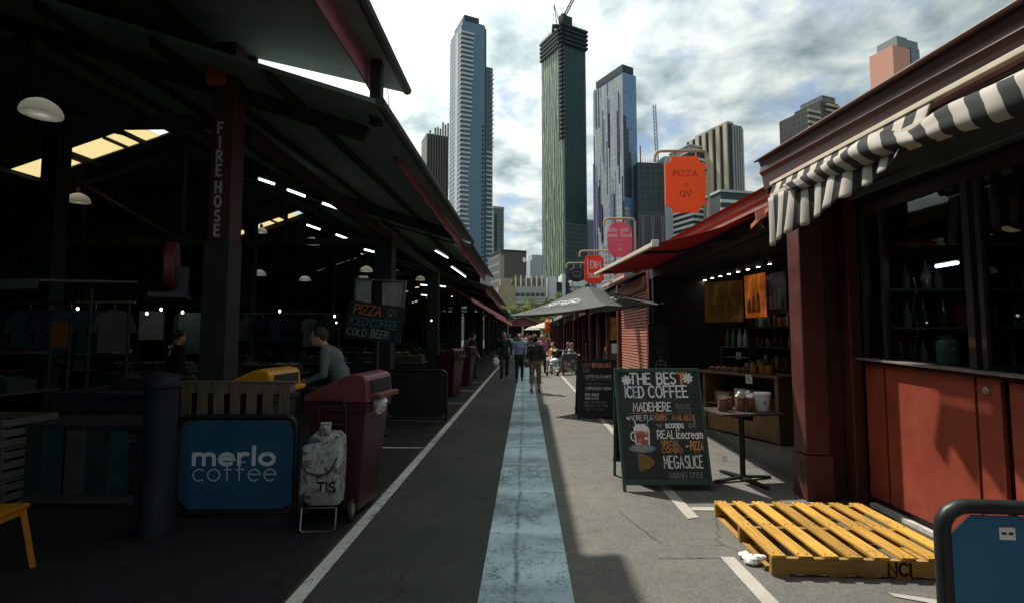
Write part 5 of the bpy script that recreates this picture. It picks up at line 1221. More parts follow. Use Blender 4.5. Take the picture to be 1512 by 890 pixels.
# lamps
DOME, nt, bs = newmat('prismatic_dome')
wv = N(nt, 'ShaderNodeTexWave', Scale=9, Distortion=0, _wave_type='RINGS', _rings_direction='Z')
bs.inputs['Base Color'].default_value = (.86,.87,.84,1); bs.inputs['Roughness'].default_value = .3; bs.inputs['Specular IOR Level'].default_value = .9
tb = nt.nodes.new('ShaderNodeBsdfTranslucent'); tb.inputs[0].default_value = (.85,.86,.82,1); mx_ = nt.nodes.new('ShaderNodeMixShader'); mx_.inputs[0].default_value = .45
nt.links.new(bs.outputs[0], mx_.inputs[1]); nt.links.new(tb.outputs[0], mx_.inputs[2]); nt.links.new(mx_.outputs[0], nt.nodes['Material Output'].inputs[0])
LAMPG = emit('lamp_glow', (1,.97,.90), 3)
lampd = [((-5.17,5.15,3.95),.37,'big ribbed dome lamp hanging nearest at the left of the shed'),((-10.6,11.6,4.75),.46,'dome lamp hanging right below the near skylight'),((-9.7,18.2,5.35),.40,'yellowish dome lamp high right of the fire hose column'),
         ((-9.6,18.0,3.75),.44,'dome lamp hanging low under the second skylight'),((-6.0,14.0,4.15),.42,'dome lamp beside the second skylight'),((-8.6,19.5,3.72),.42,'small dome lamp left of the pizza signboard'),
         ((-6.8,21.0,4.0),.42,'far dome lamp just left above the pizza signboard'),((-5.4,17.0,3.75),.42,'dome lamp right behind the pizza signboard top'),((-4.6,22,4.0),.42,'distant dome lamp right of the pizza signboard'),((-7.4,27,4.1),.42,'tiny dome lamp far down the shed')]
for (x, y, z), d_, lb in lampd:
    t = thing('pendant_lamp', lb, 'lamp', (x,y,z), 0, 'dome lamps hanging in the shed'); r_ = d_/2
    b = MB(); P_ = []
    for i in range(11):
        a = rad(90*i/10); P_.append((r_*math.cos(a)*(1+.012*(i % 2)), r_*.92*math.sin(a)))
    b.lathe((0,0,0), P_[:-1]+[(r_*.12,r_*.93)]+[(p[0]*.97, p[1]-.006) for p in P_[:-1][::-1]], 36); b.build('dome', DOME, t, world=False, smooth=True)
    b = MB(); b.ell((0,0,r_*.45), (.045,.045,.07), 12, 8); b.build('bulb', LAMPG, t, world=False, smooth=True)
    b = MB(); b.lathe((0,0,r_*.94), [(.05,0),(.055,.10),(.03,.13)], 12); b.build('lamp_holder', DARKST, t, world=False, smooth=True)
    b = MB(); b.tube([(0,0,r_*.94+.13),(0,0,r_+1.1)], .008, 6); b.build('cord', BLACK, t, world=False)
TUBE = emit('fluorescent_tube', (.88,1,.98), 3.2)
tubes = [((-5.9,10.9,5.05),(-5.55,10.9,4.93),'first bright tube light right of the fire hose column'),((-5.3,11,4.83),(-4.9,11.0,4.68),'second tube light in the upper row'),((-4.5,11,4.52),(-4.1,11,4.38),'third tube light in the upper row'),((-3.72,11,4.22),(-3.6,11,4.17),'short last tube light of the upper row'),
         ((-6.6,15,4.92),(-6.2,15,4.78),'first tube light in the second row'),((-5.7,15,4.62),(-5.3,15,4.47),'second tube light in the second row'),((-4.9,15.2,4.2),(-4.6,15.2,4.12),'third tube light in the second row'),((-5.1,17.5,4.1),(-4.55,17.5,4.02),'tube light in the third row above the pizza board'),
         ((-2.55,14.2,3.98),(-2.35,15.2,3.93),'thin tube under the eave, nearer'),((-2.5,17.0,3.9),(-2.3,19.4,3.83),'long thin tube under the eave, farther'),((-5,24,4.0),(-4.4,24,3.95),'small tube light far down the shed, left'),((-4.1,24,3.95),(-3.8,24.0,3.9),'small tube light far down the shed, right'),
         ((-6.2,30,4.0),(-5.6,30,3.95),'distant tube light beyond the pizza board'),((-4.4,30,3.9),(-4.0,30,3.85),'distant tube light near the eave columns')]
for p0, p1, lb in tubes:
    t = thing('tube_light', lb, 'light', p0, 0, 'tube lights in the shed'); d_ = Vector(p1)-Vector(p0)
    b = MB(); b.tube([(0,0,0), tuple(d_)], .016 if 'eave' in lb else .024, 8); b.build('tube', TUBE, t, world=False)
    b = MB(); b.bar((0,0,.06), tuple(d_+Vector((0,0,.06))), .10, .04); b.build('fitting', DARKST, t, world=False)
    b = MB(); b.tube([(0,0,.08),(0,0,.7)], .006, 5); b.build('cord', BLACK, t, world=False)
# hose reel on the column
hr = thing('hose_reel', 'dull red fire hose reel fixed on the left of the lettered column', 'hose reel', (-3.92,5.5,2.36), rad(-62))
b = MB(); b.tube([(0,-.05,0),(0,.05,0)], .27, 28); b.build('drum', M('dull_hose_red', (.13,.022,.022), .5, var=.25), hr, world=False, bev=.01)
b = MB(); b.tube([(.19*math.cos(rad(a)),0,.19*math.sin(rad(a))) for a in range(0,360,15)], .06, 8, True); b.build('hose', BLACK, hr, world=False, smooth=True)
b = MB(); b.box(-.32,.32,-.16,.16,-.36,-.31); b.box(-.03,.03,-.02,.16,-.31,.0); b.build('bracket', DARKST, hr, world=False)
# pizza signboard
sb = thing('signboard', 'dark signboard with PIZZA, ICED COFFEE and COLD BEER on a pale framed board', 'sign', (-2.4,8.2,1.5), rad(0))
SG = rad(-5.5)
b = MB(); b.box(-2.76,-2.53,8.215,8.235,1.56,2.50); b.box(-2.34,-1.98,8.215,8.235,1.98,2.46); b.build('back_board', M('pale_grey_board', (.26,.26,.245), .7, var=.3, grime=.3), sb)
b = MB(); b.bar((-1.955,8.21,2.49),(-2.045,8.21,1.49), .035, .03, (0,1,0)); b.bar((-2.78,8.21,2.52),(-1.95,8.21,2.48), .03, .03, (0,1,0)); b.bar((-2.78,8.22,2.52),(-2.80,8.22,1.6), .03, .03, (0,1,0)); b.build('frame', STEEL, sb)
O = Vector((-2.955,8.19,1.575)); u_ = Vector((math.cos(rad(-7)),0,math.sin(rad(-7)))); v_ = Vector((.14,0,1)).normalized()
b = MB(); b.prism([O, O+u_*.93, O+u_*.93+v_*.60, O+v_*.60], (0,.02,0)); b.build('board', M('near_black_board', (.014,.020,.020), .7, var=.3), sb)
L = Lettering(O, u_, v_, (0,-1,0), 7, .015)
L.text('PIZZA', .10, .41, .145, .15, 0, fit=.44, slant=.15); L.text('QV', .66, .43, .12, .09, 1, fit=.15, slant=.1)
L.text('ICED', .06, .225, .12, .11, 2, fit=.29, slant=.15); L.text('COFFEE', .40, .225, .125, .11, 2, fit=.44, slant=.15); L.text('COLD', .04, .06, .11, .13, 3, fit=.32, slant=.1); L.text('BEER', .44, .06, .12, .13, 3, fit=.28, slant=.05)
L.build('lettering', [M('dim_orange_chalk', (.42,.13,.06), .9, var=.3), M('dim_grey_chalk', (.24,.24,.23), .9, var=.3), M('dim_blue_chalk', (.10,.19,.22), .9, var=.3), M('dim_green_chalk', (.20,.30,.20), .9, var=.3)], sb)
# poles carrying the board
b = MB(); b.tube([(-2.43,8.3,1.5),(-2.43,8.3,0)], .03, 8); b.box(-2.65,-2.2,8.1,8.5,.004,.03); b.build('stand', DARKST, sb)
# red lower awnings further down the shed
for i, (A0, B0, lb) in enumerate((((-2.0,18.5),(-1.05,27.0),'dark pink awning hanging from the shed past the maroon bins'),((-1.75,29.0),(-1.0,37.0),'second pink awning farther along the shed'))):
    t = thing('shed_awning', lb, 'awning', (-2.4,A0[1],2.9)); za, zb_ = (2.95,2.52) if i == 0 else (2.75,2.5)
    b = MB(); b.prism([(A0[0],A0[1],za),(B0[0],B0[1],zb_),(B0[0]-1.5,B0[1],zb_+.6),(A0[0]-.9,A0[1],za+.5)], (0,0,-.02)); b.build('canvas', M('dark_pink_canvas', (.30,.07,.075), .8, var=.2, trans=.2) if i == 0 else bpy.data.materials['dark_pink_canvas'], t)
    b = MB(); b.prism([(A0[0]+.01,A0[1],za+.02),(B0[0]+.01,B0[1],zb_+.02),(B0[0]+.01,B0[1],zb_-.20),(A0[0]+.01,A0[1],za-.10)], (.015,0,0)); b.build('valance', M('pink_valance', (.50,.17,.16), .8, var=.2) if i == 0 else bpy.data.materials['pink_valance'], t)
    b = MB(); b.bar((A0[0]-.5,A0[1]+.3,za),(B0[0]-1.0,B0[1]-.3,zb_+.1), .04, .04); b.build('arm', DARKST, t)
# stalls inside the shed: tables, crates and things on them, dim
tab = thing('trestle_table', 'dark trestle stall table inside the dim market shed', 'table', (-5.6,8.0,0), 0, 'stall tables in the shed')
TBL = M('dim_table_board', (.075,.075,.068), .7, var=.35)
b = MB(); b.box(-.9,.9,-.45,.45,.80,.83); b.build('table_top', TBL, tab, world=False)
b = MB(); b.box(-.88,.88,-.44,-.425,.25,.79); b.build('cloth', M('dark_stall_cloth', (.018,.024,.026), .9, var=.4), tab, world=False)
for sx in (-.8,.8):
    for sy in (-.38,.38): b = MB(); b.box(sx-.025,sx+.025,sy-.025,sy+.025,0,.798); b.build('leg', TIMBER_D, tab, world=False)
cr = thing('produce_crate', 'dark plastic produce crate on a stall table in the dim shed', 'crate', (-5.6,8.0,.831), 0, 'produce crates in the shed')
b = MB(); b.box(-.27,.27,-.19,.19,0,.015); b.box(-.28,.28,-.20,-.185,0,.17); b.box(-.28,.28,.185,.20,0,.17); b.box(-.28,-.265,-.184,.184,0,.17); b.box(.265,.28,-.184,.184,0,.17); b.build('crate_body', M('dark_crate_plastic', (.035,.040,.035), .5, var=.3), cr, world=False)
b = MB()
for i in range(22): b.ell((R.uniform(-.21,.21),R.uniform(-.13,.13),.12+R.uniform(0,.06)), (.05,.05,.045), 8, 5)
b.build('produce', M('dim_produce', (.12,.10,.05), .6, var=.7, scale=3), cr, world=False)
PRO = [M('green_produce', (.045,.085,.03), .6, var=.6), bpy.data.materials['dim_produce'], M('pale_produce', (.26,.25,.21), .6, var=.5), M('orange_produce', (.28,.11,.02), .6, var=.5)]
first = True
spots = [(-5.6,7.4),(-7.8,7.0),(-10.2,7.6),(-5.6,10.6),(-8.2,11),(-11,11.4),(-6,14.5),(-9,15),(-12,15),(-5,18),(-8,19),(-11,20),(-5.2,23),(-9,24),(-5.5,28),(-10,29),(-5.0,34),(-8,36),(-3.9,15.2),(-3.7,20.5)]
for i, (x, y) in enumerate(spots):
    rz = R.uniform(-.06,.06)
    if i == 0: tab.location = (x,y,0); tab.rotation_euler = (0,0,rz)
    else: dup(tab, (x,y,0), rz)
    for dx in (-.58,0,.58):
        if R.random() < .2: continue
        z = .831; px, py = x+dx, y+R.uniform(-.12,.12)
        if first: c_ = cr; c_.location = (px,py,z); first = False
        else: c_ = dup(cr, (px,py,z), R.uniform(-.1,.1))
        for ch in c_.children:
            if ch.name.startswith('produce'): ch.material_slots[0].link = 'OBJECT'; ch.material_slots[0].material = PRO[R.randrange(4)]
def board(name, label, x, y, z0, z1, w, mat, cat, rz=0):
    t = thing(name, label, cat, (x,y,z0), rz)
    b = MB(); b.box(-w/2,w/2,-.01,.01,0,z1-z0); b.build('sheet', mat, t, world=False)
    for sx in (-1,1): b = MB(); b.tube([(sx*(w/2+.02),.02,z1-z0),(sx*(w/2+.02),.02,-z0)], .018, 6); b.build('pole', DARKST, t, world=False)
    return t
PALES = M('pale_sheet', (.42,.43,.39), .8, var=.2, trans=.3); GREYS = M('grey_green_sheet', (.16,.20,.18), .8, var=.3)
board('banner', 'pale sheet between poles behind the two shoppers in the shed', -6.5,9.9,1.35,2.05,.75, GREYS, 'banner')
board('banner', 'bright white sheet between dark poles deep in the shed', -9.3,12.4,1.5,2.2,.55, M('bright_sheet', (.7,.7,.68), .8, trans=.4), 'banner', .2)
board('banner', 'grey green curtain sheet beside the bright white sheet', -8.0,12.3,1.15,2.1,1.3, GREYS, 'curtain')
board('banner', 'orange cloth hanging at the left stalls of the shed', -6.75,7.2,1.42,1.80,.24, M('dim_orange_cloth', (.26,.095,.012), .9), 'cloth')
for i, x in enumerate((-7.6,-6.0)):
    b = MB(); b.tube([(x-.7,8.9,2.3),(x+.7,8.9,2.3)], .02, 6)
b = MB(); b.box(-9.6,-7.0,8.3,8.9,1.30,1.36); t = tag(b.build('shelf', M('pale_shelf_edge', (.30,.30,.27), .7, var=.4), None), 'long pale shelf board across the left stalls of the shed', 'shelf')
pk = [(-9.1,M('dim_white_pack', (.5,.5,.47), .7)),(-8.5,BINY),(-8.0,GREYS),(-7.5,bpy.data.materials['dim_white_pack'])]
for i, (x, m_) in enumerate(pk):
    t = thing('package', ('white package at the left end of the pale shelf','yellow package on the pale shelf','grey package right of the yellow one on the pale shelf','white package at the right end of the pale shelf')[i], 'package', (x,8.55,1.361))
    b = MB(); b.box(-.12,.12,-.09,.09,0,.12+.05*(i % 2)); b.build('wrapper', m_, t, world=False, bev=.02)
    b = MB(); b.box(-.08,.08,-.0925,-.0905,.03,.09); b.build('package_print', DARKST, t, world=False)
for x in (-9.5,-7.1): pass
cnp = thing('stall_canopy', 'grey flat stall canopy at the left edge inside the shed', 'canopy', (-7.6,6.9,2.15))
b = MB(); b.prism([(-9.6,6.4,2.28),(-6.3,6.4,2.30),(-5.95,7.6,2.40),(-9.6,7.6,2.42)], (0,0,.03)); b.prism([(-9.6,6.38,2.18),(-6.3,6.38,2.20),(-6.3,6.38,2.33),(-9.6,6.38,2.31)], (0,-.01,0)); b.build('canvas', M('grey_canopy_canvas', (.13,.125,.125), .8, var=.2), cnp)
for x in (-9.4,-6.4): b = MB(); b.tube([(x,7.3,0),(x,7.3,2.3)], .025, 8); b.build('pole', DARKST, cnp)
b = MB(); b.box(-8.55,-8.35,6.36,6.40,2.34,2.44); b.build('small_lamp', emit('small_lamp_glow', (.9,.95,1), 1.2), cnp)

# clothes on a rail, bare bulbs and sacks among the stalls
def garment(label, x, y, z, rz, m_, L_=.7, group='clothes hanging in the shed stalls'):
    t = thing('garment', label, 'garment', (x,y,z), rz, group)
    b = MB(); b.prism([(-.09,-.03,0),(-.23,-.03,-.07),(-.30,-.03,-.34),(-.22,-.03,-.36),(-.20,-.03,-.22),(-.21,-.03,-L_),(.21,-.03,-L_),(.20,-.03,-.22),(.22,-.03,-.36),(.30,-.03,-.34),(.23,-.03,-.07),(.09,-.03,0)], (0,.07,0)); b.build('cloth', m_, t, world=False, bev=.012)
    b = MB(); b.tube([(-.2,.0,-.06),(0,.0,.03),(.2,.0,-.06)], .006, 5); b.tube([(0,0,.03),(0,0,.12)], .005, 5); b.build('hanger', STEEL, t, world=False)
GM = [M('garment_navy', (.020,.030,.060), .9), M('garment_black', (.014,.014,.016), .9), M('garment_grey', (.08,.085,.085), .9), M('garment_teal', (.02,.06,.06), .9), M('garment_rust', (.12,.04,.02), .9)]
rl = thing('clothes_rail', 'long steel clothes rail over the left stalls of the shed', 'rail', (-8.2,7.9,0))
b = MB(); b.tube([(-10.4,7.9,2.12),(-6.2,7.9,2.12)], .018, 8); b.build('bar', STEEL, rl)
for x in (-10.3,-6.3): b = MB(); b.tube([(x,7.9,0),(x,7.9,2.11)], .02, 8); b.build('upright', DARKST, rl)
for i in range(11): garment('dark garment hanging on the rail over the left stalls of the shed', -10.1+.36*i+R.uniform(-.05,.05), 7.9, 2.0, rad(R.uniform(35,80)), GM[R.randrange(4)], R.uniform(.55,.8))
for i in range(9): garment('dark garment hanging on the second rail deeper in the shed', -8.6+.42*i, 13.2, 2.05, rad(R.uniform(10,60)), GM[R.randrange(5)], R.uniform(.55,.8), 'clothes deeper in the shed')
rl2 = thing('clothes_rail', 'steel clothes rail deeper in the shed behind the fire hose column', 'rail', (-7,13.2,0))
b = MB(); b.tube([(-8.9,13.2,2.17),(-4.9,13.2,2.17)], .018, 8); b.build('bar', STEEL, rl2)
for x in (-8.9,-4.9): b = MB(); b.tube([(x,13.2,0),(x,13.2,2.16)], .02, 8); b.build('upright', DARKST, rl2)
BARE = emit('bare_bulb_glow', (.95,1,.95), 5)
for i, (px, y) in enumerate(((-8.4,9.3),(-7.3,9.6),(-6.95,9.5),(-6.6,9.6),(-9.4,9.2),(-5.0,10.2),(-4.4,11.6),(-6.2,16.5),(-3.2,17.2),(-4.2,16.2))):
    t = thing('light_bulb', 'tiny bare bulb hanging over the stalls in the dim shed', 'light', (px,y,2.05+R.uniform(-.06,.06)), 0, 'bare bulbs over the stalls')
    b = MB(); b.ell((0,0,0), (.022,.022,.03), 10, 6); b.build('bulb', BARE, t, world=False); b = MB(); b.tube([(0,0,.03),(0,0,1.4)], .004, 5); b.build('cord', BLACK, t, world=False)

# ------------------------------------------------------------------ people
def build_body(segs, ells, voxel=.011):
    """one continuous surface from tapered limbs, melted together"""
    b = MB()
    for p0, r0, p1, r1, m_ in segs:
        p0 = Vector(p0); p1 = Vector(p1)
        k = 4; b.tube([p0.lerp(p1, i/k) for i in range(k+1)], [r0+(r1-r0)*i/k for i in range(k+1)], 10)
        b.ell(p0, (r0,)*3, 10, 6); b.ell(p1, (r1,)*3, 10, 6)
    for c, r_, m_ in ells: b.ell(c, r_, 16, 10)
    o = b.build('body', SKIN, None)
    md = o.modifiers.new('r', 'REMESH'); md.mode = 'VOXEL'; md.voxel_size = voxel
    sm = o.modifiers.new('s', 'SMOOTH'); sm.iterations = 3; sm.factor = .5
    dg = bpy.context.evaluated_depsgraph_get(); ev = o.evaluated_get(dg); me = bpy.data.meshes.new_from_object(ev)
    bpy.data.objects.remove(o); me.name = 'body'
    n = len(me.polygons); cen = np.empty(n*3); me.polygons.foreach_get('center', cen); cen = cen.reshape(-1, 3)
    best = np.full(n, 1e9); idx = np.zeros(n, int)
    for p0, r0, p1, r1, m_ in segs:
        a = np.array(p0); d = np.array(p1)-a; t = np.clip(((cen-a) @ d)/max(1e-9, d @ d), 0, 1)
        q = np.linalg.norm(cen-(a+t[:, None]*d), axis=1)-(r0+(r1-r0)*t); w = q < best; best[w] = q[w]; idx[w] = m_
    for c, r_, m_ in ells:
        rr_ = np.array(r_); e = (np.linalg.norm((cen-np.array(c))/rr_, axis=1)-1)*rr_.min(); w = e < best; best[w] = e[w]; idx[w] = m_
    me.materials.clear()
    for m_ in (SKIN, WHITE, BLACK, BLACK): me.materials.append(m_)
    me.polygons.foreach_set('material_index', idx.astype(np.int32)); me.polygons.foreach_set('use_smooth', [True]*n); me.update()
    return me
def hand(segs, ells, w, d, side):
    """palm and five curled fingers at wrist w, along d"""
    w = Vector(w); d = Vector(d).normalized(); s = Vector((side,0,0)); f = Vector((0,-1,0)); f = (f-d*f.dot(d)).normalized(); s = d.cross(f)*side
    c = w+d*.05; ells.append((tuple(c), (.028,.040,.052), 0))
    for i in range(4):
        b0 = w+d*.085+f*(-.028+.019*i); L_ = (.062,.075,.08,.07)[i]; k = b0+d*L_*.55-s*.006; e = k+d*L_*.4-s*.022
        segs.append((tuple(b0), .0105, tuple(k), .010, 0)); segs.append((tuple(k), .010, tuple(e), .009, 0))
    b0 = w+d*.03+f*.03*-1; k = b0-f*.03+d*.03; segs.append((tuple(b0), .013, tuple(k), .011, 0)); segs.append((tuple(k), .011, tuple(k+d*.03-s*.01), .010, 0))
def pose_body(P, bulk=1., skirt=False, shorts=False, sleeve=True):
    """P: joints (front is -y)"""
    S_, E_ = [], []
    hip = Vector(P['hip']); ch = Vector(P['chest']); nk = Vector(P['neck']); hd = Vector(P['head'])
    up = (ch-hip).normalized(); b_ = bulk
    E_.append((tuple(hip), (.165*b_,.125*b_,.125), 2)); E_.append((tuple(hip.lerp(ch,.40)), (.150*b_,.115*b_,.15), 1)); E_.append((tuple(ch), (.175*b_,.122*b_,.17), 1)); E_.append((tuple(ch+up*.10), (.165*b_,.10*b_,.10), 1))
    E_.append((tuple(hip.lerp(ch,.12)), (.168*b_,.128*b_,.085), 1))
    S_.append((tuple(ch+up*.14), .075, tuple(nk), .055, 1)); S_.append((tuple(nk-up*.01), .052, tuple(nk.lerp(hd,.55)), .050, 0))
    E_.append((tuple(hd), (.076,.096,.118), 0)); E_.append((tuple(hd+Vector((0,-.035,-.055))), (.055,.055,.06), 0)); E_.append((tuple(hd+Vector((0,-.098,-.015))), (.014,.020,.022), 0))
    for sx in (-1,1): E_.append((tuple(hd+Vector((sx*.077,.005,-.01))), (.010,.018,.03), 0))
    for i, sx in enumerate((-1,1)):
        sh_ = Vector(P['sho'][i]); el = Vector(P['elb'][i]); wr = Vector(P['wri'][i])
        S_.append((tuple(sh_-Vector((sx*.07,0,-.01))), .065, tuple(sh_), .062*b_, 1)); S_.append((tuple(sh_), .060*b_, tuple(el), .047*b_, 1))
        if sleeve: S_.append((tuple(el), .046*b_, tuple(el.lerp(wr,.88)), .034, 1)); S_.append((tuple(el.lerp(wr,.85)), .028, tuple(wr), .026, 0))
        else: S_.append((tuple(el), .042, tuple(wr), .027, 0))
        hand(S_, E_, wr, wr-el, sx)
        h0 = hip+Vector((sx*.085,0,-.04)); kn = Vector(P['kne'][i]); an = Vector(P['ank'][i])
        S_.append((tuple(h0), .098*b_, tuple(kn), .065*b_, 2))
        if shorts:
            md_ = kn.lerp(an,.45); S_.append((tuple(kn), .075*b_, tuple(md_), .072*b_, 2)); S_.append((tuple(md_), .048, tuple(an), .034, 0))
        else: S_.append((tuple(kn), .062*b_, tuple(an.lerp(kn,.1)), .055, 2))
        fd = Vector(P['foot'][i]); S_.append((tuple(an+Vector((0,.02,-.03))), .042, tuple(an+fd*.5+Vector((0,0,-.045))), .038, 3)); S_.append((tuple(an+fd*.5+Vector((0,0,-.045))), .038, tuple(an+fd+Vector((0,0,-.052))), .030, 3))
    return S_, E_
def std(stride=.0, arm=.0, elb=.0, lean=0.):
    f = stride
    return dict(hip=(0,0,.93), chest=(0,-.01-lean,1.24), neck=(0,-.005-lean,1.43), head=(0,-.03-lean*1.2,1.575),
        sho=[(-.185,-lean,1.375),(.185,-lean,1.375)], elb=[(-.235,.03+arm,1.10),(.235,.03-arm,1.10)], wri=[(-.225,-.06+arm*1.3-elb,.87+elb*.8),(.225,-.06-arm*1.3-elb,.87+elb*.8)],
        kne=[(-.10,-.03-f*.55,.50),(.10,-.03+f*.30,.49)], ank=[(-.10,-f,.085),(.10,f*1.1,.10+abs(f)*.22)], foot=[(0,-.16,.0),(0,-.15,-.02-abs(f)*.15)])
def sit():
    P = std(); P.update(hip=(0,0,.52), chest=(0,-.06,.83), neck=(0,-.08,1.02), head=(0,-.12,1.165), sho=[(-.18,-.07,.97),(.18,-.07,.97)], elb=[(-.23,-.14,.72),(.23,-.14,.72)], wri=[(-.12,-.36,.76),(.12,-.36,.76)],
        kne=[(-.10,-.42,.50),(.11,-.42,.50)], ank=[(-.10,-.38,.085),(.12,-.40,.085)]); return P
def bend():
    P = std(.1); P.update(chest=(0,-.13,1.20), neck=(0,-.23,1.37), head=(0,-.31,1.49), sho=[(-.185,-.20,1.32),(.185,-.20,1.32)], elb=[(-.24,-.24,1.05),(.24,-.20,1.05)], wri=[(-.18,-.46,.95),(.18,-.43,.95)]); return P
PR = {}
PR['walk'] = build_body(*pose_body(std(.24,.10)))
PR['carry'] = build_body(*pose_body(std(.14,.02,.10)))
PR['stand'] = build_body(*pose_body(std(.04,.0,.05)))
PR['away'] = build_body(*pose_body(std(.20,.04,.13), 1.06, shorts=True))
PR['sit'] = build_body(*pose_body(sit()), .014)
PR['bend'] = build_body(*pose_body(bend(), 1.05))
HEADS = {'walk': std()['head'], 'carry': std()['head'], 'stand': std()['head'], 'away': std()['head'], 'sit': sit()['head'], 'bend': bend()['head']}
def hairmesh(kind):
    b = MB()
    if kind == 'short': b.ell((0,.016,.028), (.084,.100,.105), 16, 10)
    elif kind == 'bob': b.ell((0,.022,.022), (.092,.104,.115), 16, 10); b.ell((0,.05,-.06), (.085,.065,.09), 14, 8)
    elif kind == 'long': b.ell((0,.022,.022), (.090,.104,.113), 16, 10); b.ell((0,.065,-.12), (.088,.05,.17), 14, 8)
    elif kind == 'bun': b.ell((0,.016,.028), (.085,.100,.107), 16, 10); b.ell((0,.10,.09), (.045,.045,.042), 12, 8)
    b.build
    me = bpy.data.meshes.new('hair'); me.from_pydata(b.v, [], b.f); me.materials.append(BLACK)
    for i, v in enumerate(me.vertices):
        p = Vector(v.co)
        if p.y < -.045: p.y = -.045+(p.y+.045)*.35
        if p.z < .045 and p.y < -.03: p.z += .03; p.x *= .98
        v.co = p*(1+.05*noise.noise(p*35))
    me.polygons.foreach_set('use_smooth', [True]*len(me.polygons)); return me
HAIR = {k: hairmesh(k) for k in ('short','bob','long','bun')}
fb = MB()
for sx in (-1,1): fb.ell((sx*.030,-.089,.012), (.012,.008,.006), 8, 6)
fb.ell((0,-.090,-.062), (.022,.008,.005), 8, 6)
for sx in (-1,1): fb.box(sx*.032-.016,sx*.032+.016,-.094,-.088,.028,.033)
FACE = bpy.data.meshes.new('face'); FACE.from_pydata(fb.v, [], fb.f); FACE.materials.append(M('face_dark', (.06,.028,.022), .6))
CM = {}
def cloth_m(c):
    if c not in CM: CM[c] = M('cloth_%d' % len(CM), c, .85, var=.22, scale=7, bump=.15)
    return CM[c]
def person(label, loc, rz, pose, top, bottom, hair_c=(.02,.015,.012), hair='short', scale=1., shoes=(.02,.02,.02), skin=SKIN, group=None):
    t = thing('person', label, 'person', loc, rz, group); t.scale = (scale,)*3
    o = bpy.data.objects.new('body', PR[pose]); COL.objects.link(o); o.parent = t
    for i, m_ in enumerate((skin, cloth_m(top), cloth_m(bottom), cloth_m(shoes))): o.material_slots[i].link = 'OBJECT'; o.material_slots[i].material = m_
    if hair:
        h = bpy.data.objects.new('hair', HAIR[hair]); COL.objects.link(h); h.parent = t; h.location = HEADS[pose]; h.material_slots[0].link = 'OBJECT'; h.material_slots[0].material = cloth_m(hair_c)
    f = bpy.data.objects.new('face', FACE); COL.objects.link(f); f.parent = t; f.location = HEADS[pose]
    return t
DK = (.018,.020,.020)
person('woman in dark olive top and khaki cropped trousers walking away along the blue strip', (.27,14.3,0), rad(176), 'away', (.030,.030,.022), (.20,.155,.115), hair='bun', scale=.94)
person('woman with ginger hair in a light blue shirt and black trousers walking this way', (-.22,18.1,0), rad(4), 'carry', (.22,.30,.42), DK, (.28,.10,.05), 'bob', .98, (.05,.04,.04))
person('man in black jacket and trousers walking this way with a white bag', (-.76,18.1,0), rad(6), 'walk', (.016,.019,.020), (.018,.020,.022), (.02,.018,.016), 'short', 1.03, (.30,.30,.28))
t = thing('shopping_bag', 'white plastic bag held by the man in black', 'bag', (-1.04,18.0,.60))
b = MB(); crumple(b, (0,0,.07), .13, 8, 14, 10, 1.1); b.build('sack', WHITE, t, world=False, smooth=True)
b = MB(); b.tube([(-.05,0,.18),(-.02,0,.30),(.02,0,.30),(.05,0,.18)], .008, 6); b.build('handle', WHITE, t, world=False)
t = thing('shoulder_bag', 'brown shoulder bag at the left hip of the woman walking away', 'bag', (.03,14.22,.78))
b = MB(); b.ell((0,0,.05), (.075,.12,.12), 14, 10); b.build('pouch', M('brown_leather', (.13,.085,.06), .6, var=.2), t, world=False, smooth=True)
b = MB(); b.tube([(.0,-.06,.14),(.04,-.10,.38),(.18,-.02,.62),(.10,.12,.42),(.0,.08,.14)], .010, 6); b.build('strap', BLACK, t, world=False)
t = thing('handbag', 'dark handbag carried in front of the woman in the blue shirt', 'bag', (-.21,17.80,.80))
b = MB(); b.box(-.13,.13,-.05,.05,0,.17); b.build('pouch', BLACK, t, world=False, bev=.03)
b = MB(); b.tube([(-.08,0,.165),(-.05,0,.27),(.05,0,.27),(.08,0,.165)], .009, 6); b.build('strap', BLACK, t, world=False)
person('person in a grey sweater bending over behind the maroon bin', (-2.36,6.6,0), rad(-78), 'bend', (.12,.135,.13), DK, (.03,.026,.022), 'short', 1.06)
person('dark clothed shopper standing at a stall, left of the pair by the column', (-5.95,8.55,0), rad(150), 'stand', (.012,.013,.013), DK, scale=1.0)
person('dark clothed shopper standing at a stall, right of the pair by the column', (-5.05,8.3,0), rad(200), 'stand', (.014,.018,.018), DK, scale=1.02)
t = thing('stroller', 'grey pushchair with white blanket beside the walkers on the right', 'stroller', (1.22,20.9,0), rad(-20))
b = MB(); b.tube([(-.22,.45,1.0),(-.22,-.25,.2),(-.22,-.45,.18)], .014, 8); b.tube([(.22,.45,1.0),(.22,-.25,.2),(.22,-.45,.18)], .014, 8); b.tube([(-.22,.30,.18),(-.22,-.1,.62)], .014, 8); b.tube([(.22,.30,.18),(.22,-.1,.62)], .014, 8); b.tube([(-.22,.45,1.0),(.22,.45,1.0)], .016, 8); b.build('frame', STEEL, t, world=False, smooth=True)
b = MB(); b.prism([(-.2,.22,.92),(-.2,.30,.86),(-.2,.10,.42),(-.2,-.28,.40),(-.2,-.28,.46),(-.2,.04,.50)], (.4,0,0)); b.build('seat', GREYS, t, world=False, bev=.015)
b = MB(); b.ell((0,-.02,.58), (.18,.2,.12), 12, 8); b.build('blanket', WHITE, t, world=False, smooth=True)
b = MB(); b.ell((0,.16,.90), (.22,.2,.16), 14, 8); b.build('hood', BLACK, t, world=False, smooth=True)
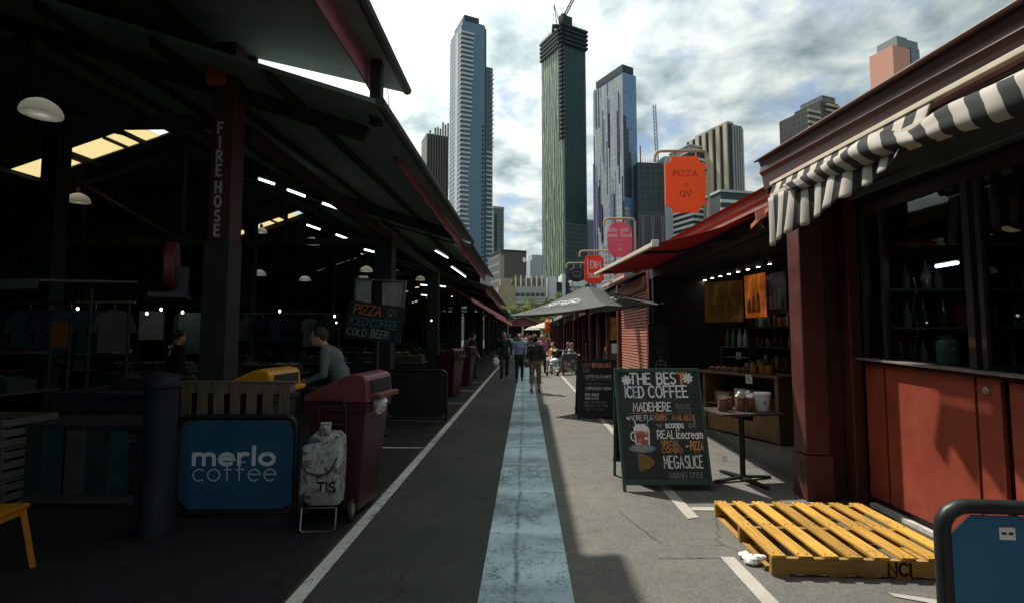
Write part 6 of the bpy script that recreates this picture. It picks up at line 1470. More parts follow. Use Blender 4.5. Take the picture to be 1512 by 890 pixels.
for x, y in ((-.25,.30),(.25,.30),(-.22,-.45),(.22,-.45)): b = MB(); b.tube([(x-.02,y,.10),(x+.02,y,.10)], .10, 16); b.build('wheel', BLACK, t, world=False)
# cafe tables and seated people on the right, in the sun
def chair(label, x, y, rz, c):
    t = thing('chair', label, 'chair', (x,y,0), rz)
    b = MB(); b.box(-.2,.2,-.2,.2,.43,.45); b.build('seat', c, t, world=False, bev=.006)
    b = MB(); b.box(-.2,.2,.18,.2,.55,.85); b.build('backrest', c, t, world=False, bev=.006)
    for sx in (-.18,.18):
        b = MB(); b.bar((sx,.19,.85),(sx,.2,0), .022, .022); b.build('leg', STEEL, t, world=False); b = MB(); b.bar((sx,-.18,.43),(sx,-.2,0), .022, .022); b.build('leg', STEEL, t, world=False)
for lb, x, y, rz, tp, bt_, hc, hr_ in (('seated person in a white and teal top with ginger hair by the floral stand', 1.90,22.2,rad(60),(.55,.52,.48),DK,(.25,.09,.04),'bob'),
        ('seated person in a bright yellow top at the cafe tables', 1.42,24.6,rad(-70),(.75,.55,.04),(.55,.52,.48),(.10,.06,.03),'long'),
        ('seated person in an orange top in front of the one in yellow', 1.30,22.9,rad(-40),(.66,.30,.10),(.5,.46,.4),(.05,.03,.02),'short'),
        ('seated person in dark clothes with grey hair at the cafe tables', 1.98,25.0,rad(80),(.05,.05,.045),DK,(.20,.18,.16),'short')):
    person(lb, (x,y,0), rz, 'sit', tp, bt_, hc, hr_)
    chair('steel chair under the '+lb.replace('seated ', '').replace(' in front of the one in yellow', ' beside the yellow one').replace(' at the cafe tables', '').replace(' by the floral stand', '').replace(' and teal', ''), x+.02*math.sin(rz), y, rz, STEEL)
t = thing('cafe_table', 'small round cafe table among the seated people', 'table', (1.68,23.6,0))
b = MB(); b.lathe((0,0,0), [(.35,.72),(.35,.745),(.0,.746)], 20); b.build('table_top', WHITE, t, world=False); b = MB(); b.lathe((0,0,0), [(.22,.004),(.2,.03),(.03,.05),(.03,.719)], 14); b.build('column', DARKST, t, world=False)
fs_ = thing('planter_screen', 'low screen printed with red and white flowers before the cafe tables', 'screen', (1.74,21.3,0))
m, nt, bs = newmat('flower_print')
vo = N(nt, 'ShaderNodeTexVoronoi', Scale=5.5); tc = nt.nodes.new('ShaderNodeTexCoord'); nt.links.new(tc.outputs['Object'], vo.inputs['Vector'])
sp = nt.nodes.new('ShaderNodeSeparateColor'); nt.links.new(vo.outputs['Color'], sp.inputs[0])
fc = ramp(nt, sp.outputs[0], [(.2,(.62,.60,.55)),(.45,(.60,.16,.14)),(.6,(.66,.62,.5)),(.8,(.45,.10,.10))])
c = mixc(nt, ramp(nt, vo.outputs['Distance'], [(.45,(0,0,0)),(.55,(1,1,1))]), fc, (.10,.12,.10)); nt.links.new(c, bs.inputs['Base Color'])
b = MB(); b.box(-.36,.36,-.03,.03,.10,.62); b.build('printed_panel', m, fs_, world=False)
b = MB(); b.box(-.40,.40,-.12,.12,.622,.86); b.build('box', M('slate_box', (.07,.075,.09), .7), fs_, world=False, bev=.01)
b = MB()
for sx in (-.34,.34): b.box(sx-.02,sx+.02,-.02,.02,.0,.099); b.box(sx-.03,sx+.03,-.1,.1,0,.02)
b.build('foot', DARKST, fs_, world=False)
# the crowd further along
crowd = [('pink top and blonde hair behind the woman in olive', .72,22.0,180,'stand',(.55,.15,.27),DK,(.42,.30,.14),'bob'),('black coat just ahead of the woman in olive', .25,20.5,180,'walk',(.015,.017,.02),DK,(.02,.02,.02),'short'),
 ('white shirt beside the walkers at the left of the crowd', -.15,27,0,'walk',(.6,.6,.58),DK,(.05,.03,.02),'short'),('pale dress far behind the man in black', -.95,30,0,'stand',(.5,.48,.44),(.5,.48,.44),(.05,.03,.02),'long'),
 ('red jumper in the middle of the crowd', .15,33,180,'walk',(.40,.07,.05),DK,(.03,.02,.02),'short'),('grey hoodie in the middle of the crowd', .6,31,0,'walk',(.22,.22,.22),(.06,.07,.1),(.03,.02,.02),'short'),
 ('orange jacket at the right of the crowd', 1.25,30,180,'walk',(.62,.17,.03),DK,(.03,.02,.02),'short'),('navy blue top at the right of the crowd', 1.0,27.5,0,'walk',(.03,.05,.14),(.1,.1,.1),(.08,.05,.03),'bob'),
 ('cream blouse ahead of the red jumper', -.3,37,180,'walk',(.55,.5,.4),(.1,.1,.12),(.05,.03,.02),'long'),('brown coat near the gable end', .35,40,0,'stand',(.16,.09,.05),DK,(.03,.02,.02),'short'),
 ('teal shirt near the gable end', -.7,42,180,'walk',(.06,.2,.2),DK,(.03,.02,.02),'short'),('white tee far along the blue strip', .1,44,0,'walk',(.65,.65,.63),(.1,.12,.2),(.03,.02,.02),'short'),
 ('black jacket far along at the right shops', 1.2,38,0,'stand',(.02,.02,.02),DK,(.03,.02,.02),'short'),('peach top far along at the right shops', .9,42,180,'walk',(.55,.3,.2),DK,(.03,.02,.02),'long'),
 ('grey coat at the very end of the lane, left', -.5,50,0,'walk',(.25,.25,.25),DK,(.03,.02,.02),'short'),('red scarf and coat at the very end of the lane', .2,52,180,'walk',(.3,.05,.05),DK,(.1,.06,.03),'long'),
 ('blue denim jacket at the very end of the lane', .7,48,0,'walk',(.12,.2,.34),(.1,.12,.2),(.03,.02,.02),'short'),('white dress at the very end of the lane, right', 1.3,46,180,'stand',(.62,.6,.58),(.62,.6,.58),(.05,.03,.02),'long')]
for lb, x, y, a, ps, tp, bt_, hc, hr_ in crowd:
    person('person in '+lb, (x,y,0), rad(a+R.uniform(-25,25)), ps, tp, bt_, hc, hr_, R.uniform(.93,1.05), group='people down the lane')
for i, (x, y, lb) in enumerate(((-2.0,19.2,'person in dark clothes by the far maroon bin'),(-2.3,21.0,'person in a grey top inside the shed edge past the bins'))):
    person(lb, (x,y,0), rad(120+60*i), 'stand', ((.03,.03,.032),(.14,.14,.14))[i], DK)
# ------------------------------------------------------------------ skyline
def tower(label, cat, corner, ang, group=None, name='tower_building'):
    return thing(name, label, cat, (corner[0],corner[1],0), rad(ang), group)
def tbox(b, x0, x1, y0, y1, z0, z1): b.box(x0, x1, y0, y1, z0, z1)
def part(t, name, mat, *boxes, **kw):
    b = MB()
    for q in boxes: b.box(*q)
    return b.build(name, mat, t, world=False, **kw)
def rep(o, n, dz, d=(0,0,0)):
    """repeat one part up the height of its building"""
    for i in range(1, n):
        c = o.copy(); COL.objects.link(c); c.location = o.location+Vector((d[0]*i, d[1]*i, dz*i))
CONC_L = M('pale_concrete', (.42,.44,.44), .8, var=.08, scale=.1); CONC_W = M('white_concrete', (.58,.60,.58), .75, var=.06, scale=.1)
SLABW = M('white_slab', (.56,.60,.62), .7, var=.06)
# 1 tall balcony tower, left
T = tower('tall pale blue glass tower with white balcony bands and a lower side wing', 'tower', (-41.05,320), 26)
GL1 = facade('blue_tower_glass', (.085,.185,.255), (.105,.205,.28), (.13,.22,.28), 3.1, 1.6, .06, .15)
GL1D = facade('dark_blue_tower_glass', (.030,.075,.100), (.045,.095,.125), (.20,.26,.29), 3.1, 2.4, .14, .2)
part(T, 'glass_body', GL1, (0,16.2,0,25,0,208))
part(T, 'side_wing', GL1D, (16.3,22.8,3,22,0,182))
part(T, 'crown', M('dark_crown', (.02,.05,.055), .5), (1.5,12.0,1,22,208.1,213), (12.1,16.0,2,20,208.1,210))
LF = facade('left_face_panels', (.50,.55,.56), (.43,.50,.52), (.07,.10,.12), 3.1, 3.6, .40, .5, bias=.1)
part(T, 'left_face', LF, (-.5,-.05,.2,25.2,0,205))
b = MB(); b.box(-.8,-.51,6.5,11.5,0,204); b.build('vertical_rib', CONC_W, T, world=False)
nfl = 65
for i in range(nfl):
    z = 3.1*(i+.3); f = z/206
    w_ = 9.5-5.5*min(1, f/.45) if f < .45 else 4.0+3.8*((f-.45)/.5)**.8
    w_ += .4*math.sin(i*.7)
    b = MB(); b.box(-.80,max(1.5,w_),-1.3,-.02,z,z+.95); b.build('balcony', SLABW, T, world=False)
    b = MB(); b.box(-1.2,-.81,-1.3,4.6,z,z+.95); b.build('side_balcony', SLABW, T, world=False)
o = part(T, 'wing_slab', SLABW, (17.2,22.6,2.2,2.98,8,8.8)); rep(o, 38, 3.1)
o = part(T, 'wing_slab', SLABW, (21.6,23.4,2.2,2.98,127,127.7)); rep(o, 17, 3.1)
part(T, 'dark_recess', M('recess_dark', (.02,.04,.055), .5), (16.0,16.8,-.3,2.95,0,206))
o = part(T, 'recess_balcony', bpy.data.materials['dark_crown'], (13.9,15.3,-.22,-.02,5,6.5)); rep(o, 44, 3.1)
# 2 dark finned tower behind
T = tower('dark brown finned tower behind the tall pale blue tower', 'tower', (-66,380), 24)
BRN = facade('brown_fin_glass', (.030,.038,.034), (.045,.048,.042), (.10,.085,.06), 3.3, 2.0, .35, .3)
part(T, 'body', BRN, (-10,7,0,18,0,155))
for i in range(9):
    part(T, 'fin', M('bronze_fin', (.14,.125,.09), .5, .2, var=.2) if 'bronze_fin' not in bpy.data.materials else bpy.data.materials['bronze_fin'], (-10+2.0*i,-8.9+2.0*i,-1.6,-.02,84+4*math.sin(i),154+2.2*math.sin(i*2.3)+i*1.5))
part(T, 'podium_front', facade('beige_podium', (.36,.31,.24), (.28,.25,.20), (.05,.05,.05), 3.2, 2.2, .5, .6), (-4,7.5,-1.5,-1.05,0,96))
# 3 slim grey tower
T = tower('slim grey tower just right of the tall pale blue tower', 'tower', (-24.5,430), 24)
part(T, 'body', facade('grey_slim_glass', (.15,.19,.20), (.20,.24,.25), (.10,.12,.12), 3.2, 2.2, .3, .4), (-3,6.5,0,16,0,110)); part(T, 'roof_cap', CONC_L, (-3.3,6.8,-.3,16,110.1,112))
part(T, 'dark_stripe', bpy.data.materials['recess_dark'], (-1.5,-.2,-.25,-.02,0,105))
# 4 brown box
T = tower('brown grey blank walled office block with striped side', 'building', (-10.4,215), 22)
part(T, 'blank_wall', M('brown_grey_cladding', (.085,.080,.070), .8, var=.1, scale=.2), (0,11.6,-.2,14,0,37.3))
part(T, 'side_face', facade('striped_side', (.05,.052,.048), (.07,.068,.06), (.20,.19,.165), 3.6, 30, .55, .5), (-.35,-.02,.3,17,0,36))
part(T, 'corner_column', M('tan_corner', (.27,.235,.18), .8), (-.8,1.3,-.35,-.22,0,35.5))
L = Lettering(frame(T.location, rad(22)) @ Vector((10.6,-.2,34.2)), (math.cos(rad(22)),math.sin(rad(22)),0), (0,0,1), (math.sin(rad(22)),-math.cos(rad(22)),0), 2); L.n = L.n*30; L.disc(0,0,.85,1.1,0); L.build('emblem', [WHITE], T)
part(T, 'parapet', M('dark_parapet', (.04,.04,.04), .8), (-.2,11.7,-.3,14,37.4,38.2))
# 5 beige office with rows of windows
T = tower('low beige office building with three rows of windows and roof plant', 'building', (-9.6,180), 5)
part(T, 'end_wall', M('tan_end_wall', (.36,.285,.185), .8, var=.12, scale=.3), (-.2,5.6,-.5,14,0,19.2))
part(T, 'wall', M('beige_wall', (.40,.375,.33), .8, var=.1, scale=.3), (5.61,17,0,14,0,19.0))
wm = facade('office_windows', (.035,.040,.045), (.06,.065,.07), (.33,.31,.28), 6, 2.6, .22, .25)
o = part(T, 'window', M('office_glass', (.035,.042,.050), .15), (0,1.45,-.05,-.01,0,1.25)); o.location = (6.1,0,8.0)
for r_ in range(3):
    for c_ in range(6):
        if r_ == 0 and c_ == 0: continue
        q = o.copy(); COL.objects.link(q); q.location = (6.1+1.8*c_,0,8.0+3.7*r_)
o = part(T, 'sill_band', CONC_L, (5.7,16.9,-.18,-.06,7.3,7.7)); rep(o, 3, 3.7)
part(T, 'plant_screen', M('plant_screen_brown', (.16,.13,.095), .8, var=.2, scale=.4), (5,16.5,2,10,19.1,22.2)); part(T, 'plant_room', bpy.data.materials['tan_end_wall'], (.6,4.5,1,8,19.3,22.0))
o = part(T, 'vent_stack', WHITE, (6.0,6.4,1.0,1.4,19.1,23.0)); rep(o, 6, 0, (1.9,0,0))
# 6 white low block with dark panels
T = tower('low white building right of the beige office with dark openings', 'building', (9.8,185), 3)
part(T, 'wall', CONC_W, (-1.5,1.5,0,12,0,23), (6.4,14.0,-1,12,0,21.5), (1.51,6.39,.3,12,0,15), (3.6,4.8,0.0,12,15.1,24))
part(T, 'screen', bpy.data.materials['dark_parapet'], (1.55,3.5,.5,8,15.1,21), (4.9,6.3,.5,8,15.1,21))
o = part(T, 'fin', CONC_L, (-3.6,-3.0,-.2,.6,0,23)); rep(o, 3, 0, (.9,0,0))
# 7 pale tower far away
T = tower('small pale tower far away left of the green tower', 'tower', (14,640), 20)
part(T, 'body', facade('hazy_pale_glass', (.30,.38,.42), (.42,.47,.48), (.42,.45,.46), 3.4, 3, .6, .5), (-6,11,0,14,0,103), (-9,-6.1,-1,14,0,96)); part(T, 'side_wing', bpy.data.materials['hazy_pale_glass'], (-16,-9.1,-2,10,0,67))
# 8 green tower under construction
T = tower('tallest dark green tower under construction with rippled pale green face', 'tower', (27.4,350), 30)
m, nt, bs = newmat('rippled_green')
tc = nt.nodes.new('ShaderNodeTexCoord'); sp = nt.nodes.new('ShaderNodeSeparateXYZ'); nt.links.new(tc.outputs['Object'], sp.inputs[0])
wob = math_(nt, 'MULTIPLY', math_(nt, 'SUBTRACT', tex(nt, .07, 3, .5, stretch(nt, 2.2, 2.2, .55)), .5), 5)
wob2 = math_(nt, 'MULTIPLY', math_(nt, 'SUBTRACT', tex(nt, .22, 4, .6, stretch(nt, 1.5, 1.5, .5)), .5), 2.4)
u_ = math_(nt, 'ADD', math_(nt, 'ADD', sp.outputs[0], sp.outputs[1]), math_(nt, 'ADD', wob, wob2))
s_ = math_(nt, 'FRACT', math_(nt, 'MULTIPLY', u_, .36))
st_ = ramp(nt, s_, [(.0,(.022,.048,.038)),(.30,(.035,.07,.052)),(.44,(.30,.38,.25)),(.66,(.42,.49,.33)),(.88,(.05,.09,.07))])
fl_ = math_(nt, 'FRACT', math_(nt, 'MULTIPLY', sp.outputs[2], 1/3.1)); fl2 = ramp(nt, fl_, [(.0,(.72,.72,.72)),(.14,(.72,.72,.72)),(.2,(1,1,1))])
c = mixc(nt, .6, st_, fl2, 'MULTIPLY'); nt.links.new(c, bs.inputs['Base Color']); bs.inputs['Roughness'].default_value = .45
RIP = m
GRD = facade('dark_green_glass', (.014,.055,.052), (.026,.080,.074), (.020,.048,.046), 3.1, 1.5, .10, .22, spec=.35)
part(T, 'green_glass_face', GRD, (0,19.4,.0,28.5,0,206))
part(T, 'rippled_face', RIP, (-.45,-.03,.0,29,0,204))
b = MB(); b.box(-.6,.4,-.35,-.02,0,205); b.build('corner_trim', M('green_grey_trim', (.16,.22,.19), .6), T, world=False)
o = part(T, 'vertical_fin', M('dark_green_fin', (.012,.040,.038), .4), (1.4,1.62,-.22,-.02,0,205)); rep(o, 12, 0, (1.45,0,0))
part(T, 'gridded_base', facade('base_grid', (.012,.022,.022), (.030,.05,.048), (.10,.14,.13), 3.1, 1.5, .22, .3), (.5,19.5,-.34,-.23,0,78))
DKS = M('dark_scaffold', (.012,.026,.026), .7, var=.3)
o = part(T, 'jump_form_floor', DKS, (-1.6,20.6,-1.6,30,204,205.6)); rep(o, 5, 3.1)
b = MB()
for i in range(15): b.box(-1.5+1.45*i,-1.25+1.45*i,-1.6,-1.35,203,218.5+R.uniform(0,2.4)); b.box(-1.6,-1.35,-1.5+2.1*i,-1.25+2.1*i,203,218.5+R.uniform(0,2.2))
b.build('scaffold_posts', DKS, T, world=False)
part(T, 'core', M('core_concrete_dark', (.03,.045,.045), .8), (2,16,2,20,206.1,220)); part(T, 'core_top', DKS, (2.2,8.5,1,9,220.1,226), (-1.4,2.1,-1.4,3,218.2,225))
o = part(T, 'hoist_deck', DKS, (-3.4,-.62,-2.2,1.6,136,137.0)); rep(o, 27, 3.1)
part(T, 'hoist_mast', DKS, (-3.2,-2.8,-2.0,-1.6,134,224), (-3.2,-2.8,.9,1.3,134,224))
T.scale = (1,1,1.024)
CR = thing('tower_crane', 'dark tower crane standing on top of the green tower', 'crane', (24.5,352,208)); CRN = M('crane_dark', (.02,.032,.034), .6)
def lattice(b, p0, p1, w, n, r_):
    p0 = Vector(p0); p1 = Vector(p1); d = (p1-p0); q = d.cross(Vector((0,1,0))).normalized()*w/2; s = Vector((0,w/2,0))
    cs = [q+s, q-s, -q-s, -q+s]
    for c_ in cs: b.bar(p0+c_, p1+c_, r_, r_)
    for i in range(n):
        for j in range(4): b.bar(p0+d*i/n+cs[j], p0+d*(i+1)/n+cs[(j+1) % 4], r_*.7, r_*.7)
b = MB(); lattice(b, (24.5,352,208), (24.5,352,222), 2.0, 6, .45); b.build('mast', CRN, CR)
b = MB(); b.box(19.5,25.5,351,353.4,222.1,224.0); b.box(19.3,21.0,350.6,353.8,219.5,222.0); b.build('counterweight', CRN, CR)
b = MB(); lattice(b, (25.2,352,224), (44,352,262), 1.6, 16, .4); b.build('jib', CRN, CR)
b = MB(); b.bar((23,352,224),(20.8,352,240), .5,.5); b.bar((25.2,352,224),(20.8,352,240), .4,.4); b.bar((20.8,352,240),(40,352,254), .15,.15); b.bar((20.8,352,240),(20.2,352,224), .2,.2); b.build('a_frame', CRN, CR)
b = MB(); b.box(25.6,27.2,350.5,352,222,224.4); b.build('cab', CRN, CR)
# 9 blue tower with purple edge
T = tower('blue glass tower with purple edges and stepped pale grey panels', 'tower', (59.1,300), 31)
GLB9 = facade('deep_blue_glass', (.085,.19,.36), (.14,.27,.46), (.24,.34,.46), 3.2, 1.8, .14, .14)
part(T, 'blue_face', GLB9, (0,10.9,0,28,0,161)); part(T, 'crown', M('near_black_crown', (.012,.018,.024), .5), (-.3,8.5,-.3,25,161.1,165.5))
m, nt, bs = newmat('stepped_panels')
tc = nt.nodes.new('ShaderNodeTexCoord'); sp = nt.nodes.new('ShaderNodeSeparateXYZ'); nt.links.new(tc.outputs['Object'], sp.inputs[0])
u_ = math_(nt, 'ADD', sp.outputs[0], sp.outputs[1]); cb = nt.nodes.new('ShaderNodeCombineXYZ'); nt.links.new(u_, cb.inputs[0]); nt.links.new(sp.outputs[2], cb.inputs[1])
col_ = math_(nt, 'FLOOR', math_(nt, 'MULTIPLY', u_, 1/1.25)); cb2 = nt.nodes.new('ShaderNodeCombineXYZ'); nt.links.new(col_, cb2.inputs[0]); 
hz = nt.nodes.new('ShaderNodeTexWhiteNoise'); hz.noise_dimensions = '1D'; nt.links.new(col_, hz.inputs['W'])
zz = math_(nt, 'ADD', math_(nt, 'MULTIPLY', sp.outputs[2], 1/34), math_(nt, 'MULTIPLY', hz.outputs['Value'], 3.7)); cb3 = nt.nodes.new('ShaderNodeCombineXYZ'); nt.links.new(col_, cb3.inputs[0]); nt.links.new(math_(nt, 'FLOOR', zz), cb3.inputs[1])
wn = nt.nodes.new('ShaderNodeTexWhiteNoise'); wn.noise_dimensions = '2D'; nt.links.new(cb3.outputs[0], wn.inputs['Vector'])
pc_ = ramp(nt, wn.outputs['Value'], [(.0,(.52,.54,.54)),(.34,(.60,.61,.60)),(.58,(.24,.29,.36)),(.68,(.48,.51,.53)),(.86,(.12,.12,.19)),(.90,(.03,.04,.055))]); 
[n_ for n_ in nt.nodes if n_.type == 'VALTORGB'][-1].color_ramp.interpolation = 'CONSTANT'
br = nt.nodes.new('ShaderNodeTexBrick'); br.offset = 0; br.inputs['Scale'].default_value = 1; br.inputs['Brick Width'].default_value = 1.25; br.inputs['Row Height'].default_value = 3.2; br.inputs['Mortar Size'].default_value = .11; br.inputs['Color1'].default_value = (1,1,1,1); br.inputs['Color2'].default_value = (.72,.74,.78,1); br.inputs['Mortar'].default_value = (.40,.42,.48,1); nt.links.new(cb.outputs[0], br.inputs['Vector'])
c = mixc(nt, 1, pc_, br.outputs['Color'], 'MULTIPLY'); nt.links.new(c, bs.inputs['Base Color']); bs.inputs['Roughness'].default_value = .3
STEP = m
part(T, 'stepped_face', STEP, (-.4,-.03,0,28,0,159.5)); PUR = M('purple_panel', (.16,.10,.27), .5, var=.1)
part(T, 'purple_edge', PUR, (-1.0,-.42,26.8,28.1,20,112))
for y, z0, z1 in ((23.2,70,96),(20.5,60,84),(13,118,150),(3.2,112,150)): part(T, 'purple_fin', PUR if y != 8.2 else PUR, (-.8,-.42,y,y+.5,z0,z1))
for i, (w_, z1) in enumerate(((5.4,46),(4.1,52),(2.8,66),(1.6,78))): part(T, 'balcony_stack', facade('balcony_grid', (.030,.050,.080), (.20,.25,.32), (.56,.58,.60), 3.2, 1.35, .26, .3) if i == 0 else bpy.data.materials['balcony_grid'], (0,min(10.6,w_*1.5+1),-.5-.05*i,-.03,8,z1))
for i, (x0, x1, z0, z1) in enumerate(((.0,5.6,84,112),(.0,3.9,112.2,126),(.0,2.2,126.2,134),(7.5,10.2,50,62))): part(T, 'dark_balcony_block', facade('dark_balcony', (.012,.020,.026), (.03,.045,.06), (.06,.085,.12), 3.2, 1.8, .3, .4) if i == 0 else bpy.data.materials['dark_balcony'], (x0,x1,-.3,-.03,z0,z1))
for z1, y0, y1 in ((40,0,27.5),(58,9,20),(66,0,5)): part(T, 'balcony_stack', bpy.data.materials['balcony_grid'], (-.62-.02*(z1 % 7),-.41,y0,y1,8,z1))
# 10 small bluish block between the towers
T = tower('small grey blue block between the green and the blue tower', 'building', (57,420), 20); part(T, 'body', facade('grey_blue_block', (.14,.17,.23), (.20,.23,.28), (.22,.25,.29), 3.2, 2.5, .4, .4), (-8,6,0,10,0,96)); part(T, 'roof_cap', CONC_L, (-8.2,6.2,-.2,10,96.1,97.5))
# 11 dark tower under construction
T = tower('dark slab tower under construction with red mast behind the orange sign', 'tower', (84.5,300), 8)
part(T, 'body', facade('dark_construction', (.020,.030,.030), (.035,.045,.045), (.055,.070,.070), 3.1, 3.4, .28, .5), (-18,-2,0,14,60,104)); part(T, 'lower_face', facade('purple_grey_grid', (.035,.032,.045), (.055,.05,.065), (.14,.14,.15), 12, 1.2, .14, .5), (-18,-2,-.3,14,0,74))
part(T, 'grey_core', CONC_L, (-1.9,3,-1,10,0,108)); b = MB()
for i in range(6): x = -17+3.*i; b.bar((x,-.5,0),(x+2.2*(-1)**i,-.5,72), .35,.3)
b.build('diagonal_brace', M('pale_brace', (.26,.26,.26), .7), T, world=False); part(T, 'red_mast', M('red_mast_paint', (.35,.04,.05), .6), (-15.6,-15.0,2,2.6,104.1,115))
b = MB()
for i in range(11): b.box(-18+1.6*i,-17.8+1.6*i,.2,.4,104.1,106+R.uniform(0,1.6))
b.build('rooftop_posts', DKS, T, world=False)
CR2 = thing('tower_crane', 'thin pale lattice crane mast above the dark slab tower', 'crane', (97,380,100)); b = MB(); lattice(b, (101,380,100), (98.6,380,177), 1.8, 26, .30); b.build('jib', M('crane_grey', (.22,.24,.25), .6), CR2); b = MB(); b.box(97,105,379,381,98,100); b.build('slewing_deck', CONC_L, CR2)
# 12 white banded building
T = tower('white banded apartment building behind the orange sign', 'building', (94.6,285), 24)
part(T, 'body', facade('banded_dark', (.030,.040,.045), (.06,.07,.075), (.05,.06,.065), 3.2, 3.2, .2, .35), (0,11.5,0,26,0,106)); o = part(T, 'floor_band', CONC_W, (-.7,12.2,-.7,26,5,6.35)); rep(o, 31, 3.2)
o = part(T, 'balcony_wall', CONC_W, (2.5,2.9,-.85,-.02,8,10)); rep(o, 15, 6.4); o = part(T, 'balcony_wall', CONC_W, (8,8.4,-.85,-.02,10,12.5)); rep(o, 15, 6.4)
part(T, 'penthouse', CONC_L, (1,9,3,20,106.2,110), (.4,9.6,2.4,20,110.1,111))
# 13 beige ribbed tower
T = tower('beige and black vertically ribbed tower at the right of the skyline', 'tower', (111.9,275), 26)
part(T, 'body', M('ribbed_black', (.020,.022,.022), .5, var=.2), (-1,9.8,0,31,0,117.5)); RIB = M('beige_rib', (.47,.40,.30), .7, var=.08); RIBG = M('grey_rib', (.30,.31,.31), .7)
for i in range(6): part(T, 'rib', RIB, (-1.9,-1.01,.2+5.1*i,2.7+5.1*i,0,118.2-.2*i))
for i, x in enumerate((1.9,3.8,5.6,7.4,9.1)): part(T, 'rib', (RIBG, RIB)[i == 4], (x,x+.8,-.8,-.02,0,117.6-.4*i))
part(T, 'roof_cap', RIB, (-1.2,3.0,0,24,117.6,118.8))
# 14 black and cream stepped block, 15 pink tower, 16 dark low block
T = tower('stepped black and cream building peeking over the stall roof', 'building', (179,300), 22); T.scale = (1,1,1.07); part(T, 'body', facade('black_cream', (.020,.022,.020), (.03,.032,.03), (.04,.04,.035), 3.2, 3, .2, .4), (-14,12,0,20,0,125.5), (-1,14,2,20,125.6,133)); o = part(T, 'cream_band', M('cream_band', (.42,.40,.27), .7), (-14.4,-4,-.5,-.02,79,80.4)); rep(o, 15, 3.2); o = part(T, 'cream_band', bpy.data.materials['cream_band'], (3,14.4,.9,1.98,92,93.3)); rep(o, 13, 3.2); part(T, 'glass_top', facade('glass_top', (.14,.17,.18), (.2,.23,.23), (.05,.05,.05), 4, 2, .3, .3), (2,13,3,18,133.1,137))
T = tower('salmon pink tower with a blue glass curve high on the right', 'tower', (227,300), 20); T.scale = (1,1,1.045); part(T, 'pink_wall', M('salmon_wall', (.58,.28,.20), .75, var=.05, scale=.05), (-9.5,5,0,14,0,166)); part(T, 'glass_curve', facade('curve_glass', (.05,.08,.13), (.09,.12,.17), (.22,.24,.27), 4, 1.6, .2, .2), (5.1,16,1.5,14,0,168), (7,14,.5,1.45,0,168)); part(T, 'crown', M('grey_crown', (.16,.20,.20), .6), (-4,4.9,1,13,166.1,173), (5.0,15.6,2.0,13,168.1,173))
T = tower('low dark roofed block behind the stall roof edge', 'building', (98,240), 14); part(T, 'body', M('dark_block', (.035,.05,.055), .7, var=.2, scale=.1), (-6,22,0,14,0,69)); part(T, 'roof_edge', CONC_L, (-6.5,22.5,-.5,14,69.1,70.2)); o = part(T, 'floor_band', CONC_W, (-6.3,3,-.4,-.02,44,45.5)); rep(o, 6, 4)
# distant street filler: low blocks behind the trees
T = tower('low grey glass block at the foot of the tall pale blue tower', 'building', (-24,200), 8); part(T, 'body', facade('low_grey', (.16,.21,.23), (.30,.34,.34), (.25,.28,.28), 3.5, 3, .35, .4), (-8,10,0,10,0,25)); part(T, 'roof_cap', CONC_L, (-8.3,10.3,-.3,10,25.1,26))

# ------------------------------------------------------------------ trees beyond the market
LEAFS = [M('leaf_green', (.11,.15,.028), .6, var=.5, scale=1.2, trans=.35), M('leaf_yellow_green', (.21,.22,.04), .6, var=.5, scale=1.2, trans=.35)]
BARK = M('bark', (.06,.05,.04), .9)
for k, (x, y, h, r_, lb) in enumerate(((-6.0,96,7.6,2.9,'leftmost leafy green tree beyond the far hall'),(-2.2,99,8.2,3.1,'rounded leafy tree second from the left beyond the far hall'),(1.8,97,7.4,2.9,'yellow green leafy tree third from the left beyond the far hall'),(5.4,101,8.4,3.2,'rightmost leafy tree beyond the far hall, behind the umbrella'))):
    t = thing('tree', lb, 'tree', (x,y,0), 0, 'trees beyond the market'); rr = random.Random(k)
    b = MB(); b.tube([(0,0,0),(.1,0,h*.35),(.0,.1,h*.6)], [.22,.16,.08], 8)
    for a in range(6):
        an = a*1.05+k; b.tube([(.08,0,h*.33+a*.15),(math.cos(an)*r_*.45,math.sin(an)*r_*.45,h*.6),(math.cos(an)*r_*.75,math.sin(an)*r_*.75,h*.72)], [.09,.05,.02], 6)
    b.build('trunk', BARK, t, world=False)
    b = MB(); cl = [(rr.gauss(0,.5)*r_, rr.gauss(0,.4)*r_, h*.68+rr.gauss(0,.17)*h, rr.uniform(.5,1.1)) for _ in range(34)]
    for cx, cy_, cz, cr_ in cl:
        b.mat(rr.random() < .45)
        for i in range(170):
            d = Vector((rr.gauss(0,1), rr.gauss(0,1), rr.gauss(0,.8))).normalized()*cr_*rr.random()**.4; p = Vector((cx,cy_,cz))+d
            u_ = Vector((rr.uniform(-1,1), rr.uniform(-1,1), rr.uniform(-.7,.7))).normalized()*rr.uniform(.09,.19); v_ = u_.cross(Vector((rr.uniform(-1,1), rr.uniform(-1,1), rr.uniform(-1,1)))).normalized()*rr.uniform(.07,.13)
            b.quad(p-u_, p+v_*.8, p+u_, p-v_*.8)
    b.build('crown', LEAFS, t, world=False)
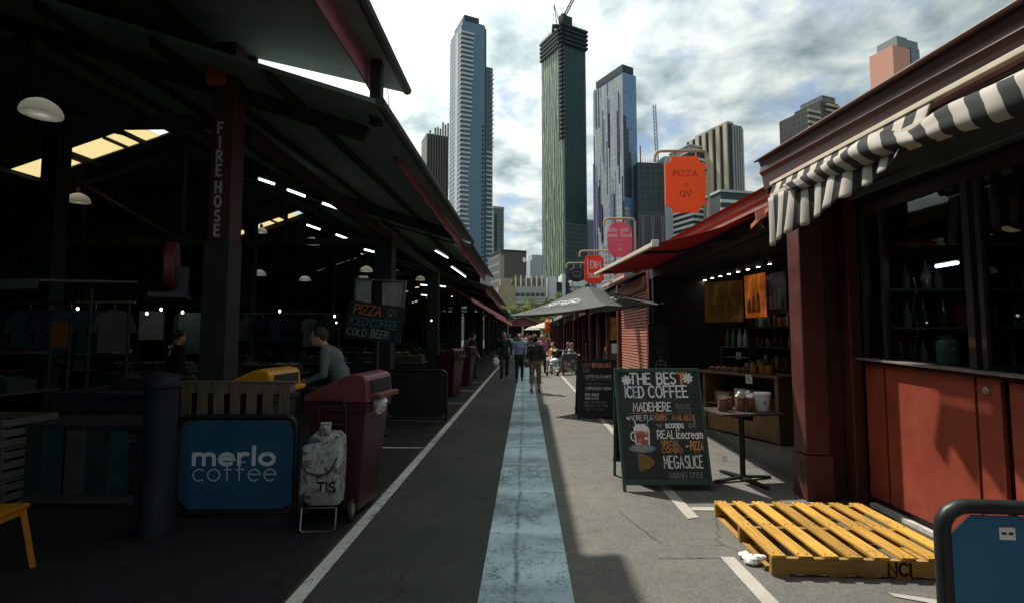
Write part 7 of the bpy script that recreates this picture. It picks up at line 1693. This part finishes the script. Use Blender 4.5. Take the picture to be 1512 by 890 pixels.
# far hall closing the lane
hl = thing('market_hall', 'far red gabled market hall closing the end of the lane', 'hall', (-.4,72,0))
b = MB(); b.prism([(-3.1,72,2.9),(2.4,72,2.9),(2.4,72,3.1),(-.35,72,4.25),(-3.1,72,3.1)], (0,.1,0)); b.build('gable', M('dull_red_gable', (.22,.065,.055), .7, var=.15), hl)
b = MB(); b.prism([(-3.6,71.2,2.85),(-.35,71.2,4.25),(-.35,71.2,4.45),(-3.8,71.2,2.98)], (0,14,0)); b.prism([(2.9,71.2,2.85),(-.35,71.2,4.25),(-.35,71.2,4.45),(3.1,71.2,2.98)], (0,14,0)); b.build('roof', M('grey_brown_roof', (.13,.12,.11), .8), hl)
for x in (-3.0,-.4,2.3): b = MB(); b.box(x-.12,x+.12,71.9,72.14,0,2.9); b.build('post', CREAM, hl)
b = MB(); b.box(-3.1,2.4,84,84.2,0,3.2); b.build('rear_wall', CAFED, hl)
t = thing('street_sign', 'small green and white sign on a pole above the far red awnings', 'sign', (-2.3,66,0)); b = MB(); b.tube([(0,0,0),(0,0,4.9)], .05, 8); b.build('pole', CREAM, t, world=False); b = MB(); b.box(-.25,.25,-.03,.03,4.3,4.9); b.build('sign_plate', WHITE, t, world=False); b = MB(); b.box(-.17,.17,-.036,-.031,4.4,4.8); b.build('print', M('sign_green', (.15,.35,.08), .6), t, world=False)
for i, (x, y, c_, lb) in enumerate(((1.6,44,BEIGEAW,'cream market umbrella far down the right side'),(.9,58,PALES,'pale market umbrella near the far hall'),(1.45,33,M('orange_flag', (.62,.15,.02), .7),'orange market umbrella folded by the right shops'))):
    t = thing('umbrella', lb, 'umbrella', (x,y,0)); b = MB()
    if i < 2: b.lathe((0,0,2.25), [(1.1,0),(.6,.28),(.0,.5)], 8)
    else: b.lathe((0,0,1.75), [(.16,0),(.24,.3),(.20,.75),(.04,.95)], 10)
    b.build('canopy', c_, t, world=False); b = MB(); b.tube([(0,0,0),(0,0,2.7)], .03, 8); b.build('pole', CREAM, t, world=False)
